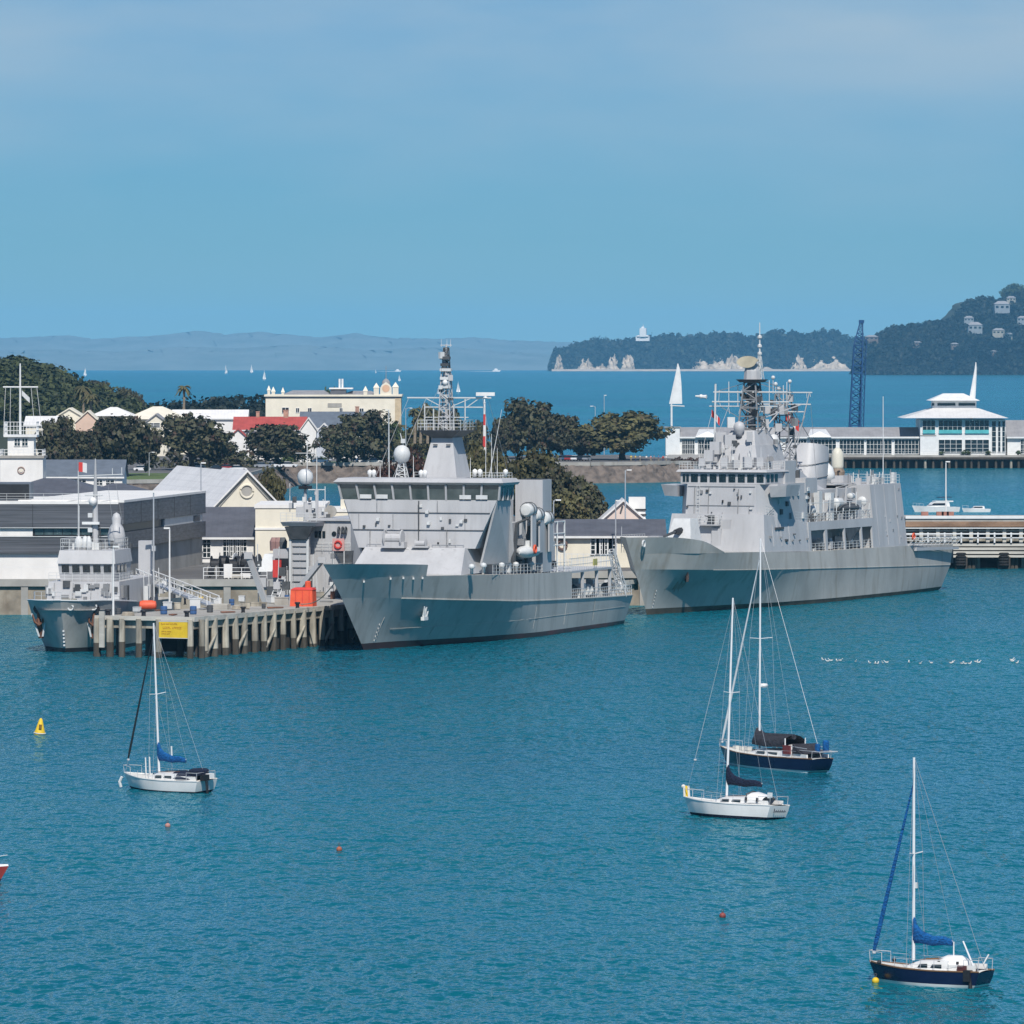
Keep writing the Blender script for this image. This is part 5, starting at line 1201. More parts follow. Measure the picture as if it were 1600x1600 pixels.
# --- slate roof workshop and tall cream block behind the cable reels
building('slate_workshop', 'white workshop with sagging slate roof behind the black cable reels', 892, 312, 402, 838, 792, 22, M_WWALL, M_SLATE, 'gable_side', QZ, 0, .8, 'building',
         [(323, 856, 1.0, 2.6), (354, 854, .9, 2.6), (363, 854, .9, 2.6), (371, 854, .9, 2.6), (380, 854, .9, 2.6)], wbars=(2, 4))
e_, w_, h_, _r = building('cream_block', 'tall plain cream block with flat roof beside the slate workshop', 888, 399, 506, 794, 794, 24, M_CREAM, M_WWALL, 'flat', QZ)
MB().box(-.08, w_ + .08, -.14, -.01, h_ - 3.0, h_ - 2.7).build('string_course', M_WWALL, e_)
e_, w_, h_, _r = building('cream_block', 'stepped cream block with a few small windows left of the middle ship bridge', 905, 498, 572, 800, 800, 16, M_CREAM, M_WWALL, 'flat', QZ, windows=[(541, 818, .7, 1.2), (548, 818, .7, 1.2), (538, 795, .1, .1)])
c0 = at(534, 776, 905); MB().box(at(532, 0, 905).x - at(498, 0, 905).x, at(551, 0, 905).x - at(498, 0, 905).x, .5, 7, h_ + .46, c0.z - QZ).build('stair_tower', M_CREAM, e_)
# --- long shed between the ships
e_, w_, h_, _r = building('long_shed', 'long white shed with plain slate roof between the two big ships', 872, 845, 1035, 836, 811, 16, M_CREAM, M_SLATE, 'gable_side', QZ, 0, .6, 'shed',
         [(930, 852, 1.1, 2.4), (938, 852, 1.1, 2.4), (949, 852, 1.3, 2.4), (957, 852, 1.1, 2.4)], wbars=(2, 4))
MB().torus((at(878.5, 0, 872).x - at(845, 0, 872).x, -.25, at(0, 851, 872).z - QZ), .62, .16, 'y').build('lifebuoy', mat('brown_ring', (.20, .13, .11), .8, .1, 1), e_)
e_, w_, h_, _r = building('pink_gabled_hall', 'pale pink gabled hall with a louvred lantern behind the long slate shed', 985, 938, 1010, 815, 780, 12, mat('pale_pink_wall', (.76, .62, .54), .7, .05, .3), M_ZINC, 'gable_front', QZ, 0, .5, 'hall')
ln = MB().box(w_ * .62, w_ * .98, .4, 3, h_ + .2, _r + .3).build('lantern', M_WWALL, e_)
for k in range(2): MB().box(w_ * .66, w_ * 1.0, .2, .39, h_ + .9 + k * .8, h_ + 1.15 + k * .8).build('louvre', M_BLACK, ln)
MB().prism([(w_ * .42, -.1, h_ + 1.4), (w_ * .47, -.1, h_ + 2.6), (w_ * .5, -.1, h_ + 2.4), (w_ * .45, -.1, h_ + 1.3)], (0, -.08, 0)).build('wall_vent', M_DARKGREY, e_)
# --- signal tower
def signal_tower():
    Y = 1200; e = empty('signal_tower', (at(30, 0, Y).x, Y, QZ), 0, 'white signal tower with balcony, round crest and flagmast at the left edge', 'tower')
    zz = lambda py: CAM_H - (py - LEVEL) / FPX * Y - QZ
    xx = lambda px: (px - 30) / FPX * Y
    MB().box(xx(0), xx(67), 0, 8, -1.5, zz(716)).build('lower_stage', M_WWALL, e)
    MB().box(xx(-2), xx(69), -.3, 8.3, zz(716) + .004, zz(712)).build('balcony', M_CONC, e)
    MB().rail([(xx(0), 8, zz(712)), (xx(0), 0, zz(712)), (xx(66), 0, zz(712)), (xx(66), 8, zz(712))], 1.15, .06, .9, 2, .06).build('balcony_rail', M_WHITE, e)
    MB().box(xx(11), xx(52), 1.5, 6.5, zz(712) + .004, zz(683)).build('upper_stage', M_WWALL, e)
    MB().box(xx(5), xx(57), .8, 7.2, zz(683) + .004, zz(679.5)).build('roof', M_WHITE, e)
    MB().rail([(xx(6), 7, zz(679.5)), (xx(6), 1, zz(679.5)), (xx(56), 1, zz(679.5)), (xx(56), 7, zz(679.5))], 2.4, .07, .6, 3, .06).build('roof_rail', M_WHITE, e)
    for px in (26, 38): window(e, (xx(px), 1.5, zz(691)), 1.0, 1.35, bars=(2, 2))
    c = (xx(33), -.08, zz(735)); cr = MB().torus(c, .62, .12, 'y', 16).build('crest', mat('crest_bronze', (.36, .26, .22), .6, .1, 1), e)
    MB().lathe(c, [(.35, -.05), (.35, .06)], 8, 'y').build('crest_boss', M_CREAM, cr)
    mx_ = xx(29)
    MB().tube([(mx_, 4, zz(679)), (mx_, 4, zz(568))], [.26, .14], 8).build('flagmast', M_WHITE, e)
    MB().tube([(xx(2), 4, zz(605)), (xx(57), 4, zz(605))], .14, 6).build('mast_yard', M_WHITE, e)
    for px in (6, 14, 46, 55): MB().tube([(xx(px), 4, zz(605)), (xx(px) * 1.25 + .4, 3, zz(681))], .04, 3).build('halyard', M_OFFWHITE, e)
    MB().loft([[(mx_ + .3 + .3 * k, 4 + .12 * math.sin(k), zz(610) - .28 * k), (mx_ + .3 + .3 * k, 4 + .12 * math.sin(k + 1), zz(610) - .28 * k - 1.0)] for k in range(6)], closed=False).build('signal_pennant', M_OFFWHITE, e)
signal_tower()
e_, w_, h_, _r = building('white_annexe', 'low white annexe with blue grey roof beside the signal tower', 1215, 66, 191, 744, 718, 14, M_WWALL, M_BLUEROOF, 'gable_side', QZ, 0, .4, 'building', [(114, 754, 1.5, .9), (128, 754, 1.5, .9), (155, 754, 1.2, .9), (172, 754, 1.5, .9)], wbars=(2, 2))
slab('quay_apron', [(-130, 968), (-60, 968), (-60, 1260), (-130, 1260)], QZ - .3, M_ASPH)
# --- town houses
building('cream_villa', 'cream gabled villa with finial left among the trees', 1780, 82, 135, 654, 637, 12, M_CREAM, M_CREAM, 'gable_front', group='town houses behind the trees')
building('low_cream_house', 'low cream house with pale roof behind the signal tower', 1760, 40, 100, 663, 650, 14, M_CREAM, M_ZINC, 'gable_side', group='town houses behind the trees')
building('peach_house', 'peach gabled house between the cream villa and white roofs', 1765, 118, 156, 660, 641, 10, mat('peach_wall', (.72, .52, .40), .7, .06, .3), M_CREAM, 'gable_front', group='town houses behind the trees')
building('white_roofed_house', 'house with wide white hip roof above the darkest round tree', 1790, 142, 208, 650, 636, 16, M_CREAM, M_WWALL, 'hip', group='town houses behind the trees')
building('pale_roofed_house', 'house with tall pale hip roof and grey lean-to', 1795, 196, 292, 655, 635, 18, M_CREAM, M_CREAM, 'hip', group='town houses behind the trees')
building('verandah_house', 'cream house with dark verandah and small round gable vent', 1765, 226, 262, 661, 646, 10, M_CREAM, M_GREYROOF, 'gable_front', group='town houses behind the trees', windows=[(240, 664, 3.4, 1.0)])
building('long_white_house', 'long low house with pale roof left of the red roofed one', 1800, 270, 385, 653, 640, 12, M_WWALL, M_ZINC, 'gable_side', group='town houses behind the trees')
e_, w_, h_, _r = building('red_roofed_house', 'white house under a bright red iron roof', 1700, 366, 476, 671, 651, 14, M_WWALL, M_REDROOF, 'gable_side', chimneys=((6, .9, 1.2), (13.5, 1.3, 1.6)), group='town houses behind the trees')
building('red_gable_porch', 'small white gable attached below the red roof at its left', 1688, 360, 384, 682, 669, 6, M_WWALL, M_REDROOF, 'gable_front', group='town houses behind the trees')
building('red_gable_porch', 'small white gable below the red roof at its right end', 1688, 470, 494, 672, 652, 6, M_WWALL, M_WWALL, 'gable_front', group='town houses behind the trees')
building('slate_terrace', 'long house under a blue grey roof right of the red roof', 1725, 470, 572, 668, 643, 16, M_WWALL, M_BLUEROOF, 'gable_side', chimneys=((15, 1.0, 1.2),), group='town houses behind the trees')
building('slate_gable', 'white gable end with blue grey roof in front of the slate terrace', 1705, 494, 518, 676, 661, 8, mat('pale_blue_wall', (.56, .60, .66), .7, .05, .4), M_WWALL, 'gable_front', group='town houses behind the trees')
building('white_cottage', 'small white cottage glimpsed between the tree trunks', 1640, 466, 486, 716, 702, 8, M_WWALL, M_ZINC, 'gable_front', group='town houses behind the trees', windows=[(474, 720, .9, 1.2)])
# big cream hall with turret
e_, w_, h_, _r = building('cream_hotel', 'big cream hotel with ornate corner turrets and flat cornice above the town', 1850, 415, 626, 622, 606, 22, M_CREAM, M_GREYROOF, 'flat', cat='hotel',
   windows=[(446, 641, 1.9, 1.5), (465, 641, .9, 1.2), (484, 641, 1.0, 1.2), (533, 641, .8, 1.2), (565, 641, 1.1, 1.0)], wbars=(2, 1))
X = lambda px: (px - 415) / FPX * 1850
Zt = lambda py: CAM_H - (py - LEVEL) / FPX * 1850 - TZ
MB().box(-.4, w_ + .4, -.6, 22.4, h_ + .46, h_ + 1.0).build('cornice', M_CREAM, e_)
for a, b, t in ((440, 516, 610), (533, 590, 611)):
    MB().add([(X(a), 1.5, h_ + 1.0), (X(b), 1.5, h_ + 1.0), (X(b), 14, h_ + 1.0), (X(a), 14, h_ + 1.0), (X(a) + 3, 7, Zt(t)), (X(b) - 2, 7, Zt(t))], [(0, 1, 5, 4), (1, 2, 5), (2, 3, 4, 5), (3, 0, 4)]).build('hip_roof', M_GREYROOF, e_)
MB().box(X(516), X(540), 2, 10, h_ + 1.0, Zt(608)).build('plant_room', M_SLATE, e_)
MB().box(X(514), X(551), 1.6, 10.4, Zt(608) + .003, Zt(606)).build('plant_room_roof', M_WWALL, e_)
for px in (530, 534.5): MB().tube([(X(px), 4, Zt(606)), (X(px), 4, Zt(592))], .3, 8).build('roof_flue', M_WHITE, e_)
MB().box(X(512), X(534), -.15, -.01, Zt(636), Zt(630)).build('roller_blind', M_CONC, e_)
for px, wd, top in ((588, 8, 606), (618, 9, 605), (420, 4, 610), (427, 5, 612), (442, 4, 613), (571, 6, 611)):
    t_ = MB().box(X(px - wd / 2), X(px + wd / 2), -.5, 1.4, h_ + 1.0, Zt(top)); cxx = X(px)
    q = wd * .185 / 2 + .2
    t_.add([(cxx - q, -.6, Zt(top)), (cxx + q, -.6, Zt(top)), (cxx + q, 1.5, Zt(top)), (cxx - q, 1.5, Zt(top)), (cxx, .45, Zt(top) + 1.5)], [(0, 1, 4), (1, 2, 4), (2, 3, 4), (3, 0, 4), (3, 2, 1, 0)])
    t_.build('turret', M_CREAM, e_)
MB().prism([(X(594), -.3, h_ + 1), (X(612), -.3, h_ + 1), (X(612), -.3, Zt(606)), (X(609), -.3, Zt(601)), (X(603), -.3, Zt(597)), (X(597), -.3, Zt(601)), (X(594), -.3, Zt(606))], (0, .8, 0)).build('curved_pediment', M_CREAM, e_)
MB().lathe((X(603), -.36, Zt(607)), [(1.1, 0), (1.1, .05)], 14, 'y').build('pediment_panel', mat('peach_panel', (.72, .46, .30), .7, .06, .5), e_)
MB().lathe((X(603), 1.5, Zt(600)), [(1.2, 0), (1.1, .7), (.6, 1.3), (.1, 1.6), (.06, 5.2)], 10).build('cupola', M_GREYROOF, e_)
MB().box(w_ - 1.6, w_ + .12, -.25, -.01, 0, h_ - .1).build('quoin', mat('quoin_stone', (.62, .50, .33), .8, .1, .8), e_)
# --- ferry terminal on its wharf
def ferry_terminal():
    Y = 1850; x0 = at(1045, 0, Y).x
    X = lambda px: (px - 1045) / FPX * Y
    Z = lambda py: CAM_H - (py - LEVEL) / FPX * Y
    wh = empty('ferry_wharf', (x0, Y - 4, 0), 0, 'dark piled wharf deck carrying the white ferry terminal', 'wharf')
    MB().box(X(1045), X(1990), 0, 46, Z(716), Z(711)).build('deck', M_CONC, wh)
    MB().box(X(1300), X(1985), 3, 44, -2, Z(716) - .01).build('underdeck_shade', M_BLACK, wh)  # solid black block painting the shade beneath the deck
    for k in range(64):
        px = 1200 + k * 12.2 + random.uniform(-2, 2)
        MB().tube([(X(px), .6, -2), (X(px), .6, Z(716))], .38, 6).build('pile', M_PILEDK if random.random() < .9 else M_PILE, wh)  # mostly the dark tone: underdeck shade put into the pile colour
    MB().box(X(1045), X(1990), -.3, -.01, Z(717.5), Z(714)).build('fender_beam', M_DKTIMBSHADE, wh)
    e = empty('ferry_terminal', (x0, Y, Z(711)), 0, 'long white ferry terminal with strip windows and two-tier pavilion on piles', 'building')
    B = Z(711); z = lambda py: Z(py) - B
    def wing(a, b, pe, pr, dep):
        w = X(b) - X(a)
        MB().box(X(a), X(b), 0, dep, 0, z(pe)).build('wall', M_WHITE, e)
        r = MB().prism([(X(a) - .3, -.9, z(pe) - .1), (X(a) - .3, dep * .5, z(pr)), (X(a) - .3, dep + .9, z(pe) - .1)], (w + .6, 0, 0)).build('roof', M_GREYROOF, e)
        MB().box(X(a) - .3, X(b) + .3, -1.05, -.91, z(pe) - .35, z(pe) + .1).build('gutter', M_WHITE, r)
    wing(1062, 1436, 683, 668, 16); wing(1574, 1960, 683, 657, 18)
    def strip(a, b, pt, pb, nb, rows=2):
        w = X(b) - X(a); h = z(pt) - z(pb); window(e, ((X(a) + X(b)) / 2, 0, (z(pt) + z(pb)) / 2), w, h, bars=(nb, rows), depth=.25)
    for a, b in ((1066, 1085), (1091, 1124), (1134, 1166), (1228, 1260), (1266, 1306), (1312, 1350), (1354, 1393), (1398, 1435), (1595, 1620), (1626, 1660), (1665, 1700), (1706, 1742), (1748, 1784), (1790, 1830), (1840, 1890), (1896, 1950)): strip(a, b, 687, 709, 7, 3)
    for px in (1105, 1280, 1180):
        MB().add([(X(px - 19), -1.6, z(683)), (X(px + 19), -1.6, z(683)), (X(px + 12), 6, z(671)), (X(px - 12), 6, z(671)), (X(px), -1.0, z(674))], [(0, 1, 4), (1, 2, 4), (2, 3, 4), (3, 0, 4)]).build('roof_gablet', M_WHITE, e)
    # pavilion
    a, b = 1437, 1570
    MB().box(X(a), X(b), -2.5, 18, 0, z(655)).build('pavilion_wall', M_WHITE, e)
    MB().add([(X(1409), -5, z(653)), (X(1574), -5, z(653)), (X(1574), 22, z(653)), (X(1409), 22, z(653)), (X(1458), 3, z(638)), (X(1530), 3, z(638)), (X(1530), 13, z(638)), (X(1458), 13, z(638))],
             [(0, 1, 5, 4), (1, 2, 6, 5), (2, 3, 7, 6), (3, 0, 4, 7), (4, 5, 6, 7), (3, 2, 1, 0)]).build('pavilion_roof', mat('white_iron_roof', (.72, .71, .69), .5, .06, .4, wave=('X', 1.0, .08)), e)
    MB().box(X(1459), X(1527), 3.5, 12.5, z(638) + .01, z(626)).build('lantern', M_WHITE, e)
    for c, d in ((1457, 1461), (1466, 1494), (1499, 1525)): MB().box(X(c), X(d), 3.35, 3.49, z(634), z(630)).build('lantern_window', M_GLASS, e)
    MB().add([(X(1452), 1.5, z(626)), (X(1532), 1.5, z(626)), (X(1532), 14.5, z(626)), (X(1452), 14.5, z(626)), (X(1477), 6, z(615)), (X(1508), 6, z(615)), (X(1508), 10, z(615)), (X(1477), 10, z(615))],
             [(0, 1, 5, 4), (1, 2, 6, 5), (2, 3, 7, 6), (3, 0, 4, 7), (4, 5, 6, 7), (3, 2, 1, 0)]).build('lantern_roof', M_WHITE, e)
    tq = mat('turquoise_glass', (.12, .50, .52), .15, .1, .8, spec=.7)
    for c, d, nb in ((1441, 1460, 3), (1466, 1502, 5), (1507, 1544, 5)):
        w = X(d) - X(c)
        window(e, ((X(c) + X(d)) / 2, -2.5, (z(656.5) + z(676)) / 2), w, z(656.5) - z(676), bars=(nb, 2), depth=.25)
        MB().box(X(c), X(d), -2.95, -2.78, z(677), z(671.5)).build('balcony_panel', tq, e)
    for c, d, nb in ((1466, 1502, 4), (1507, 1544, 4)):
        window(e, ((X(c) + X(d)) / 2, -2.5, (z(687) + z(707)) / 2), X(d) - X(c), z(687) - z(707), bars=(nb, 3), depth=.25)
    for c, d in ((1549, 1555), (1558.5, 1562), (1565, 1569)): window(e, ((X(c) + X(d)) / 2, -2.5, (z(658) + z(706)) / 2), X(d) - X(c), z(658) - z(706), bars=(1, 6), depth=.2)
    MB().box(X(1437), X(1462), -2.62, -2.51, z(681), z(679.5)).build('string_course', M_CONC, e)
    for px in (1470, 1505, 1512, 1543, 1590):
        q = leaf_mass([(X(px), -3.2, .8)], [.8], 60, .35); quads('planter_shrub', q, M_GREEN, e)
    MB().rail([(X(1300), -3.6, 0), (X(1600), -3.6, 0)], 1.1, .04, 3.0, 2, .05).build('deck_rail', M_OFFWHITE, e)
    # gateway tower at the landward end
    MB().box(X(1040), X(1062), -1, 6, -1.5, z(668)).build('gate_tower', M_WHITE, e)
    MB().box(X(1038), X(1064), -1.3, 6.3, z(668) + .005, z(667)).build('gate_cap', M_CONC, e)
ferry_terminal()
def sail_mast(px, ptop, pboom, pbase, Y, w, label):
    z = lambda py: CAM_H - (py - LEVEL) / FPX * Y
    e = empty('sail_sculpture', (at(px, 0, Y).x, Y, z(pbase)), 0, label, 'sculpture', 'white sail masts on the ferry wharf')
    H_ = z(ptop) - z(pbase); hb = z(pboom) - z(pbase)
    MB().tube([(-.5, 0, 0), (-.5, 0, hb), (.2 + w * .3, 0, H_)], [.32, .28, .1], 8).build('pole', M_WHITE, e)
    rows = []
    for i in range(9):
        t = i / 8; zz = hb + (H_ - hb) * t; l = -1.2 * (1 - t) + (.2 + w * .3) * t; r = l + w * (1 - t) ** .75 + .15
        rows.append([(l + (r - l) * k / 4, -.5 * math.sin(math.pi * k / 4) * (1 - t * .6), zz) for k in range(5)])
    MB().loft(rows, closed=False).build('sail', M_WHITE, e, smooth=True)
    MB().tube([(-.9, 0, hb - .5), (w * .9, -.2, hb - .7)], .18, 6).build('boom', M_OFFWHITE, e)
    return e
sail_mast(1052, 568, 631, 668, 1848, 3.6, 'white sail on a tall pole at the landward end of the ferry wharf')
sail_mast(1521, 566, 622, 655, 1862, 1.6, 'narrow white sail mast behind the pavilion roof')
# --- blue crane behind the terminal
def crane():
    Y = 1930; z = lambda py: CAM_H - (py - LEVEL) / FPX * Y
    e = empty('lattice_crane', (at(1330, 0, Y).x, Y, 0), 0, 'tall dark blue lattice crane boom rising behind the ferry terminal', 'crane')
    m = mat('crane_blue', (.012, .075, .20), .5, .1, .5)
    X = lambda px: (px - 1330) / FPX * Y
    MB().lattice((X(1334), 0, 3), (X(1341), 0, z(540)), 3.4, 2.6, 16, .28, .17).build('boom', m, e)
    MB().lattice((X(1341), 0, z(540)), (X(1346), 0, z(503)), 2.6, .8, 6, .2, .12).build('boom_head', m, e)
    MB().lattice((X(1345), 1.5, 8), (X(1351), 1.5, z(530)), 1.6, 1.2, 14, .15, .09).build('back_mast', m, e)
    MB().box(-7, 9, -5, 7, -.8, 2.2).build('barge', M_BLACK, e)
    MB().box(-2, 4, -2, 3, 2.2, 6.4).build('cab', m, e)
    MB().box(X(1342), X(1350), -.8, .8, z(505), z(500)).build('sheave_block', m, e)
    MB().tube([(X(1346), 0, z(502)), (X(1351), 1.5, z(530))], .08, 4).build('pendant', m, e)
crane()
# --- headland house and houses on the wooded hill
def far_house(px, py, Y, w, h, d, label, wallm, roofm, tower=False, group=None):
    p = at(px, py, Y); e = empty('hill_house', p, R(random.uniform(-12, 12)), label, 'house', group)
    MB().box(-w / 2, w / 2, 0, d, -6, h * .65).build('wall', wallm, e)
    MB().add([(-w / 2 - 1, -1, h * .65), (w / 2 + 1, -1, h * .65), (w / 2 + 1, d + 1, h * .65), (-w / 2 - 1, d + 1, h * .65), (-w / 4, d / 2, h), (w / 4, d / 2, h)], [(0, 1, 5, 4), (1, 2, 5), (2, 3, 4, 5), (3, 0, 4), (3, 2, 1, 0)]).build('roof', roofm, e)
    for k in range(3): MB().box(-w / 2 + w * (k + .5) / 3 - w * .09, -w / 2 + w * (k + .5) / 3 + w * .09, -.3, -.02, h * .2, h * .45).build('window', M_GLASS, e)
    if tower: MB().box(-7, 9, -4, 12, h * .5, h * 2.9).build('tower', wallm, e); MB().box(-3, 4, 0, 8, h * 2.9 + .01, h * 3.3).build('tower_cap', wallm, e); MB().tube([(1, 4, h * 3.3), (1, 4, h * 3.9)], .6, 5).build('aerial', wallm, e)
    return e
far_house(1004, 529, YH - 90, 34, 9, 14, 'white house with tall square tower on the far headland', M_WHITE, M_WWALL, True)
gh = 'houses among the trees on the wooded hill'
for px, py, w, h, lab, wm in ((1524, 516, 24, 14, 'pale house lowest of the three large houses on the wooded hill', 'b'), (1514, 502, 16, 9, 'small pale house above the lowest large house on the hill', 'b'), (1566, 484, 26, 15, 'large grey house near the crest of the wooded hill', 'b'), (1580, 470, 15, 8, 'pale roofed house just under the crest trees', 'c'),
        (1560, 522, 20, 10, 'cream house in the lower trees at the right of the hill', 'c'), (1576, 526, 12, 7, 'small cream house next to the lower cream house', 'c'), (1598, 502, 18, 9, 'pale house at the right edge of the wooded hill', 'b'), (1492, 541, 12, 6, 'small brown house low on the wooded slope', 'd'), (1554, 552, 10, 5, 'tiny brown house near the foot of the wooded hill', 'd'), (1432, 538, 16, 5, 'long low house in the middle of the wooded slope', 'd'), (1362, 531, 22, 8, 'pinkish house at the left end of the wooded hill', 'd')):
    far_house(px, py, YD - 95 - max(0, (py - 480)) * .9, w, h, 12, lab, {'b': mat('hill_wall_blue', (.26, .29, .31), .7, .06, .2), 'c': mat('hill_wall_cream', (.36, .34, .28), .7, .06, .2), 'd': mat('hill_wall_brown', (.17, .13, .11), .7, .1, .2)}[wm], M_GREYROOF, group=gh)
# ------------------------------------------------------------------ trees
PROTOS = {}
def protos(kind, m, n, **kw):
    out = []
    for i in range(n):
        c, t = tree_mesh(10, 14, m, seed=hash(kind) % 97 + i * 13 if False else len(kind) * 7 + i * 13, **kw); C.objects.unlink(c); C.objects.unlink(t); out.append((c, t))
    PROTOS[kind] = out
protos('pohut', M_POHUT, 3, nclump=74, per=66, size=.55)
protos('green', M_GREEN, 2, nclump=46, per=58, size=.62)
protos('olive', M_OLIVE, 2, nclump=72, per=62, size=.55)
protos('burg', M_BURG, 1, nclump=64, per=60, size=.5)
def tree_at(kind, px, ptop, pbase, wpx, Y, label, group=None, ground=TZ, i=0):
    """crown px-centre, top row, trunk foot row only for reference, crown width in pixels"""
    p = at(px, pbase, Y); top = at(px, ptop, Y).z
    h = max(3, top - ground); r = wpx / 2 / FPX * Y
    pr = PROTOS[kind][i % len(PROTOS[kind])]
    return put_tree(pr, 'tree', (p.x, Y, ground), (r / 8.6, r / 8.6, h / 13.6), random.uniform(0, 6.28), label, group)
row = 'spreading dark trees along the town shore'
for a in ((88, 650, 735, 66, 1500, 'dark spreading tree beside the white signal tower', 'pohut'), (128, 668, 740, 70, 1480, 'low dark tree behind the blue grey roofed annexe', 'pohut'),
          (182, 645, 745, 112, 1490, 'broad dark reddish tree with leaning trunk beside the lawn', 'pohut'), (222, 672, 738, 50, 1560, 'small dark tree above the green lawn', 'pohut'),
          (300, 643, 742, 122, 1560, 'large round dark tree above the white shed roof', 'pohut'), (352, 690, 745, 60, 1580, 'low dark tree between two larger round crowns', 'pohut'),
          (434, 659, 740, 106, 1600, 'round dark tree in front of the red roofed house', 'pohut'), (528, 664, 738, 76, 1640, 'dark tree in front of the slate gable end', 'pohut'),
          (568, 641, 738, 108, 1650, 'largest dark tree below the right half of the cream hotel', 'pohut'), (608, 655, 735, 50, 1655, 'green tree touching the right end of the cream hotel', 'green'),
          (790, 650, 722, 44, 1720, 'small dark tree at the left of the pair of round shore trees', 'pohut'), (826, 622, 722, 104, 1725, 'tall dark tree left of the big round shore tree', 'pohut'),
          (878, 645, 722, 80, 1712, 'dark tree filling the gap between the two round shore trees', 'pohut'),
          (972, 640, 720, 140, 1702, 'very broad round tree beside the ferry wharf', 'olive'), (918, 668, 720, 62, 1700, 'lower dark lobe tree left of the broad wharf tree', 'pohut')):
    tree_at(a[6], a[0], a[1], a[2], a[3], a[4], a[5], row, i=int(a[0]) % 3)
near = 'dark trees behind the middle ship funnel'
for a in ((770, 702, 800, 84, 1045, 'olive tree right behind the middle ship mast', 'olive'), (828, 697, 800, 110, 1060, 'tallest olive tree above the middle ship funnel', 'olive'), (868, 728, 805, 84, 1015, 'dark tree right beside the middle ship funnel', 'pohut'),
          (906, 742, 805, 92, 1025, 'rightmost dark tree leaning over the inlet behind the long shed', 'pohut'), (880, 765, 812, 90, 992, 'low bushy tree directly behind the long slate shed', 'olive'),
          (640, 704, 760, 86, 1100, 'burgundy leaved tree left of the middle ship mast', 'burg'), (600, 724, 762, 60, 1105, 'low burgundy tree behind the middle ship bridge', 'burg'), (700, 712, 760, 86, 1095, 'burgundy tree hidden behind the middle ship mast pylon', 'burg'), (745, 690, 770, 56, 1110, 'pale olive tree behind the whip aerials of the middle ship', 'olive')):
    tree_at(a[6], a[0], a[1], a[2], a[3], a[4], a[5], near, QZ, i=int(a[0]) % 3)
tree_at('olive', 422, 732, 775, 62, 960, 'dark bushy tree behind the right cream gable', None, QZ, 1)
tree_at('green', 100, 650, 690, 40, 1700, 'green tree between the signal tower and the cream villa', 'garden trees in the town')
tree_at('green', 160, 654, 690, 36, 1720, 'yellow green tree in front of the peach house', 'garden trees in the town')
tree_at('olive', 235, 664, 700, 40, 1700, 'olive tree below the verandah house', 'garden trees in the town')
tree_at('green', 520, 602, 640, 40, 1960, 'dark tree standing up behind the cream hotel roof', 'garden trees in the town')
for k, (px, pt, w) in enumerate(((665, 628, 54), (700, 640, 60), (742, 655, 44), (655, 668, 50))):
    tree_at('olive', px, pt, 720, w, 1760, ('brownish tree behind the middle ship yardarm', 'brownish tree under the middle ship lattice mast', 'olive tree right of the middle ship lattice mast', 'low brownish tree left of the mast platform')[k], 'brown trees right of the hotel', i=k)
# background belt of trees beyond the roofs
def belt(name, pts, Y, n, rad, per, size, m, spread=60, ground_=TZ):
    cs, rs = [], []
    for _ in range(n):
        px = random.uniform(pts[0][0], pts[-1][0]); top = at(px, lerp_poly(pts, px), Y).z; f = random.random() ** .6
        r = rad * random.uniform(.6, 1.2); y = Y + random.uniform(-spread, spread)
        cs.append(((px - 800) / FPX * y, y, max(ground_ + .5, ground_ + (top - ground_) * f - r * .7))); rs.append(r)
    o = quads(name, leaf_mass(cs, rs, per, size), m); o['kind'] = 'stuff'; return o
belt('treeline', [(200, 633), (250, 622), (300, 620), (355, 617), (372, 612), (390, 611), (420, 618), (440, 622)], 2250, 170, 5, 40, .85, M_FAR, 60)
belt('treeline', [(600, 660), (640, 652), (700, 668), (770, 690)], 1800, 60, 4, 50, .7, M_OLIVE, 25)
belt('undergrowth', [(430, 735), (600, 734), (640, 735), (770, 735)], 1662, 40, 2.2, 50, .45, M_GREEN, 6)
belt('undergrowth', [(250, 738), (440, 736)], 1600, 40, 2.4, 50, .45, M_POHUT, 12)
# wooded hill at the left: many crowns over the slope
cs, rs = [], []
for _ in range(640):
    y = random.uniform(1900, 2330); px = random.uniform(-60, 240); x = (px - 800) / FPX * y
    z = hill_z(x, y); 
    if z < TZ + .3 and px > 150 and random.random() < .5: continue
    r = random.uniform(2.6, 5.2); cs.append((x, y, z + r * .9)); rs.append(r)
o = quads('hill_wood', leaf_mass(cs, rs, 70, .75), foliage('hill_leaves', (0.062, 0.075, 0.026), (0.026, 0.036, 0.016), (0.085, 0.060, 0.025), .5)); o['kind'] = 'stuff'
for k, (px, pt, w, lab) in enumerate(((30, 556, 60, 'round dark tree on the crest of the left hill'), (80, 572, 50, 'dark tree on the shoulder of the left hill'), (150, 592, 56, 'dark tree low on the right slope of the left hill'), (196, 603, 36, 'dark tree at the foot of the left hill'), (215, 612, 26, 'small dark bush tree right of the left hill'))):
    Y = 2120; x = (px - 800) / FPX * Y
    tree_at('green' if k < 2 else 'pohut', px, pt, 640, w, Y, lab, 'trees on the left hill', hill_z(x, Y), k)
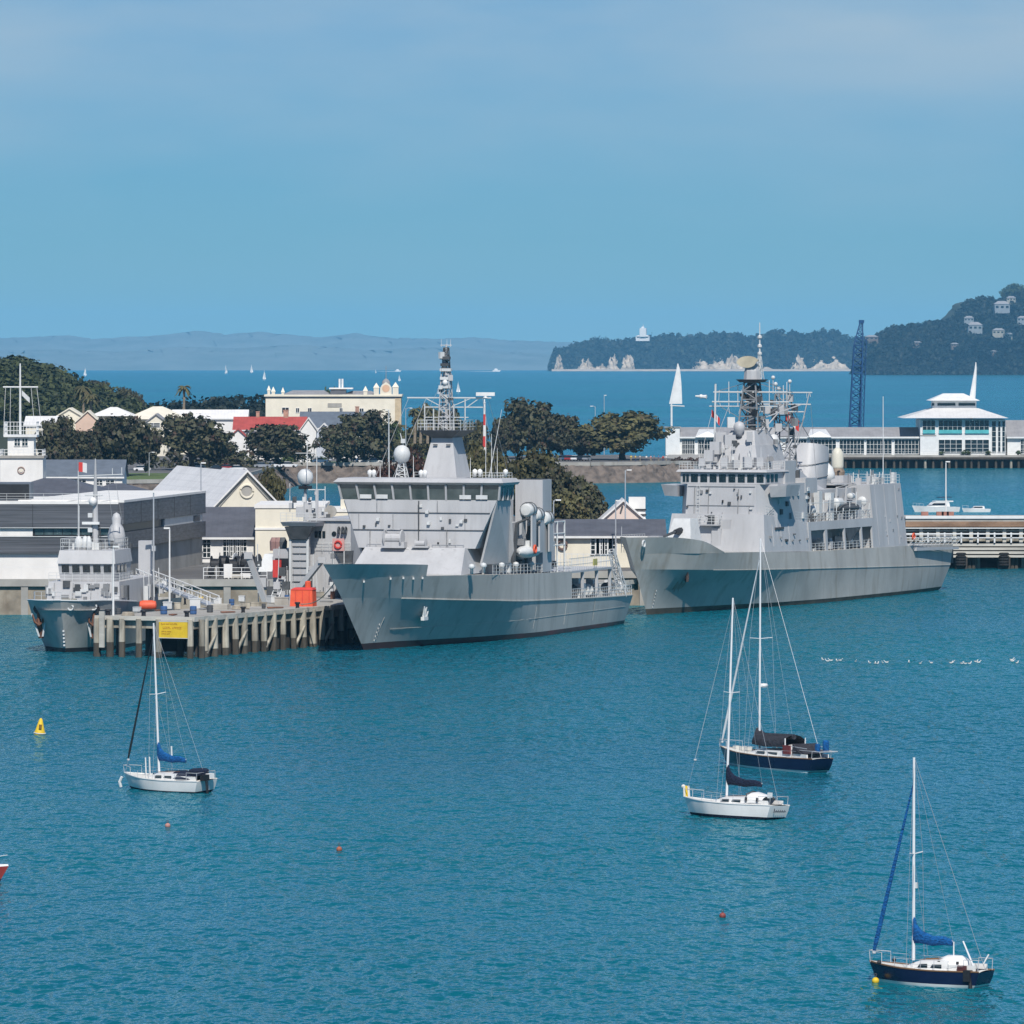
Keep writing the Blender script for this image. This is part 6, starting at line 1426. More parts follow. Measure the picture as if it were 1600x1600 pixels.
# palms
def palm(px, ptop, pbase, Y, label, spread=2.6, n=26, drop_=.9, m=None):
    top = at(px, ptop, Y); g_ = at(px, pbase, Y); zg = max(TZ, g_.z) if pbase > 600 else g_.z
    e = empty('palm_tree', (top.x, Y, zg), 0, label, 'palm', 'palms in the town'); H_ = top.z - zg
    MB().tube([(0, 0, -.5), (.15, 0, H_ * .5), (0, 0, H_ - spread * .5)], [.42, .34, .38], 7).build('trunk', mat('palm_trunk', (.30, .24, .17), .9, .2, 2), e)
    V = []
    for k in range(n):
        a = 2 * math.pi * k / n + random.uniform(-.2, .2); el = random.uniform(-.3, 1.1); L = spread * random.uniform(.8, 1.15)
        d = Vector((math.cos(a), math.sin(a), 0)); sd = Vector((-math.sin(a), math.cos(a), 0)); c = Vector((0, 0, H_ - spread * .45)); prev = c
        for j in range(6):
            t0, t1 = j / 6, (j + 1) / 6
            f = lambda t: c + d * L * t * math.cos(el * .5) + Vector((0, 0, L * (math.sin(el) * t - drop_ * t * t)))
            p0, p1 = f(t0), f(t1); w = .34 * (1 - abs(t0 - .4)) + .06
            for s in (-1, 1):
                V.append([p0, p1, p1 + sd * s * w + Vector((0, 0, -w * .6)), p0 + sd * s * w + Vector((0, 0, -w * .6))])
    quads('crown', np.array([[tuple(p) for p in q] for q in V]), m or M_OLIVE, e)
palm(287, 599, 642, 1850, 'lone tall palm standing against the sea', 2.4)
palm(130, 598, 650, 1830, 'broad palm on the left hill slope', 3.4, 34, 1.0, M_OLIVE)
palm(141, 612, 655, 1815, 'second broad palm just below the hill palm', 3.0, 30, 1.0, M_OLIVE)
palm(104, 652, 700, 1600, 'short palm beside the signal tower tree', 2.2)
for k, px in enumerate((648, 657, 668, 676)): palm(px, 634 + (k % 2) * 8, 690, 1690, ('leftmost of the palms behind the middle ship yard', 'second of the palms behind the middle ship yard', 'third of the palms behind the middle ship yard', 'rightmost of the palms behind the middle ship yard')[k], 2.2, 22)

# ------------------------------------------------------------------ cars, people, lamps on the shore
M_TYR = M_TYRE
def car_proto():
    e = empty('parked_car', (0, 0, 0), 0, 'white car', 'car')
    rings = []
    for x, w, z0, z1 in ((-2.1, .72, .45, .75), (-1.95, .82, .3, .85), (-1.0, .86, .25, .92), (1.0, .86, .25, .92), (1.9, .8, .3, .8), (2.1, .7, .45, .65)):
        rings.append([(x, -w, z0), (x, w, z0), (x, w, z1), (x, -w, z1)])
    MB().loft(rings).build('body', None, e)
    rings = [[(x, -w, .9), (x, w, .9), (x + q, w * .86, z), (x + q, -w * .86, z)] for x, w, z, q in ((-1.7, .8, .95, .05), (-1.1, .8, 1.42, .1), (.3, .8, 1.45, 0), (1.05, .8, .95, -.05))]
    MB().loft(rings).build('cabin_glass', M_GLASS, e)
    MB().frustum(-1.25, .4, -.72, .72, 1.44, -1.05, .2, -.62, .62, 1.5).build('roof', None, e)
    for x in (-1.3, 1.3):
        for y in (-.84, .84): MB().lathe((x, y, .32), [(.2, -.1), (.32, -.1), (.32, .1), (.2, .1)], 12, 'y').build('wheel', M_TYR, e)
    for y in (-.55, .55): MB().cbox((2.06, y, .62), .08, .3, .14).build('headlight', M_OFFWHITE, e)
    return e
CARP = car_proto()
def car(px, py, Y, rz, m, label, z=TZ):
    p = at(px, py, Y)
    global CARP_USED
    e = CARP if not CARP.get('used') else dup(CARP)
    CARP['used'] = 1
    e.location = (p.x, Y, z); e.rotation_euler = (0, 0, rz); e['label'] = label; e['category'] = 'car'; e['group'] = 'cars parked along the town shore'
    for ch in e.children:
        if ch.name.split('.')[0] in ('body', 'roof'):
            ch.data = ch.data.copy() if ch.data.users > 1 else ch.data
            ch.data.materials.clear(); ch.data.materials.append(m)
    return e
cw = mat('car_white', (.78, .78, .78), .25, .03, 1); cs_ = mat('car_silver', (.45, .47, .50), .25, .05, 1, metal=.4); cdk = mat('car_dark', (.03, .035, .05), .25, .1, 1); crd = mat('car_red', (.35, .04, .04), .3, .1, 1); cbl = mat('car_blue', (.06, .12, .22), .25, .1, 1)
for a in ((585, 728, 1646, .1, cw, 'large white car on the shore road left of the burgundy tree'), (566, 731, 1648, .2, cw, 'white car half behind the other white car'), (424, 735, 1590, .3, cw, 'white car under the tree in front of the red roof'),
          (452, 733, 1592, -.2, cw, 'white car beside the small white cottage'), (410, 733, 1588, 0, cs_, 'silver car left of the white car under the tree'), (372, 742, 1545, .2, cw, 'white car behind the cream gable peak'), (340, 742, 1545, .1, cdk, 'dark car behind the white shed roof'),
          (222, 728, 1545, .1, cw, 'white van-like car beside the lawn'), (308, 728, 1575, .1, cs_, 'silver car at the foot of the large round tree'), (355, 735, 1560, .1, crd, 'red car behind the shed roof'),
          (872, 716, 1688, 1.2, cs_, 'silver car at the left end of the shore car park'), (881, 716, 1690, 1.2, cbl, 'blue car second in the shore car park'), (890, 716, 1688, 1.2, crd, 'red car third in the shore car park'), (899, 715, 1688, 1.3, cw, 'white car fourth in the shore car park'), (908, 716, 1688, 1.2, cdk, 'dark car fifth in the shore car park'), (917, 716, 1688, 1.2, cs_, 'silver car last in the shore car park'),
          (500, 737, 1655, .1, cbl, 'blue car under the dark tree by the slate gable'), (626, 722, 1650, .2, cs_, 'silver car behind the satellite dome')):
    car(*a)
CARP.pop('used', None)
# people strolling by the ferry wharf
def person_mesh(seed):
    rg = random.Random(seed); mb = MB()
    st = rg.uniform(.05, .16)
    # legs, trunk, arms and head joined into one skin of lofted rings
    def ring(c, rx, ry, n=8): return [(c[0] + rx * math.cos(2 * math.pi * k / n), c[1] + ry * math.sin(2 * math.pi * k / n), c[2]) for k in range(n)]
    mb.loft([ring((-.09 - st, .05, .02), .06, .12), ring((-.09 - st * .8, 0, .12), .055, .06), ring((-.1 - st * .4, -.02, .5), .07, .075), ring((-.1, 0, .86), .1, .1)])
    mb.loft([ring((.09 + st, -.05, .02), .06, .12), ring((.09 + st * .8, -.02, .12), .055, .06), ring((.1 + st * .4, .02, .5), .07, .075), ring((.1, 0, .86), .1, .1)])
    return mb, rg, ring
def person(px, py, Y, z, top, bottom, label, rz=0.0, seed=1):
    p = at(px, py, Y); e = empty('person', (p.x, Y, z), rz, label, 'person', 'people on the ferry wharf shore')
    lg, rg, ring = person_mesh(seed)
    sk = mat('skin', (.45, .28, .20), .6, .05, 3); hair = mat('dark_hair', (.05, .035, .025), .7, .1, 3)
    b = MB(); b.loft([ring((0, 0, .84), .17, .12), ring((0, 0, 1.0), .15, .11), ring((0, 0, 1.2), .18, .12), ring((0, 0, 1.38), .19, .11), ring((0, 0, 1.46), .08, .08), ring((0, 0, 1.53), .06, .065), ring((0, -.01, 1.58), .085, .1), ring((0, -.01, 1.68), .085, .105), ring((0, 0, 1.76), .05, .06)])
    for s in (-1, 1):
        sw = rg.uniform(-.12, .12); b.tube([(.2 * s, 0, 1.36), (.25 * s, sw * .5, 1.1), (.24 * s, sw, .85), (.23 * s, sw - .03, .77)], [.06, .05, .04, .035], 6)
    b.build('body', sk, e, smooth=True); lg.build('trousers', bottom, e, smooth=True)
    t = MB(); t.loft([ring((0, 0, .9), .185, .135), ring((0, 0, 1.2), .195, .135), ring((0, 0, 1.40), .2, .12), ring((0, 0, 1.44), .1, .09)])
    for s in (-1, 1): t.tube([(.19 * s, 0, 1.37), (.255 * s, 0, 1.12)], [.075, .062], 6)
    t.build('shirt', top, e, smooth=True)
    MB().loft([ring((0, .01, 1.64), .095, .112), ring((0, .01, 1.72), .09, .1), ring((0, .01, 1.785), .04, .05)]).build('hair', hair, e, smooth=True)
    return e
shirts = {'white': M_WHITE, 'yellow': mat('shirt_yellow', (.62, .50, .12), .8, .05, 3), 'red': mat('shirt_red', (.5, .07, .06), .8, .05, 3), 'blue': mat('shirt_blue', (.08, .15, .35), .8, .05, 3), 'grey': mat('shirt_grey', (.3, .3, .32), .8, .05, 3), 'pink': mat('shirt_pink', (.6, .32, .35), .8, .05, 3)}
jean = mat('jeans', (.05, .07, .13), .8, .1, 3); khaki = mat('khaki', (.32, .27, .19), .8, .1, 3)
for k, (px, c, lab) in enumerate(((986, 'yellow', 'person in a yellow top at the left of the strollers under the broad tree'), (993, 'yellow', 'second person in yellow beside the first one'), (1000, 'white', 'person in white right of the two in yellow'), (1010, 'white', 'person in white in the middle of the strollers'), (1017, 'pink', 'person in pink among the strollers'), (1022, 'grey', 'person in grey next to the one in pink'),
        (1029, 'blue', 'person in blue near the gate tower of the ferry wharf'), (1036, 'red', 'person in red close to the gate tower'), (1041, 'white', 'person in white at the foot of the gate tower'), (966, 'grey', 'person in grey alone left of the strollers'))):
    person(px, 712, 1679 - (px - 986) * .12, TZ, shirts[c], jean if k % 2 else khaki, lab, k * .9, k + 3)
slab('wharf_path', [(33.5, 1650), (47, 1670), (60, 1790), (44, 1790)], TZ - .01, M_CONC, 5)
# orange bank beside the gateway
quads('bank_shrub', leaf_mass([(42 + k * 1.4, 1668 - k * .3, 4.6 + (k % 2) * .5) for k in range(7)], [1.1] * 7, 50, .4), M_BURG)['kind'] = 'stuff'

def lamp_post(px, ptop, pbase, Y, z, label, arm=1, m=None, both=False, name='street_lamp', head=.9):
    p = at(px, ptop, Y); e = empty(name, (p.x, Y, z), 0, label, 'street lamp', 'lamp posts about the harbour'); h = p.z - z
    MB().tube([(0, 0, -.3), (0, 0, h)], [.13, .08], 7).build('post', m or M_ALU, e)
    for s in ((-1, 1) if both else (arm,)):
        MB().tube([(0, 0, h - .3), (s * head * .5, 0, h + .1), (s * head, 0, h + .1)], .06, 5).build('arm', m or M_ALU, e)
        MB().cbox((s * (head + .25), 0, h + .06), .7, .34, .18).build('lamp_head', M_WHITE, e)
    return e
lamp_post(865, 782, 850, 864, QZ, 'lamp post standing right of the middle ship funnel', 1, head=.4)
lamp_post(977, 735, 810, 955, QZ, 'lamp post rising behind the pink gabled hall', 1, head=.35)
lamp_post(962, 783, 812, 868, QZ, 'short lamp post in front of the pink gabled hall', 1, head=.1)
lamp_post(607, 641, 735, 1640, TZ, 'tall thin lamp post left of the middle ship yardarm', -1, head=.2)
lamp_post(634, 638, 735, 1642, TZ, 'lamp post with curved arm below the hotel corner', 1, head=1.1)
lamp_post(930, 635, 665, 1790, TZ, 'twin masted floodlight above the broad wharf tree', -1, head=.8)
lamp_post(944, 618, 665, 1792, TZ, 'plain white pole beside the twin floodlight', 1, head=.05)
lamp_post(314, 724, 790, 905, QZ, 'thin lamp post in front of the white shed roofs', 1, head=.1)
lamp_post(491, 690, 735, 1655, TZ, 'lamp post between the slate gable and the big dark tree', 1, head=.5)
lamp_post(233, 707, 745, 1490, TZ, 'white lamp post over the lawn by the leaning tree', 1, head=.7)
# red and white light tower behind the middle ship
def light_tower():
    Y = 1730; p = at(757, 630, Y); e = empty('light_tower', (p.x, Y, TZ), 0, 'slim red and white striped light tower behind the middle ship', 'tower'); h = p.z - TZ
    for k in range(5):
        MB().lathe((0, 0, h * k / 5), [(.55 - .06 * k, 0), (.55 - .06 * (k + 1), h / 5 - .01)], 10).build('band', M_WHITE if k % 2 == 0 else M_REDFLAG, e)
    MB().lathe((0, 0, h), [(.4, 0), (.4, .15), (.2, .2), (.2, .8), (.05, 1.1)], 10).build('lantern', M_WHITE, e)
light_tower()

# extra garden bush in front of the hill houses, so they sit among trees
cs, rs = [], []
for px, py in ((1512, 523), (1536, 524), (1524, 526), (1506, 508), (1554, 492), (1578, 494), (1566, 496), (1586, 476), (1548, 530), (1572, 531), (1590, 510), (1556, 556), (1494, 545), (1424, 541), (1442, 541), (1368, 537), (1356, 536), (1544, 505), (1530, 492), (1598, 528)):
    for q in range(3):
        p = at(px + random.uniform(-5, 5), py + random.uniform(-2, 3), YD - 165 - random.uniform(0, 40)); r = random.uniform(5, 9); cs.append((p.x, p.y, p.z)); rs.append(r)
quads('garden_bush', leaf_mass(cs, rs, 26, 2.6, flat=.85), M_FAR)['kind'] = 'stuff'
for k, (px, pt) in enumerate(((1586, 441), (1594, 446), (1574, 448))):
    Y = YD - 20; top = at(px, pt, Y); zg = at(px, 470, Y).z; h = top.z - zg
    put_tree(PROTOS['green'][k % 2], 'tree', (top.x, Y, zg), (h / 16, h / 16, h / 13.6), k * 1.3, ('tall pine like tree on the crest of the wooded hill at the right', 'crest tree at the right edge of the wooded hill', 'smaller crest tree left of the tall hill top tree')[k], 'trees on the crest of the wooded hill')
# ------------------------------------------------------------------ timber pier
PF = Frame(-35.2, 705.0, -23.9)
DZ = 4.4
def pier():
    e = empty('timber_pier', (PF.o[0], PF.o[1], 0), PF.ang, 'long weathered timber pier on tall bleached piles with a cluttered deck', 'pier')
    MB().box(-12, 0, 0, 127, DZ - .45, DZ).build('deck', M_CONC, e)
    MB().box(-12.1, .1, -.12, -.001, DZ - .35, DZ + .12).build('head_kerb', M_TIMBER, e)
    MB().box(.001, .25, 0, 127, DZ - .4, DZ + .12).build('side_kerb', M_TIMBER, e)
    MB().box(-.9, -.05, .4, 127, DZ - 1.25, DZ - .46).build('side_beam', M_PILE, e)
    MB().box(-11.6, -.95, .4, 1.2, DZ - 1.25, DZ - .46).build('head_beam', M_PILE, e)
    def pile(x, y, r, m=M_PILE, top=DZ - .2, lean=0):
        z1 = random.uniform(.3, 1.7)
        o = MB().tube([(x + lean, y, -2), (x + lean * .5, y, z1)], [r * 1.02, r], 8).build('pile', M_PILEDK, e)
        MB().tube([(x + lean * .5, y, z1), (x, y, top)], [r, r * .92], 8).build('pile_shaft', m, o)
    for x in (-11.8, -10.2, -8.7, -6.6, -4.15, -.25, .55): pile(x, -.05 if x < 0 else 1.2, .36 if x > -9 else .42)
    y = 3.0; k = 0
    while y < 66:
        pile(.05, y, random.uniform(.34, .44), lean=random.uniform(-.1, .15)); 
        if k % 3 == 1: MB().tube([(.3, y - 2.4, .4), (.3, y + .1, 2.6)], .17, 6).build('brace', M_PILE, e)
        y += 2.45 + random.uniform(-.25, .3); k += 1
    for y in np.arange(5, 66, 7.5):
        for x in (-4, -8, -11.7): pile(x, y, .35, M_PILEDK, DZ - .5)  # dark over their full length, shade under the pier painted in
    MB().box(-9, -.8, 9, 9.4, 0.2, DZ - .5).build('pier_shade_wall', M_DKTIMBSHADE, e)  # dark panel added to paint the shade behind the pier head
    MB().box(-1.2, -.95, 3, 66, -.5, DZ - 1.3).build('pier_shade_sheet', M_DKTIMBSHADE, e)  # dark sheet standing in for shade between the side piles
    for x, y, s in ((-11, 1.0, .35), (-6.5, .9, .35), (-1.2, 1.0, .35), (-.7, 14, .3), (-.7, 28, .3), (-.7, 41, .3)):
        MB().lathe((x, y, DZ), [(s, 0), (s * .7, .15), (s * .7, .5), (s * 1.1, .6), (s, .75)], 10).build('bollard', M_BLACK, e)
    # pale fender pieces hanging on the head
    MB().box(-11.2, -10.6, -.75, -.5, 1.0, DZ + .6).build('fender_post', M_TIMBER, e)
pier()
def pt(px, py, z=DZ): return ground(px, py, z)
def warning_sign():
    e = empty('warning_sign', PF.world((-2.1, -.55, 3.1)), PF.ang, 'yellow warning board with brown lettering on the pier head', 'sign')
    MB().box(-1.75, 1.75, 0, .08, -.88, .88).build('board', M_YELLOW, e)
    rg = random.Random(3)
    def letters(z, h, words, x):                      # worn block letters, not readable in the photograph
        for wd in words:
            for q in range(wd):
                w = h * .62; mb = MB(); kind = rg.randrange(5)
                mb.box(x, x + w * .28, -.03, -.005, z, z + h)
                if kind in (0, 1, 3): mb.box(x + w * .285, x + w, -.03, -.005, z + h * .78, z + h)
                if kind in (1, 2, 4): mb.box(x + w * .285, x + w, -.03, -.005, z, z + h * .2)
                if kind in (0, 2, 3): mb.box(x + w * .285, x + w * .9, -.03, -.005, z + h * .4, z + h * .58)
                mb.build('letter', M_BROWNLET, e); x += w * 1.35
            x += h * .5
    letters(.56, .17, (4, 3, 6), -1.5); letters(.1, .24, (5, 6), -1.25); letters(-.26, .12, (4, 2, 5), -1.45); letters(-.52, .12, (6, 4), -1.45)
    MB().box(-1.78, 1.78, -.02, .1, .881, .95).box(-1.78, 1.78, -.02, .1, -.95, -.881).build('frame', M_OFFWHITE, e)
warning_sign()
def red_box():
    p = ground(474, 947, DZ); e = empty('red_container', (p.x, p.y, DZ), R(-12), 'bright red tarpaulin covered crate on the pier edge', 'container')
    MB().frustum(-1.35, 1.35, -1, 1, 0, -1.28, 1.28, -.92, .92, 1.9).build('crate', M_ORANGE, e)
    MB().frustum(-1.34, 1.34, -.98, .98, 1.904, -.9, 1.2, -.6, .7, 2.15).build('tarpaulin', M_REDFLAG, e)
    for x in (-.7, .1, .9): MB().box(x, x + .06, -1.03, -.995, .1, 1.8).build('strap', M_REDFLAG, e)
    MB().lathe((.5, .2, 2.1), [(.35, 0), (.35, .7), (.2, .8)], 10).build('drum', M_ORANGE, e)
red_box()
def gangway():
    a = ground(222, 918, 6.6) ; a = at(222, 905, 752); b = ground(333, 950, DZ); e = empty('gangway', (a.x, a.y, 0), 0, 'long white gangway ramp sloping from the small grey ship down to the pier', 'gangway')
    a = Vector((0, 0, a.z)); b = Vector((b.x, b.y, DZ + .15)) - Vector((e.location.x, e.location.y, 0)); d = (b - a); n = Vector((d.y, -d.x, 0)).normalized() * .75
    MB().prism([a - n, a + n, b + n, b - n], (0, 0, .18)).build('ramp', M_ALU, e)
    for s in (-1, 1):
        r = MB(); pts = [a.lerp(b, t) + n * s for t in np.linspace(0, 1, 9)]
        r.tube([p + Vector((0, 0, 1.2)) for p in pts], .07, 5)
        r.tube([p + Vector((0, 0, .65)) for p in pts], .05, 5)
        for i, p in enumerate(pts): r.tube([p, p + Vector((0, 0, 1.2))], .06, 4)
        for p, q in zip(pts, pts[1:]): r.tube([p, q + Vector((0, 0, 1.2))], .04, 4)
        r.build('handrail', M_WHITE, e)
    MB().lathe(b + Vector((0, 0, -.1)), [(.22, -.9), (.22, .9)], 8, 'y').build('roller', M_BLACK, e)
gangway()
def yellow_board(px, py, Y, w, h, label):
    p = at(px, py, Y); e = empty('yellow_notice', p, 0, label, 'sign'); MB().box(-w / 2, w / 2, 0, .06, -h / 2, h / 2).build('board', M_YELLOW, e)
    for x in (-w / 2 + .1, w / 2 - .1): MB().tube([(x, .1, h / 2), (x, .1, DZ - p.z)], .05, 5).build('leg', M_ALU, e)
yellow_board(308, 938, 741, 1.5, .8, 'small yellow board by the foot of the gangway')
# bits lying about the pier deck
def deck_thing(name, cat, label, px, py, build, grp=None, rz=0.0):
    p = ground(px, py, DZ); e = empty(name, (p.x, p.y, DZ), rz, label, cat, grp); build(e); return e
def pallet(e, m=M_TIMBER, n=3):
    for k in range(n): MB().box(-1.0, 1.0, -.6, .6, k * .16 + .002 * k, k * .16 + .14).build('pallet_tier', m, e)
def hose(e, m=M_ROPE):
    for k in range(3): MB().torus((0, 0, .08 + k * .13), .7 - k * .05, .07, 'z', 16).build('coil', m, e)
def raft(e):
    MB().lathe((0, 0, .5), [(.2, -1), (.5, -.9), (.6, -.5), (.6, .5), (.5, .9), (.2, 1)], 12, 'x').build('canister', M_ORANGE, e, smooth=40); MB().box(-.8, .8, -.4, .4, 0, .15).build('cradle', M_DARKGREY, e)
def locker(e, m=M_OFFWHITE, w=1.2, h=1.0):
    MB().box(-w / 2, w / 2, -.45, .45, 0, h).build('box', m, e); MB().box(-w / 2 - .04, w / 2 + .04, -.5, .5, h + .003, h + .1).build('lid', m, e)
deck_thing('timber_stack', 'timber stack', 'stack of pale boards on the pier below the gangway', 345, 952, lambda e: pallet(e, M_TIMBER, 4), rz=-.3)
deck_thing('timber_stack', 'timber stack', 'stack of boards between the gangway foot and the red crate', 402, 947, lambda e: pallet(e, M_PILE, 3), rz=.4)
deck_thing('rope_coil', 'rope coil', 'coil of pale mooring rope near the pier head', 200, 962, hose)
deck_thing('rope_coil', 'rope coil', 'coil of rope on the pier right of the yellow board', 372, 952, hose)
deck_thing('raft_canister', 'life raft', 'orange life raft canister by the side of the small grey ship', 231, 953, raft)
deck_thing('deck_chest', 'chest', 'white chest on the pier beside the crouching person', 305, 950, locker)
deck_thing('deck_chest', 'chest', 'grey chest on the pier left of the red crate', 440, 945, lambda e: locker(e, M_CONC, 1.6, .8))
deck_thing('deck_chest', 'chest', 'low white chest under the gangway', 262, 951, lambda e: locker(e, M_OFFWHITE, 1.0, .7))
deck_thing('oil_drum', 'drum', 'rusty drum at the far end of the pier clutter', 520, 936, lambda e: (MB().lathe((0, 0, 0), [(.3, 0), (.3, .9), (.27, .92)], 12).build('drum', M_RUST, e), MB().torus((0, 0, .45), .3, .03, 'z', 12).build('hoop', M_RUST, e)))
person(289, 951, 742, DZ, shirts['blue'], jean, 'person in dark blue working on the pier deck beside the white chest', 1.2, 21)
lamp_post(177, 855, 965, 712, DZ, 'tall white pole standing at the pier head beside the small grey ship', 1, M_WHITE, head=.05)
lamp_post(265, 826, 950, 738, DZ, 'thin white pole on the pier near the gangway', -1, M_WHITE, head=.06)
lamp_post(240, 770, 940, 745, DZ, 'slender pole on the pier behind the small grey ship', -1, M_ALU, head=.05)
import itertools
cl_rg = random.Random(9)
spots = [(185, 960), (214, 957), (246, 955), (256, 960), (276, 953), (318, 953), (328, 957), (338, 947), (356, 958), (362, 946), (383, 952), (392, 945), (412, 951), (424, 943), (430, 951), (448, 938), (500, 934), (510, 941), (528, 934), (378, 941), (270, 962), (302, 960)]
words = ('dark', 'pale', 'rusty', 'blue', 'brown', 'grey')
cm = (M_DARKGREY, M_OFFWHITE, M_RUST, mat('tub_blue', (.05, .12, .28), .6, .1, 1), M_PILE, M_CONCG)
near_ = ('at the pier head corner', 'beside the small ship bow', 'near the tall white pole', 'above the yellow board', 'beside the gangway top', 'next to the yellow notice', 'under the yellow notice', 'at the gangway foot', 'right of the gangway foot', 'by the pale boards', 'in the middle of the pier', 'behind the middle of the pier', 'by the second board stack', 'left of the work ship frame', 'in front of the work ship stern', 'touching the work ship frame', 'right of the red crate', 'behind the rope to the middle ship', 'at the far end of the visible pier', 'by the left leg of the lifting frame', 'on the front edge above the sign', 'on the edge right of the sign')
for k, (px, py) in enumerate(spots):
    kind = k % 3; m = cm[k % 6]; w = words[k % 6]; sz = cl_rg.uniform(.6, 1.15)
    def mk(e, kind=kind, m=m, sz=sz):
        if kind == 0:
            MB().lathe((0, 0, 0), [(.3 * sz, 0), (.36 * sz, .1), (.36 * sz, .8 * sz), (.3 * sz, .85 * sz)], 10).build('drum', m, e); MB().torus((0, 0, .45 * sz), .37 * sz, .03, 'z', 10).build('hoop', M_DARKGREY, e)
        elif kind == 1:
            MB().box(-.5 * sz, .5 * sz, -.35, .35, .12, .85 * sz).build('box', m, e); MB().box(-.53 * sz, .53 * sz, -.38, .38, .853 * sz, .95 * sz).build('lid', m, e); MB().box(-.4 * sz, .4 * sz, -.3, .3, 0, .118).build('runner', M_TIMBER, e)
        else:
            for q in range(3): MB().tube([(-1.1 * sz, -.2 + q * .2, .1 + .02 * q), (1.1 * sz, -.25 + q * .22, .14)], .07, 6).build('pipe_length', m, e)
    nm = ('deck_drum', 'deck_box', 'pipe_bundle')[kind]
    deck_thing(nm, ('drum', 'box', 'pipe bundle')[kind], w + (' drum ', ' box ', ' pipes lying ')[kind] + near_[k], px, py, mk, 'gear lying about on the pier', cl_rg.uniform(0, 3))
# cable reels and rail on the apron
def reel(px, py, Y, r, m, label, axis='x'):
    p = at(px, py, Y); e = empty('cable_reel', (p.x, Y, QZ), R(random.uniform(-25, 25)), label, 'cable reel', 'cable reels on the quay apron')
    for s in (-1, 1): MB().lathe((s * .55, 0, r), [(.2, -.05), (r, -.05), (r, .05), (.2, .05)], 18, 'x').build('flange', m, e)
    MB().lathe((0, 0, r), [(r * .72, -.5), (r * .72, .5)], 16, 'x').build('drum', M_BLACK, e)
for a in ((337, 905, 838, 1.35, M_BLACK, 'leftmost black cable reel in front of the slate workshop'), (350, 905, 842, 1.5, M_DARKGREY, 'second cable reel from the left, grey flanged'), (362, 905, 838, 1.3, M_BLACK, 'third cable reel, half behind the tall white crate'),
          (374, 905, 843, 1.45, M_OFFWHITE, 'pale flanged cable reel in the middle of the row'), (386, 905, 839, 1.5, M_BLACK, 'black cable reel right of the pale one'), (398, 905, 843, 1.4, M_DARKGREY, 'rightmost cable reel next to the cream block'),
          (333, 905, 832, .8, M_CONC, 'small concrete coloured reel low at the left of the row'), (367, 905, 831, .85, M_BLACK, 'small black reel low in front of the row'), (392, 905, 831, .9, M_DARKGREY, 'small grey reel low at the right of the row')):
    reel(*a)
e = empty('quay_railing', at(318, 0, 827).xy.to_3d() + Vector((0, 0, QZ)), 0, 'white railing along the quay edge before the cable reels', 'railing')
MB().rail([(0, 0, 0), (8.2, 0, 0)], 1.5, .05, 1.6, 3, .06).build('rail', M_WHITE, e)
def crate(px, Y, w, h, m, label):
    p = at(px, 900, Y); e = empty('pallet_crate', (p.x, Y, QZ), R(random.uniform(-8, 8)), label, 'crate'); MB().box(-w / 2, w / 2, -.5, .5, .14, h).build('crate', m, e)
    for k in (-1, 0, 1): MB().box(k * w * .4 - .06, k * w * .4 + .06, -.55, .55, 0, .137).build('runner', M_TIMBER, e)
crate(356, 829, 1.1, 1.9, M_WWALL, 'tall white crate in front of the cable reels'); crate(372, 829, 1.6, .6, M_TIMBER, 'low pallet of pale bags before the reels'); crate(384, 829, 1.3, .7, M_WWALL, 'low pallet beside the pallet of pale bags')

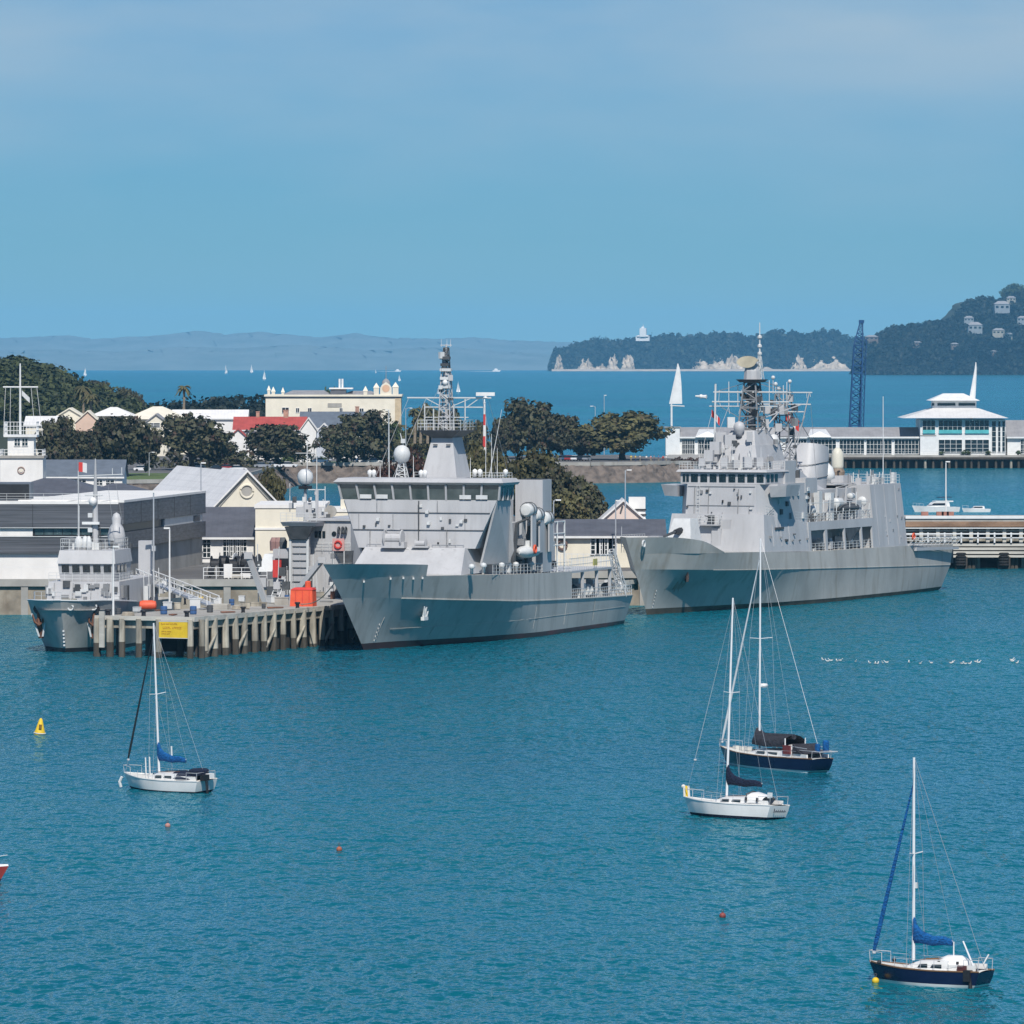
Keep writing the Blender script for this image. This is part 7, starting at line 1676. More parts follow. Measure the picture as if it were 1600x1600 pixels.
# ------------------------------------------------------------------ small grey ship bow on at the left
g = ground(102, 1019)
DF = Frame(g.x, g.y, -8)
def dive_ship():
    e = empty('patrol_ship', (DF.o[0], DF.o[1], 0), DF.ang, 'small grey naval ship seen bow on with two rusty anchors at the left', 'ship', 'grey naval ships in port')
    L0 = [(.4, 0, -1.2), (3, 1.7, -1.2), (8, 3.6, -1.2), (20, 4.6, -1.2), (40, 4.2, -1.2)]
    L1 = [(0, 0, .45), (2.5, 1.9, .45), (7, 3.9, .42), (20, 4.9, .4), (42, 4.6, .4)]
    L2 = [(-1.2, 0, 3.0), (1, 2.6, 3.0), (5, 4.6, 2.9), (18, 5.1, 2.7), (42, 4.9, 2.5)]
    L3 = [(-2.6, 0, 5.9), (-1.9, 2.2, 5.85), (.6, 4.0, 5.8), (5, 5.3, 5.6), (16, 5.5, 5.1), (42, 5.2, 4.6)]
    hull_skin([L0, L1], deck=False, pw=1.4).build('boot_topping', M_BLACK, e, smooth=True)
    hull_skin([L1, L2, L3], deck=False, pw=1.4).build('hull', M_HULL, e, smooth=35)
    D = [[(a + .35, max(0, b - .25), c - 1.1) for a, b, c in L3], [(a + .3, max(0, b - .22), c) for a, b, c in L3]]
    q = hull_skin(D[:1] + [[(a + .34, max(0, b - .24), c - 1.08) for a, b, c in L3]], deck=True, transom=False, pw=1.4)
    q.build('deck', M_NAVY, e)
    for s in (-1, 1):
        MB().tube([(s * smooth_at(L3, u)[0], u, smooth_at(L3, u)[1] + .03) for u in [-2.6 + 16 * (k / 24) ** 1.6 for k in range(25)]], .09, 5).build('gunwale', M_OFFWHITE, e)
        y = .9; z = 4.3; x = s * (hull_pt([L1, L2, L3], y, z) - .05)
        MB().lathe((x, y - .25, z + .5), [(.2, -.25), (.55, -.25), (.6, .15), (.2, .2)], 10, 'y').build('hawse_pipe', M_BLACK, e)
        a = MB().tube([(x, y - .35, z + .4), (x - s * .12, y - .5, z - 1.3)], .17, 6)
        for t in (-1, 1): a.tube([(x - s * .12, y - .5, z - 1.3), (x + t * .45 - s * .1, y - .55, z - .95), (x + t * .62, y - .5, z - .1)], [.16, .14, .08], 5)
        a.build('anchor', M_RUST, e)
        MB().loft([[(x + t - s * .05 * j, hull_pt([L1, L2], 1, 2) * 0 + y - .28 + .16 * j, z - .6 - j * .55) for t in (-.32, .32)] for j in range(5)], closed=False).build('rust_run', M_RUST, e)
        MB().prism([(x - s * .1 + .75, y - .4, z), (x - s * .1 + .95, y - .4, z), (x - s * .25 + .3, y - .1, z - 2.6), (x - s * .25 + .1, y - .1, z - 2.6)], (0, .08, 0)).prism([(x - s * .1 - .75, y - .4, z), (x - s * .1 - .95, y - .4, z), (x - s * .25 - .3, y - .1, z - 2.6), (x - s * .25 - .1, y - .1, z - 2.6)], (0, .08, 0)).build('anchor_bolster', M_OFFWHITE, e)
    for k in range(5): MB().box(-.1, .1, -.6 - .1 * k, -.3, .7 + k * .4, .9 + k * .4).build('draught_mark', M_OFFWHITE, e)
    MB().torus((3.2, .1, 5.1), .35, .1, 'y').build('fairlead', M_OFFWHITE, e); MB().torus((1.0, -1.9, 5.1), .3, .1, 'y').build('fairlead', M_OFFWHITE, e)
    # deckhouse, wheelhouse
    MB().frustum(-4.4, 4.4, 9.5, 32, 4.5, -4.1, 4.1, 10.2, 32, 8.5).build('deckhouse', M_NAVY, e)
    MB().rail([(-4.1, 10.3, 8.5), (4.1, 10.3, 8.5), (4.1, 18, 8.5)], 1.0, .03, .9).build('deckhouse_rail', M_OFFWHITE, e)
    MB().frustum(-3.1, 3.1, 12, 21, 8.52, -3.2, 3.2, 11.8, 21, 9.3).build('wheelhouse_base', M_NAVY, e)
    MB().hexa([(-3.2, 11.8, 9.3), (3.2, 11.8, 9.3), (3.2, 21, 9.3), (-3.2, 21, 9.3), (-3.3, 11.5, 10.5), (3.3, 11.5, 10.5), (3.3, 21, 10.5), (-3.3, 21, 10.5)]).build('wheelhouse', M_NAVY, e)
    for k in range(5):
        x = -2.45 + k * 1.22
        MB().hexa([(x - .42, 11.72, 9.42), (x + .42, 11.72, 9.42), (x + .42, 11.9, 9.42), (x - .42, 11.9, 9.42), (x - .42, 11.5, 10.35), (x + .42, 11.5, 10.35), (x + .42, 11.7, 10.35), (x - .42, 11.7, 10.35)]).build('wheelhouse_window', M_GLASS, e)
    for k in range(3): MB().box(3.24, 3.34, 13 + k * 2, 14.2 + k * 2, 9.4, 10.3).build('wheelhouse_window', M_GLASS, e)
    MB().hexa([(-3.4, 11.3, 10.5), (3.4, 11.3, 10.5), (3.4, 21.2, 10.5), (-3.4, 21.2, 10.5), (-3.2, 11.9, 12.0), (3.2, 11.9, 12.0), (3.2, 21, 12.0), (-3.2, 21, 12.0)]).build('wheelhouse_roof', M_NAVY, e)
    MB().rail([(-3.1, 20, 12), (-3.1, 12.1, 12), (3.1, 12.1, 12), (3.1, 20, 12)], 1.3, .035, 1.1).build('roof_rail', M_OFFWHITE, e)
    for px, y0, r in ((123, 15, .5), (133, 15, .45), (139, 14.5, .35)): 
        c = DF.pt(px, 848, y=y0); MB().lathe((c.x, y0, 12), [(r * .6, 0), (r, .4), (r, .9), (r * .6, 1.4), (.02, 1.6)], 10).build('searchlight', M_OFFWHITE, e, smooth=True)
    # masts
    c = DF.pt(149, 860, y=17)
    MB().tube([(c.x, 17, 12), (c.x, 17, 18.0), (c.x, 17, 22.4)], [.42, .26, .08], 8).build('mast', M_NAVY, e)
    MB().tube([(c.x - 2, 17, 20.4), (c.x + 3.2, 17, 20.6)], .06, 5).build('mast_yard', M_OFFWHITE, e)
    MB().tube([(c.x - 1.2, 16.8, 18.2), (c.x + .9, 16.8, 18.2)], .08, 5).build('mast_yard', M_OFFWHITE, e)
    MB().cbox((c.x - .4, 16.4, 15.0), 2.0, .4, .3).build('radar_scanner', M_WHITE, e)
    MB().ball((c.x - .2, 16.5, 17.5), .5, 10, 6).build('small_dome', M_WHITE, e, smooth=True)
    MB().lattice((c.x, 17.3, 12), (c.x, 17.3, 15), 1.2, .7, 4, .06).build('mast_trestle', M_DARKGREY, e)
    for z in (13.2, 14.2, 15.9): MB().cbox((c.x - .5, 16.6, z), .5, .5, .5).build('aerial_unit', M_DARKGREY if z < 14 else M_OFFWHITE, e)
    for dx, z1 in ((3.1, 21.4), (2.0, 21.3), (-2.0, 21), (-1.9, 17)): MB().tube([(c.x + dx, 17, 12 if dx < 0 else 20.5), (c.x + dx, 17, z1)], .05, 4).build('whip_aerial', M_OFFWHITE, e)
    for dx in (-2, 1.5, 2.5): MB().tube([(c.x + dx * .9, 17, 20.5), (c.x + dx * 1.3, 19, 12.2)], .02, 3).build('halyard', M_WIRE, e)
    c = DF.pt(182, 868, y=24)
    MB().lathe((c.x, 24, 8.5), [(.75, -.9), (.75, 2.6), (.95, 2.9), (1.05, 3.9), (.85, 4.8), (.5, 5.3), (.56, 5.9), (.35, 6.4), (.01, 6.6)], 14).build('funnel_dome', M_NAVY, e, smooth=40)
    for z in (9.6, 10.4): MB().cbox((c.x + .3, 23, z), .9, .5, .4).build('deck_machine', M_DARKGREY, e)
    c = DF.pt(228, 900, y=33)
    MB().box(c.x - .9, c.x + .7, 33, 34.6, 4.6, 12.5).build('after_tower', M_NAVY, e); MB().cbox((c.x + .9, 33, 11.6), .5, .6, .6).build('tower_lamp', M_OFFWHITE, e)
    MB().tube([(c.x - 2.3, 30, 5), (c.x - 1.2, 30, 11.4)], .2, 6).build('deck_crane', M_DARKGREY, e)
    for k, (x, y_, w, h_, m) in enumerate(((-2.4, 5.5, .9, .7, M_NAVY), (-1.1, 7.4, 1.6, 1.1, mat('canvas_olive', (.22, .2, .13), .9, .1, 1)), (1.0, 6.0, 1.0, .7, M_NAVY), (2.6, 7.5, .8, .8, M_OFFWHITE), (-3.3, 8.0, .7, .9, M_OFFWHITE), (.4, 8.6, 1.6, .8, M_DARKGREY))):
        MB().cbox((x, y_, 4.6 + h_ / 2), w, .8, h_).build('foredeck_fitting', m, e)
    MB().rail([(-4.9, 6, 5.6), (-3.7, 1, 5.85), (0, -2.3, 5.9), (3.7, 1, 5.85), (4.9, 6, 5.6)], .9, .03, 1.2, 2).build('bow_rail', M_OFFWHITE, e)
    for k in range(4): MB().tube([(5.45, 18 + k * 3, 5.3), (5.35, 18 + k * 3, 8.6)], .06, 4).build('side_stanchion', M_OFFWHITE, e)
    MB().box(4.15, 4.3, 14, 15, 5, 7).build('side_door', M_DARKGREY, e)
    for k in range(5): MB().cbox((hull_pt([L1, L2, L3], 10 + k * 1.2, 4.1) + .04, 10 + k * 1.2, 4.1), .08, .5, .3).build('scuttle', M_BLACK, e)
    low = ('wheelhouse', 'roof_rail', 'searchlight', 'mast', 'radar', 'small_dome', 'aerial', 'whip', 'halyard', 'deckhouse', 'after_tower', 'tower_lamp')
    for o in e.children:
        if o.name.startswith(low): o.location.z -= .95
    for k in range(30):
        z = random.uniform(4.9, 7.3); w_ = random.uniform(.25, .9); MB().cbox((random.uniform(-4, 4), 9.45 + (z - 3.55) * .17, z), w_, .5, random.uniform(.2, .8)).build('bulkhead_fitting', (M_DARKGREY, M_OFFWHITE, M_CONCG)[k % 3], e)
    for x in (-3.4, -1.2, .9, 2.8): MB().tube([(x, 9.4, 4.5), (x, 10.0, 7.4)], .05, 4).build('pipe_run', M_CONCG, e)
    for k in range(14):
        MB().cbox((random.uniform(3.0, 4.9), random.uniform(18, 40), 5.4 + random.random()), random.uniform(.4, 1), random.uniform(.5, 1.6), random.uniform(.8, 2.2)).build('deck_locker', (M_NAVY, M_DARKGREY, M_OFFWHITE)[k % 3], e)
    for k in range(12):
        x, y = random.uniform(-3, 3), random.uniform(12.2, 20); MB().cbox((x, y, 11.4), random.uniform(.2, .6), random.uniform(.2, .6), random.uniform(.5, 1.4)).build('roof_fitting', (M_DARKGREY, M_NAVY, M_OFFWHITE, M_CONCG)[k % 4], e)
    for k in range(4): MB().cbox((random.choice((-4.3, 4.3)), 10.4 + k * .7, 6.4), .35, .5, 1.4).build('bulkhead_fitting', M_CONCG, e)
dive_ship()
e = empty('signal_flag', at(123, 722, 738), 0, 'small red and white flag on the small grey ship', 'flag')
MB().tube([(-.1, 0, -2.5), (-.1, 0, .3)], .02, 4).build('halyard', M_WIRE, e)
MB().loft([[(0, 0, 0), (0, 0, -1.1)], [(.45, .1, -.05), (.45, .1, -1.15)]], closed=False).build('flag_band', M_REDFLAG, e); MB().loft([[(.451, .1, -.05), (.451, .1, -1.15)], [(.95, -.05, -.15), (.95, -.05, -1.25)]], closed=False).build('flag_band', M_WHITE, e)

# ------------------------------------------------------------------ grey work ship with stern frame between pier and middle ship
AF = Frame(-27.5, 768, -17)
def work_ship():
    e = empty('work_ship', (AF.o[0], AF.o[1], 0), AF.ang, 'grey work ship seen from its stern with a splayed lifting frame behind the pier', 'ship', 'grey naval ships in port')
    P = AF.pt
    H1 = [(-.2, 0, 0), (.0, 4.3, 0), (20, 4.6, 0), (34, 3.4, 0), (40, .3, 0)]
    mb = MB()
    rings = []
    for y, w in ((0, 4.4), (8, 4.8), (22, 4.8), (33, 3.4), (39, .5)):
        rings.append([(-w * .92, y, -1), (w * .92, y, -1), (w, y, 3.4), (-w, y, 3.4)])
    mb.loft(rings).build('hull', M_HULL, e)
    MB().box(-4.2, 4.2, -.06, .0, 1.2, 3.2).build('transom_door', M_NAVY, e)
    # splayed stern frame
    for px0, py0, px1, py1 in ((388, 868, 415, 942), (503, 875, 453, 938)):
        a, b = P(px0, py0, y=-.6), P(px1, py1, y=.4)
        MB().tube([b, a], [.42, .42], 4).build('frame_leg', M_NAVY, e)
    a = P(388, 868, y=-.6); MB().cbox(a, 1.0, .8, .8, .3).build('frame_sheave', M_NAVY, e)
    b = P(503, 875, y=-.6); MB().cbox(b, .9, .8, .7, .3).build('frame_sheave', M_NAVY, e)
    # tall ladder tower in the middle
    a, b = P(456, 915, y=5), P(480, 822, y=5)
    MB().box(a.x, b.x, 5, 6.2, 3.4, b.z).build('ladder_tower', M_NAVY, e)
    for x in (a.x - .15, b.x + .1): MB().box(x - .15, x + .15, 4.8, 5, 3.4, b.z + .3).build('tower_rail', M_OFFWHITE, e)
    for k in range(9): MB().box(a.x + .1, b.x - .1, 4.9, 4.99, 4.2 + k * .85, 4.3 + k * .85).build('rung', M_DARKGREY, e)
    MB().frustum(a.x - .8, b.x + 1.4, 4, 8, b.z, a.x - 1.0, b.x + 1.6, 3.6, 8.4, b.z + .5).build('tower_platform', M_NAVY, e)
    MB().hexa([(a.x - .2, 4.6, b.z - 1.6), (b.x + .1, 4.6, b.z - 1.6), (b.x + .1, 4.9, b.z - 1.6), (a.x - .2, 4.6, b.z - 1.6), (a.x - .6, 4.0, b.z - .05), (b.x + 1, 4.0, b.z - .05), (b.x + 1, 4.9, b.z - .05), (a.x - .6, 4.9, b.z - .05)]).build('platform_bracket', M_DARKGREY, e)
    MB().rail([(a.x - 1, 3.7, b.z + .5), (b.x + 1.6, 3.7, b.z + .5)], 1.1, .04, .8).build('platform_rail', M_OFFWHITE, e)
    # house to the right, lower house to the left
    c, d = P(482, 886, y=7), P(548, 814, y=7)
    MB().box(c.x, d.x, 7, 24, 3.4, d.z).build('deckhouse', M_NAVY, e)
    MB().box(c.x - .2, d.x + .2, 6.7, 24.3, d.z + .003, d.z + .25).build('house_roof', M_NAVY, e)
    for px in (494, 500, 506): q = P(px, 835, y=6.95); MB().cbox((q.x, 6.95, q.z), .36, .1, .8).build('window', M_GLASS, e)
    q = P(522, 834, y=6.95); MB().lathe((q.x, 6.9, q.z), [(.3, 0), (.3, .1)], 12, 'y').build('porthole', M_GLASS, e)
    q = P(529, 851, y=6.4); MB().box(q.x - .75, q.x + .75, 6.3, 6.4, q.z - .75, q.z + .75).build('lifebuoy_board', mat('pale_red_board', (.62, .36, .33), .7, .08, 1), e)
    MB().torus((q.x, 6.2, q.z), .42, .12, 'y').build('lifebuoy', M_REDFLAG, e)
    for x in (q.x - .7, q.x + .7): MB().tube([(x, 6.4, 3.4), (x, 6.4, q.z - .7)], .07, 5).build('board_leg', M_OFFWHITE, e)
    MB().prism([(q.x - .5, 6.5, q.z - .9), (q.x + 1.8, 6.5, q.z - .7), (q.x + 1.6, 6.5, q.z - 3.2), (q.x + .4, 6.5, q.z - 2.4)], (0, .3, 0)).build('canvas_screen', M_DARKGREY, e)
    c, d = P(412, 912, y=6), P(455, 858, y=6)
    MB().box(c.x + 1.2, d.x - .4, 6, 16, 3.4, d.z).build('winch_house', M_NAVY, e)
    MB().box(P(430, 0, y=5.9).x, P(452, 0, y=5.9).x, 5.85, 5.95, P(0, 884, y=5.9).z, P(0, 868, y=5.9).z).build('open_bay', M_BLACK, e)
    q = P(433, 888, y=5.4); MB().box(q.x - .5, q.x + .5, 5.2, 5.6, q.z - 1.1, q.z + 1.0).build('red_hose_rack', M_REDFLAG, e)
    for px in (428, 435, 442): q = P(px, 850, y=8); MB().lathe((q.x, 8, q.z), [(.5, -.8), (.55, .3), (.3, .8)], 10).build('gas_bottle', mat('bottle_brown', (.34, .2, .18), .6, .1, 1) if px < 440 else M_DARKGREY, e)
    q = P(418, 872, y=7); MB().frustum(q.x - 1, q.x + 1.3, 6.4, 9, q.z - 1.6, q.x - .4, q.x + 1.1, 7, 9, q.z + .5).build('workboat', M_WHITE, e)
    for k, (px, py, s) in enumerate(((425, 925, 1.2), (440, 930, 1.0), (462, 928, 1.1), (480, 915, 1.0), (410, 910, 1.0), (433, 915, .8), (447, 915, .9))):
        q = P(px, py, y=3); MB().cbox((q.x, 3, q.z), s, .9, s * 1.1, .2).build('deck_machine', M_NAVY if k % 3 else M_DARKGREY, e)
    for k in range(26):
        px, py = random.uniform(398, 545), random.uniform(862, 935)
        if 452 < px < 486: continue
        q = P(px, py, y=4.5); s_ = random.uniform(.3, .9); MB().cbox((q.x, 4.5, q.z), s_, .6, s_ * random.uniform(.7, 1.5), random.uniform(0, .5)).build('deck_gear', (M_NAVY, M_DARKGREY, M_OFFWHITE, M_CONCG)[k % 4], e)
    for k in range(12):
        px = random.uniform(400, 545); q = P(px, random.uniform(840, 900), y=5); MB().tube([(q.x, 5, 3.4), (q.x + random.uniform(-.3, .3), 5, q.z)], .06, 4).build('deck_post', M_OFFWHITE if k % 2 else M_NAVY, e)
    for k in range(14):
        q = P(random.uniform(455, 515), random.uniform(770, 812), y=11); s_ = random.uniform(.2, .6); MB().cbox((q.x, 11, q.z), s_, .5, s_ * 1.5, .4).build('sensor_box', (M_NAVY, M_DARKGREY, M_OFFWHITE)[k % 3], e)
    MB().rail([(P(470, 0, y=6.7).x, 6.7, d.z if False else 9.6), (P(548, 0, y=6.7).x, 6.7, 9.6)], 1.1, .035, .9).build('house_rail', M_OFFWHITE, e)
    st = MB()
    a, b = P(428, 938, y=1.5), P(440, 905, y=4)
    for k in range(8): p_ = a.lerp(b, k / 7); st.box(p_.x - .5, p_.x + .5, p_.y - .15, p_.y + .15, p_.z, p_.z + .06)
    for s in (-.5, .5): st.tube([a + Vector((s, 0, 0)), b + Vector((s, 0, 0))], .07, 4)
    st.build('stair', M_OFFWHITE, e)
    # mast, domes
    q = P(477, 745, y=14)
    MB().tube([(q.x, 14, b.z), (q.x, 14, q.z - 1)], [.3, .18], 8).build('dome_mast', M_NAVY, e)
    MB().lathe((q.x, 14, q.z), [(.35, -1.05), (.8, -.8), (.98, -.1), (.9, .45), (.5, .9), (.01, 1.0)], 14).build('satellite_dome', M_OFFWHITE, e, smooth=True)
    MB().cbox((q.x, 14, q.z - 1.3), 1.3, 1.3, .4).build('dome_platform', M_BLACK, e)
    for px, p0, p1 in ((480, 735, 690), (495, 815, 700), (508, 815, 760), (453, 800, 760), (505, 815, 780), (453, 775, 755)):
        a, b = P(px, p0, y=12), P(px, p1, y=12); MB().tube([a, b], .05, 4).build('whip_aerial', M_WHITE, e)
    a, b = P(462, 708, y=12), P(500, 708, y=12); MB().tube([a, b], .06, 4).build('mast_yard', M_OFFWHITE, e)
    a, b = P(482, 765, y=12), P(508, 765, y=12); MB().tube([a, b], .08, 4).build('mast_yard', M_OFFWHITE, e)
    a, b = P(495, 815, y=11), P(495, 765, y=11); MB().tube([a, b], .22, 6).build('signal_mast', M_NAVY, e)
    for px, py, r in ((484, 795, 1.0), (500, 800, .9), (470, 800, .9), (517, 799, .8), (455, 790, .45), (490, 810, .7)):
        q = P(px, py, y=11.5)
        if px == 517: MB().lathe((q.x, 11.5, q.z), [(.75, -.15), (.7, .15)], 14, 'y').build('radar_dish', M_CONC, e)
        else: MB().cbox((q.x, 11.5, q.z), r * 1.3, r, r * 1.4, .3).build('sensor_box', M_NAVY if px % 3 else M_OFFWHITE, e)
    for px in (535, 541, 546): q = P(px, 828, y=8); MB().torus((q.x, 6.6, q.z), .38, .1, 'x').build('hose_coil', M_DARKGREY, e)
work_ship()
# mooring line from the middle ship to the pier
a = FM.world((-.9, -6.5, 8.2)); b = ground(470, 944, DZ + .4)
e = empty('mooring_line', (b.x, b.y, b.z), 0, 'pale mooring line from the middle ship bow to the pier', 'rope'); a = a - Vector(b)
MB().tube([Vector((0, 0, 0)).lerp(a, t) - Vector((0, 0, .9 * math.sin(math.pi * t))) for t in np.linspace(0, 1, 12)], .06, 5).build('rope', M_ROPE, e)

# ------------------------------------------------------------------ wharf at the right edge behind the frigate stern
def right_wharf():
    Y = 994; x0 = at(1415, 0, Y).x
    e = empty('timber_wharf', (x0, Y, 0), 0, 'two level timber wharf with white rails and tyre fenders at the right edge', 'wharf')
    X = lambda px: (px - 1415) / FPX * Y
    Z = lambda py: CAM_H - (py - LEVEL) / FPX * Y
    L = X(2500)
    MB().box(0, L, .4, 16, Z(815), Z(809)).build('deck', M_CONC, e)
    MB().box(0, L, .2, .7, Z(810.5), Z(806)).build('pipe_rail', M_WHITE, e)
    MB().box(0, L, .3, 1.0, Z(823), Z(815.1)).build('edge_beam', mat('rusty_beam', (.40, .25, .16), .9, .25, .4, (.5, 1, 1)), e)
    MB().box(0, L, 6, 15, -1, Z(823.2)).build('wharf_shade_block', M_DKTIMBSHADE, e)  # solid dark block painted in for the shade inside the wharf
    for py0, py1, yy, m in ((826, 824.5, .2, M_WHITE), (831, 828, 1.5, M_TIMBER), (846, 842, 1.2, M_PILE), (853.5, 849.5, .2, M_TIMBER), (859.5, 855.5, .15, M_TIMBER), (865.5, 861.5, .1, M_TIMBER), (871, 867.5, .05, M_TIMBER)):
        MB().box(0, L, yy, yy + .3, Z(py0), Z(py1)).build('wale', m, e)
    for k in range(41):
        px = 1440 + k * 26; MB().box(X(px) - .28, X(px) + .28, .72, 1.2, Z(850), Z(824)).build('post', M_TIMBER, e)
        MB().box(X(px + 10) - .12, X(px + 10) + .12, -.1, .1, Z(848), Z(832)).build('white_post', M_WHITE, e)
    MB().box(0, L, -.12, .0, Z(835), Z(833)).build('white_rail', M_WHITE, e)
    MB().box(0, L, -.1, .0, Z(841), Z(839.5)).build('white_rail', M_WHITE, e)
    for px in tuple(range(1502, 2480, 67)) + (1452,):
        f = MB().box(X(px) - .9, X(px) + .9, -.8, 3, -2, Z(870)).build('dolphin', M_DKTIMBSHADE, e)
        for k in range(5): MB().torus((X(px) - .1, -.9, .6 + k * .42), .62, .2, 'z', 12, 6).build('tyre', M_TYRE, f)
        for dx in (1.4, 2.0): MB().tube([(X(px) + dx, 1.5, -2), (X(px) + dx, 1.5, Z(868))], .3, 7).build('pile', M_PILEDK, e)
    for px in (1524, 1530, 1600): MB().tube([(X(px), 2, -2), (X(px), 2, Z(868))], .3, 7).build('pile', M_PILE, e)
    for px in (1446, 1470, 1478, 1486): MB().cbox((X(px), 2, Z(806)), 1.1, 1, 1.2).build('deck_fitting', mat('brick_red_fitting', (.42, .20, .15), .8, .15, 1), e)
right_wharf()
lamp_post(1478, 722, 806, 1000, 8.2, 'tall white lamp post on the right wharf behind the frigate stern', 1, M_WHITE, head=.05)

def launch(px, py, L, label, ang, Y=None, name='motor_launch', fly=True):
    g = ground(px, py); e = empty(name, (g.x, g.y, 0), R(ang), label, 'motor boat', 'white motor boats')
    L1 = [(0, 0, -.3), (L * .25, L * .11, -.3), (L * .6, L * .14, -.3), (L, L * .13, -.3)]
    L2 = [(-.08 * L, 0, L * .13), (L * .2, L * .13, L * .115), (L * .6, L * .16, L * .095), (L * 1.02, L * .15, L * .09)]
    hull_skin([L1, L2], pw=1.3).build('hull', M_WHITE, e, smooth=35)
    z = L * .1
    MB().frustum(-L * .1, L * .1, L * .3, L * .8, z, -L * .085, L * .085, L * .42, L * .78, z + L * .1).build('cabin', M_WHITE, e)
    MB().frustum(-L * .103, L * .103, L * .33, L * .72, z + L * .03, -L * .094, L * .094, L * .41, L * .7, z + L * .08).build('cabin_window', M_GLASS, e)
    if fly:
        MB().box(-L * .09, L * .09, L * .45, L * .88, z + L * .105, z + L * .13).build('flybridge', M_WHITE, e)
        for s in (-1, 1): MB().tube([(s * L * .08, L * .8, z), (s * L * .08, L * .7, z + L * .2)], .05, 5).build('arch_leg', M_WHITE, e)
        MB().box(-L * .085, L * .085, L * .55, L * .85, z + L * .2, z + L * .215).build('canopy', mat('navy_canvas', (.02, .035, .08), .8, .1, 2), e)
    MB().rail([(-L * .1, L * .15, z * 1.1), (0, -L * .05, z * 1.25), (L * .1, L * .15, z * 1.1)], .6, .03, 1.0, 1).build('pulpit_rail', M_ALU, e)
    return e
launch(1430, 799, 9.5, 'white motor cruiser with dark canopy moored behind the right wharf lamp post', -70)
launch(1506, 799, 5.5, 'small pale runabout low in the water right of the motor cruiser', -80, fly=False)
launch(1352, 690, 9, 'white launch with upper works showing above the ferry terminal roof', -75)
# ------------------------------------------------------------------ moored yachts
M_GEL = mat('gelcoat_white', (.84, .83, .80), .3, .04, .8, streak=(1.5, 1.5, .3), streak_rgb=(.60, .55, .45), streak_amt=.25)
M_GELB = mat('gelcoat_navy', (.006, .012, .050), .25, .1, .8, spec=.5)
M_DECKW = mat('yacht_deck', (.72, .70, .64), .6, .06, 1.2)
M_TEAK = mat('teak_trim', (.22, .12, .06), .6, .15, 2)
M_BLUECAN = mat('blue_canvas', (.004, .135, .42), .85, .25, 5.0, (1, 1, 2), bump=.8)
M_NAVYCAN = mat('navy_sail_cover', (.010, .018, .050), .85, .25, 5.0, (1, 1, 2), bump=.8)
M_CHARCAN = mat('charcoal_canvas', (.040, .040, .05), .85, .25, 4.0, bump=.7)
M_SPAR = mat('white_spar', (.80, .80, .80), .3, .03, 1)
M_STEEL = mat('stainless', (.55, .56, .58), .6, .03, 1, metal=.2)
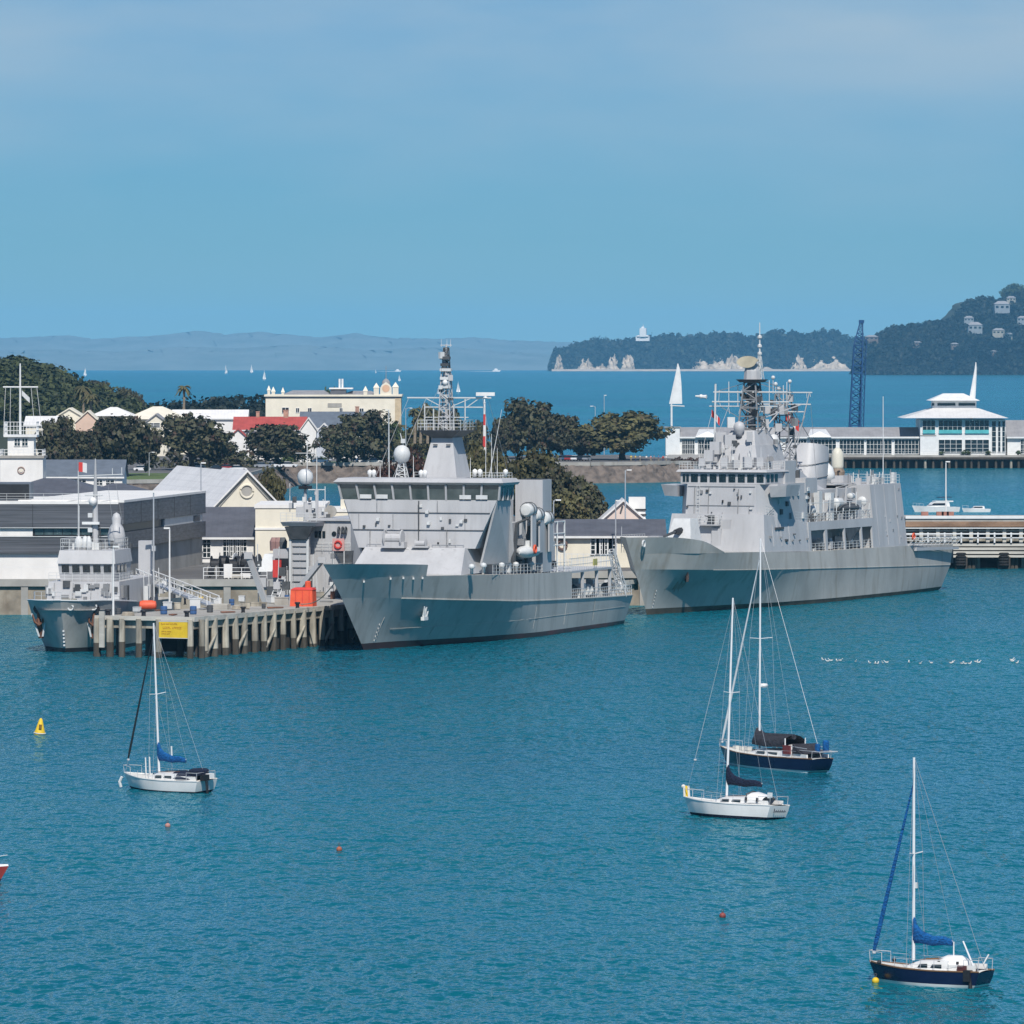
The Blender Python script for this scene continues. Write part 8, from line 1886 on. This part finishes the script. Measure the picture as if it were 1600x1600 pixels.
def yacht(name, px, py, phi, L, B, label, hullm, mast_h, mast_y, boomL, cover, coverm, stay, staym, roll=0.0, fb=.95, tw=.80):
    """stem at the water at (px, py); bow points left and away by phi degrees; y runs aft, +x is the near side"""
    g = ground(px, py); e = empty(name, (g.x, g.y, 0), R(-(90 + phi)), label, 'sailboat', 'yachts moored in the harbour')
    e.rotation_euler = (0, R(roll), R(-(90 + phi)))
    b = B / 2
    K = [(.08 * L, 0, -.35), (.3 * L, .55 * b, -.4), (.6 * L, .8 * b, -.4), (.93 * L, .6 * b, -.15)]
    Wl = [(0, 0, .02), (.15 * L, .42 * b, .02), (.35 * L, .82 * b, .02), (.6 * L, .96 * b, .02), (.95 * L, tw * .9 * b, .02)]
    W2 = [(-.015 * L, 0, .16), (.14 * L, .45 * b, .15), (.34 * L, .85 * b, .14), (.6 * L, .98 * b, .13), (.965 * L, tw * .95 * b, .13)]
    M_ = [(-.045 * L, 0, fb * .7), (.12 * L, .5 * b, fb * .62), (.33 * L, .9 * b, fb * .55), (.6 * L, b, fb * .52), (.985 * L, tw * b, fb * .55)]
    D = [(-.075 * L, 0, fb * 1.22), (.1 * L, .5 * b, fb * 1.1), (.32 * L, .92 * b, fb), (.6 * L, b, fb * .94), (1.0 * L, tw * b, fb * .98)]
    hull_skin([K, Wl, W2], deck=False, pw=1.3).build('boot_stripe', M_NAVYCAN if hullm is M_GEL else M_GEL, e, smooth=40)
    hull_skin([W2, M_, D], deck=False, pw=1.3).build('hull', hullm, e, smooth=40)
    dk = MB(); n = 26; rows = []
    for i in range(n + 1):
        u = D[0][0] + (D[-1][0] - D[0][0]) * (i / n) ** 1.3; w, z = smooth_at(D, u); w = max(0, w - .02); rows.append([(-w, u, z - .01), (-w * .5, u, z + .05), (0, u, z + .07), (w * .5, u, z + .05), (w, u, z - .01)])
    dk.loft(rows, closed=False).build('deck', M_DECKW, e, smooth=True)
    for s in (-1, 1): MB().tube([(s * smooth_at(D, u)[0], u, smooth_at(D, u)[1] + .03) for u in np.linspace(D[0][0], L, 20)], .045, 5).build('toe_rail', M_TEAK if hullm is not M_GEL else M_GEL, e)
    dz = fb
    # coachroof with ports
    a0, a1, a2 = .30 * L, .42 * L, .70 * L
    cz = dz + .38
    secs = []
    for u, w, h in ((a0, .20 * B, dz + .10), (a1, .29 * B, cz), (a1 + .12 * L, .31 * B, cz + .08), (a2, .31 * B, cz + .10)):
        secs.append([(-w * 1.12, u, dz - .02), (-w, u, h - .05), (-w * .6, u, h + .03), (0, u, h + .07), (w * .6, u, h + .03), (w, u, h - .05), (w * 1.12, u, dz - .02)])
    cb = MB().loft(secs).build('coachroof', M_GEL, e, smooth=35)
    for u0, u1 in ((a1 + .01 * L, a1 + .10 * L), (a1 + .125 * L, a1 + .23 * L)):
        for s in (-1, 1): MB().prism([(s * .315 * B, u0, dz + .10), (s * .325 * B, u1, dz + .10), (s * .325 * B, u1 - .02, dz + .30), (s * .312 * B, u0 + .12, dz + .28)], (s * .06, 0, 0)).build('cabin_window', M_GLASS, cb)
    MB().box(-.3, .3, a0 + .3, a0 + .85, dz + .22, dz + .32).build('fore_hatch', M_GLASS, cb)
    for s in (-.5, .5): MB().tube([(s * B * .3, a1, cz + .1), (s * B * .3, a2, cz + .22)], .03, 4).build('grab_rail', M_TEAK, cb)
    # cockpit well and coaming
    MB().box(-.26 * B, .26 * B, a2 + .02, .95 * L, dz + .02, dz + .05).build('cockpit_sole', M_CHARCAN, e)
    for s in (-1, 1): MB().box(s * .30 * B - .06, s * .30 * B + .06, a2 + .01, .95 * L, dz + .0, dz + .32).build('coaming', M_GEL, e)
    MB().box(-.22 * B, .22 * B, a2 - .05, a2 + .015, dz + .06, cz + .05).build('companionway', M_TEAK, e)
    # mast, boom, rigging
    mz = cz + .1; top = mast_h
    MB().tube([(0, mast_y, mz - .1), (0, mast_y - .02, top)], [.095, .065], 8).build('mast', M_SPAR, e)
    sp = mz + (top - mz) * .52
    for s in (-1, 1): MB().tube([(0, mast_y, sp), (s * .32 * B, mast_y + .15, sp + .08)], .03, 5).build('spreader', M_SPAR, e)
    for s in (-1, 1):
        MB().tube([(s * .46 * B, mast_y + .1, dz), (s * .32 * B, mast_y + .15, sp + .08), (0, mast_y, top - .2)], .012, 3).build('shroud', M_STEEL, e)
        MB().tube([(s * .44 * B, mast_y + .45, dz), (0, mast_y, sp - .2)], .010, 3).build('lower_shroud', M_STEEL, e)
    MB().tube([(0, .985 * L, dz + .1), (0, mast_y, top)], .014, 3).build('backstay', M_STEEL, e)
    bz = mz + 1.0; ang = R(3)
    be = (0.15, mast_y + boomL, bz + .05)
    MB().tube([(0, mast_y + .1, bz), be], .06, 6).build('boom', M_SPAR, e)
    MB().tube([(be[0], be[1], be[2] + .1), (0, mast_y, top - .1)], .008, 3).build('topping_lift', M_STEEL, e)
    if cover:
        secs = []
        for t, w, hh in ((-.03, .07, 1.55), (.02, .15, 1.35), (.08, .20, .85), (.2, .22, .52), (.5, .19, .36), (.8, .15, .28), (1.0, .07, .14)):
            y = mast_y + boomL * t; secs.append([(w * math.cos(a) + .15 * t, y, bz - .14 + hh * .5 + (hh * .5 + .1) * math.sin(a) + .05 * math.sin(9 * t)) for a in np.linspace(0, 2 * math.pi, 10, endpoint=False)])
        MB().loft(secs).build('sail_cover', coverm, e, smooth=True)
    s0 = Vector((0, D[0][0] + .12, fb * 1.25)); s1 = Vector((0, mast_y, top * stay[1])); 
    MB().tube([s0, s1], .012, 3).build('forestay', M_STEEL, e)
    p0, p1 = s0.lerp(s1, stay[0]), s0.lerp(s1, .97)
    MB().tube([p0, p0.lerp(p1, .05), p0.lerp(p1, .5), p1], [stay[2] * .6, stay[2], stay[2] * .8, stay[2] * .35], 7).build('furled_headsail', staym, e)
    MB().lathe(p0 - Vector((0, 0, .18)), [(.10, 0), (.12, .06), (.1, .14)], 8).build('furling_drum', M_STEEL, e)
    # pulpit, pushpit, guard wires
    pl = MB(); w1 = smooth_at(D, .08 * L)[0]
    zf = smooth_at(D, 0)[1]
    pl.tube([(w1, .08 * L, zf), (w1, .08 * L, zf + .6), (.12, D[0][0] + .05, fb * 1.22 + .62), (-.12, D[0][0] + .05, fb * 1.22 + .62), (-w1, .08 * L, zf + .6), (-w1, .08 * L, zf)], .024, 5)
    pl.tube([(.1, D[0][0] + .1, fb * 1.2), (.12, D[0][0] + .05, fb * 1.22 + .62)], .022, 5).build('pulpit', M_STEEL, e)
    ps = MB(); w2 = (tw - .03) * b
    ps.tube([(w2, .86 * L, dz), (w2, .86 * L, dz + .62), (w2 * .95, .99 * L, dz + .62), (-w2 * .95, .99 * L, dz + .62), (-w2, .86 * L, dz + .62), (-w2, .86 * L, dz)], .024, 5)
    for s in (-1, 1): ps.tube([(s * w2 * .95, .985 * L, dz), (s * w2 * .95, .99 * L, dz + .62)], .02, 5)
    ps.build('pushpit', M_STEEL, e)
    for s in (-1, 1):
        us = np.linspace(.1 * L, .86 * L, 7); pts = [Vector((s * (smooth_at(D, u)[0] - .05), u, smooth_at(D, u)[1] + .58)) for u in us]
        gw = MB().tube(pts, .009, 3).tube([p - Vector((0, 0, .28)) for p in pts], .008, 3)
        for p in pts[1:-1]: gw.tube([p - Vector((0, 0, .58)), p], .016, 4)
        gw.build('guard_wire', M_STEEL, e)
    return dict(e=e, D=D, dz=dz, cz=cz, a1=a1, a2=a2, L=L, B=B, b=b, bz=bz, my=mast_y, top=top)
def stern_pt(q, s, t, z): return (s * .78 * q['b'], q['L'] * t, z)
# 1 white yacht, left
q = yacht('yacht', 204, 1231, 40, 8.1, 2.85, 'white yacht with bright blue sail cover and black furled headsail', M_GEL, 12.9, 3.1, 3.0, True, M_BLUECAN, (.10, .96, .09), M_BLACK, roll=3.0)
e = q['e']; L = q['L']; dz = q['dz']
secs = [[(w * math.cos(a), y, dz + .1 + h * max(0, math.sin(a))) for a in np.linspace(0, math.pi, 9)] for y, w, h in ((q['a2'] - .5, .95, .55), (q['a2'] + .4, 1.0, .5), (L * .86, .95, .42), (L * .95, .85, .36))]
MB().loft(secs, closed=False).build('cockpit_cover', M_NAVYCAN, e, smooth=True)
MB().lathe((0, L * .9, dz + .55), [(.75, -.18), (.8, 0), (.78, .22), (.6, .3)], 12).build('folded_dodger', M_NAVYCAN, e, smooth=40)
MB().cbox((.5, L * 1.03, dz + .25), .5, .5, .45).tube([(.5, L * 1.05, dz), (.5, L * 1.06, -.3)], .1, 6).build('outboard_motor', M_BLACK, e)
MB().cbox((-.1, L * 1.03, dz + .35), .55, .4, .35).build('fender_box', M_WHITE, e)
for x in (-.15, .15):
    MB().tube([(x, L * 1.0, dz * .9), (x, L * 1.0 + .03, .18)], .03, 4).build('stern_ladder', M_STEEL, e)
for s in (-.35, .1): MB().tube([(s, 1.8, dz), (s, 1.8, dz + 1.5)], .05, 5).build('wind_post', M_WHITE, e)
MB().tube([(0, 3.1 + 1.4, q['bz']), (0, 3.1 + 1.4, q['bz'] + 1.0)], .06, 5).build('boom_light', M_WHITE, e)
MB().tube([(.5, -.4, .9), (.58, -.6, .5), (.5, -.55, .1)], .12, 7).build('fender', M_WHITE, e)
# 2 white yacht, centre right
q = yacht('yacht', 1079, 1272, 40, 8.2, 2.9, 'white yacht with dark navy sail cover lying nearest the navy cruiser', M_GEL, 15.9, 3.3, 3.3, True, M_NAVYCAN, (.2, .97, .02), M_STEEL, roll=-3.0, fb=1.0)
e = q['e']; L = q['L']; dz = q['dz']; b = q['b']
MB().tube([(0.9, q['a2'] - .1, q['cz'] - .3), (.8, q['a2'], q['cz'] + .35), (0, q['a2'], q['cz'] + .55), (-.8, q['a2'], q['cz'] + .35), (-.9, q['a2'] - .1, q['cz'] - .3)], .05, 5).build('spray_hoop', M_DARKGREY, e)
secs = [[(w * math.cos(a), y, dz + .1 + h * max(0, math.sin(a))) for a in np.linspace(0, math.pi, 9)] for y, w, h in ((q['a2'] - .2, .95, .72), (q['a2'] + .5, .98, .8), (L * .88, .95, .55))]
MB().loft(secs, closed=False).build('cockpit_tent', M_GEL, e, smooth=True)
for y in (q['a2'] + .1, L * .84): MB().cbox((1.0, y, dz + .35), .08, .18, .3).build('tent_port', M_BLACK, e)
# name in flowing strokes on the transom, lettering not legible in the photograph
sc_ = MB()
for k in range(6):
    x0 = b * .5 - k * .24
    MB().tube([(x0, L * .998 + .03, dz * .48), (x0 - .06, L * 1.0 + .04, dz * (.78 if k in (0,) else .66)), (x0 - .14, L * .998 + .03, dz * .5), (x0 - .2, L * 1.0 + .04, dz * .6)], .02, 4).build('transom_script', M_NAVYCAN, e)
MB().cbox((.9, L * .97, dz + .72), .35, .2, .4).build('stern_lamp', M_WHITE, e)
MB().ball((0, -.75, dz * 1.22 + .75), .17, 8, 6).build('rolled_anchor_light', M_DECKW, e, smooth=True)
for k, m in ((0, M_DECKW), (1, M_YELLOW), (2, M_OFFWHITE)): MB().tube([(.1 - k * .12, -.55 + k * .12, dz * 1.25), (.12 - k * .12, -.6 + k * .1, dz * 1.25 + .8)], .09, 6).build('bow_fender', m, e)
# 3 navy cruising yacht behind it
q = yacht('cruising_yacht', 1136, 1193, 57, 13.4, 3.5, 'navy hulled cruising yacht with charcoal awning and white furled headsail', M_GELB, 18.6, 4.6, 4.8, False, None, (.03, .93, .10), M_SPAR, roll=-.4, fb=1.1, tw=.6)
e = q['e']; L = q['L']; dz = q['dz']; my = q['my']; bz = q['bz']
secs = [[(w * math.cos(a), y, z + h * math.sin(a)) for a in np.linspace(-.2, math.pi + .2, 10)] for y, w, z, h in ((my - .3, .35, bz - .3, .9), (my + .3, 1.0, bz - .55, .75), (my + 2.4, 1.25, bz - .65, .75), (my + 4.9, 1.15, bz - .55, .8))]
MB().loft(secs, closed=False).build('boom_awning', M_CHARCAN, e, smooth=True)
MB().tube([(0, my + .2, bz), (0.1, my + 5.0, bz + .1)], .22, 8).build('furled_mainsail', M_CHARCAN, e)
for s in (-1, 1): MB().tube([(s * 1.0, my + 5.0, dz), (s * 1.0, my + 5.0, bz)], .05, 5).build('gallows_post', M_SPAR, e)
secs = [[(w * math.cos(a), y, dz + h * max(0, math.sin(a))) for a in np.linspace(0, math.pi, 9)] for y, w, h in ((q['a2'] - .6, 1.2, .5), (q['a2'], 1.25, 1.0), (q['a2'] + 1.4, 1.25, 1.0))]
MB().loft(secs, closed=False).build('wheel_shelter', M_GEL, e, smooth=True)
MB().cbox((1.25, q['a2'] + .8, dz + .6), .12, 1.0, .7).build('maroon_cloth', mat('maroon_cloth', (.20, .04, .04), .8, .1, 2), e)
MB().prism([(1.2, q['a2'] + 1.5, dz + 1.1), (1.2, q['a2'] + 2.6, dz + .35), (1.2, q['a2'] + 1.5, dz + .35)], (-2.4, 0, 0)).build('spray_screen', M_CHARCAN, e)
MB().lathe((-.6, L * .97, dz + .95), [(.2, -.5), (.26, -.4), (.26, .4), (.2, .5)], 10).build('blue_cover_roll', M_BLUECAN, e, smooth=40)
MB().lathe((.35, L * .985, dz + .9), [(.2, -.35), (.24, 0), (.2, .3)], 10).build('blue_cover_roll', M_BLUECAN, e, smooth=40)
MB().lathe((-.45, my - .1, 6.6), [(.3, -.14), (.36, 0), (.3, .16)], 12).build('radar_dome', M_WHITE, e, smooth=40)
MB().cbox((-.2, my, 6.55), .5, .1, .1).build('radar_bracket', M_SPAR, e)
for y in (1.5, 2.4, 3.2): MB().cbox((.1, y, dz * 1.08 + .2), .5, .4, .3).build('deck_box', M_DECKW, e)
for s in (-1, 1): MB().tube([(s * 1.2, L * .72, dz + .3), (s * 1.2, L * .80, dz + .9), (s * 1.1, L * .95, dz + .8)], .03, 4).build('stern_frame', M_STEEL, e)
MB().tube([(.8, L * .99, dz + .6), (.9, L * 1.06, dz + .6), (-.9, L * 1.06, dz + .6), (-.8, L * .99, dz + .6)], .04, 5).build('davit', M_STEEL, e)
# 4 navy yacht bottom right
q = yacht('yacht', 1371, 1533, 30, 6.5, 2.4, 'navy yacht with bright blue sail cover and tall blue furled headsail nearest the viewer', M_GELB, 12.1, 2.15, 2.4, True, M_BLUECAN, (.06, .90, .13), M_BLUECAN, roll=-.6, fb=.85)
e = q['e']; L = q['L']; dz = q['dz']
secs = [[(w * math.cos(a), y, dz + .05 + h * max(0, math.sin(a))) for a in np.linspace(0, math.pi, 9)] for y, w, h in ((q['a2'] - .9, .6, .5), (q['a2'] - .3, .72, .72), (q['a2'] + .5, .72, .72), (q['a2'] + .9, .62, .45))]
MB().loft(secs).build('spray_dodger', M_GEL, e, smooth=True)
for y in (q['a2'] - .55, q['a2'] + .55): MB().cbox((.66, y, dz + .42), .1, .12, .12).build('dodger_port', M_BLACK, e)
MB().tube([(0, q['my'] + 2.4, dz + .5), (0, q['my'] + 2.4, q['bz'])], .04, 5).build('boom_crutch', M_SPAR, e)
MB().tube([(.4, L * .93, dz), (.2, L * .80, dz + 1.55)], .05, 5).build('tiller_stay', M_SPAR, e)
MB().cbox((.95, L * .90, dz * .75), .35, .4, .6).tube([(.95, L * .92, dz * .6), (1.0, L * .93, -.25)], .1, 6).build('outboard_motor', M_BLACK, e)
MB().cbox((.8, L * .84, dz + .15), .3, .5, .3).build('fuel_tank', mat('tank_maroon', (.10, .03, .03), .7, .1, 2), e)
MB().cbox((-.25, q['my'] - .02, q['bz'] + 2.9), .2, .2, .3).build('steaming_light', M_WHITE, e)
MB().tube([(0.1, L * .98, dz + .4), (0, L * 1.02, dz + .9)], .05, 5).build('ensign_staff', M_WHITE, e)
for s in (-1, 1): MB().lathe((s * .9, .55, 1.1), [(.08, -.12), (.12, 0), (.08, .12)], 8).build('bow_lamp', M_BLACK, e)
# 5 red boat cut by the left edge
g = ground(-20, 1374); e = empty('red_boat', (g.x, g.y, 0), R(78), 'red hulled yacht cut off by the left edge of the picture', 'sailboat', 'yachts moored in the harbour')
L1 = [(0, 0, 0), (1, .6, 0), (3, 1.1, 0), (6, .85, 0)]; L2 = [(-.5, 0, .95), (.8, .75, .88), (3, 1.25, .8), (6.4, .95, .82)]
e.location = (at(2, 1376, dist(1376)).x, dist(1376), 0); e.rotation_euler = (0, 0, R(75))
hull_skin([[(a + .1, b * .8, -.3) for a, b, c in L1], [(a, b, .12) for a, b, c in L1]], deck=False, pw=1.2).build('boot_stripe', M_BLACK, e)
hull_skin([[(a, b, .12) for a, b, c in L1], L2], deck=False, pw=1.2).build('hull', mat('red_gelcoat', (.42, .06, .05), .3, .08, 1), e, smooth=40)
hull_skin([L2, [(a + .05, max(0, b - .05), c + .12) for a, b, c in L2]], pw=1.2).build('deck', M_GEL, e)
MB().frustum(-.6, .6, 1.8, 4.2, .9, -.5, .5, 2.2, 4.1, 1.35).build('cabin', M_GEL, e); MB().tube([(0, 2.3, 1.3), (0, 2.3, 9.5)], .07, 7).build('mast', M_SPAR, e)
MB().tube([(.4, .7, .9), (.35, .5, 1.5), (0, -.4, 1.65), (-.35, .5, 1.5), (-.4, .7, .9)], .025, 5).build('pulpit', M_STEEL, e)
# ------------------------------------------------------------------ buoys
g = ground(62, 1147); e = empty('racing_buoy', (g.x, g.y, 0), 0, 'yellow cone racing buoy leaning slightly in the open water', 'buoy')
e.rotation_euler = (R(4), R(5), 0)
MB().lathe((0, 0, -.2), [(.35, 0), (.52, .12), (.52, .3), (.44, .45), (.15, 1.5), (.06, 1.62)], 14).build('float', M_YELLOW, e, smooth=40)
MB().box(-.1, .16, -.50, -.30, .55, .9).build('panel', mat('buoy_panel', (.25, .14, .03), .7, .1, 2), e)
MB().torus((0, 0, .1), .52, .05, 'z', 14).build('rubbing_band', M_OFFWHITE, e)
for px, py, m, lab in ((530, 1329, mat('buoy_orange', (.42, .13, .07), .7, .15, 3), 'small orange mooring buoy in the middle of the open water'), (262, 1292, mat('buoy_pink', (.5, .24, .20), .7, .1, 2), 'small dull pink mooring buoy below the white yacht'), (1129, 1433, mat('buoy_red', (.30, .07, .06), .6, .15, 2), 'small red mooring buoy right of centre'), (1368, 1535, M_YELLOW, 'yellow mooring buoy under the bow of the nearest navy yacht')):
    g = ground(px, py); e = empty('mooring_buoy', (g.x, g.y, 0), 0, lab, 'buoy', 'mooring buoys')
    MB().ball((0, 0, .08), .2, 12, 8).build('float', m, e, smooth=True); MB().lathe((0, 0, .26), [(.05, 0), (.05, .08)], 8).torus((0, 0, .4), .07, .02, 'y', 10).build('eye', M_DARKGREY, e)
# ------------------------------------------------------------------ gulls on the water
def gull(px, py, rz, first=[None]):
    g = ground(px, py)
    if first[0] is None:
        e = empty('seagull', (g.x, g.y, 0), rz, 'white gull of the flock strung along the water', 'gull', 'gulls afloat off the frigate')
        rings = [[(r * math.cos(a), y, z + r * .8 * math.sin(a)) for a in np.linspace(0, 2 * math.pi, 8, endpoint=False)] for y, r, z in ((-.3, .02, .16), (-.18, .09, .1), (0, .13, .1), (.16, .11, .12), (.22, .06, .2), (.25, .055, .28), (.3, .06, .34), (.36, .04, .34), (.42, .01, .32))]
        MB().loft(rings).build('body', M_WHITE, e, smooth=True)
        for s in (-1, 1): MB().loft([[(s * .11, .14, .14), (s * .13, .0, .2)], [(s * .09, -.1, .16), (s * .08, -.12, .22)], [(s * .02, -.36, .2), (s * .02, -.34, .23)]], closed=False).build('wing', M_CONC, e)
        e.scale = (.85, .85, .85); first[0] = e; return e
    return dup(first[0], (g.x, g.y, 0), rz)
for px, py in ((1286, 1032), (1293, 1034), (1298, 1033), (1308, 1034), (1313, 1033), (1337, 1035), (1359, 1037), (1367, 1038), (1371, 1038), (1379, 1037), (1385, 1036), (1438, 1038), (1486, 1037), (1489, 1036), (1503, 1038), (1508, 1038), (1515, 1038), (1525, 1035), (1529, 1036), (1581, 1032), (1582, 1034), (1589, 1037), (1455, 1037), (1420, 1036)):
    gull(px, py, random.uniform(0, 6.28))
# ------------------------------------------------------------------ far sails and the speeding launch
def far_sail(px, ptop, pbase, label, w=.34):
    Y = (CAM_H) * FPX / (pbase - LEVEL); 
    for _ in range(6): Y = (CAM_H - drop(0, Y)) * FPX / (pbase - LEVEL) if pbase - LEVEL > 33.5 else 14500
    z0 = drop(0, Y); h = (at(0, ptop, Y).z - z0); e = empty('distant_yacht', ((px - 800) / FPX * Y, Y, z0), R(random.uniform(-30, 30)), label, 'sailboat', 'yachts sailing far out')
    for s, t in ((-1, .95), (1, .8)):
        MB().loft([[(s * .15, 0, h * .1 + h * .88 * t * k / 6), (s * .15 + s * w * h * (.5 if s > 0 else .42) * (1 - k / 6) ** .8, .25 * h * .2 * math.sin(k), h * .1 + h * .88 * t * k / 6)] for k in range(7)], closed=False).build('sail', M_WHITE, e)
    hull_skin([[(0, 0, -.2), (h * .15, h * .05, -.2), (h * .45, h * .045, -.2)], [(-h * .03, 0, h * .07), (h * .15, h * .06, h * .065), (h * .47, h * .05, h * .065)]], n=12).build('hull', M_WHITE, e).location = (0, -h * .2, 0)
    MB().tube([(0, 0, 0), (0, 0, h)], h * .008, 5).build('mast', M_SPAR, e)
for a in ((133, 573, 588, 'sail showing just right of the left hill'), (353, 570, 584, 'leftmost of the three sails on the horizon'), (393, 569, 583, 'middle of the three sails on the horizon'), (413, 578, 594, 'rightmost and lowest of the three sails'), (624, 585, 596, 'thin sail right of the hotel cupola'), (685, 605, 616, 'small sail left of the middle ship lattice mast'), (716, 596, 614, 'sail right of the middle ship lattice mast'), (587, 577, 583, 'faint sail above the hotel on the horizon')):
    far_sail(*a)
def speedboat(px, py, L, label):
    Y = dist(py); 
    for _ in range(6): Y = (CAM_H - drop(0, Y)) * FPX / (py - LEVEL)
    z0 = drop(0, Y); e = empty('speed_launch', ((px - 800) / FPX * Y, Y, z0), R(0), label, 'motor boat', 'launches far out')
    s = L / 10
    MB().frustum(-5 * s, 4 * s, -1.5 * s, 1.5 * s, 0, -5 * s, 5.5 * s, -1.7 * s, 1.7 * s, 2 * s).build('hull', M_WHITE, e); MB().frustum(-3 * s, 2 * s, -1.2 * s, 1.2 * s, 2 * s + .01, -2.5 * s, .5 * s, -1 * s, 1 * s, 4 * s).build('cabin', M_WHITE, e)
    MB().loft([[(-5 * s - L * 4 * t, -(.8 + 1.6 * t) * s, .15), (-5 * s - L * 4 * t, 0, .5 * (1 - t) + .2), (-5 * s - L * 4 * t, (.8 + 1.6 * t) * s, .15)] for t in (0, .3, .6, 1)], closed=False).build('wake', M_WHITE, e)
speedboat(776, 580.5, 18, 'white launch throwing a long wake on the horizon'); speedboat(622, 580.5, 14, 'faint white launch on the horizon above the hotel')
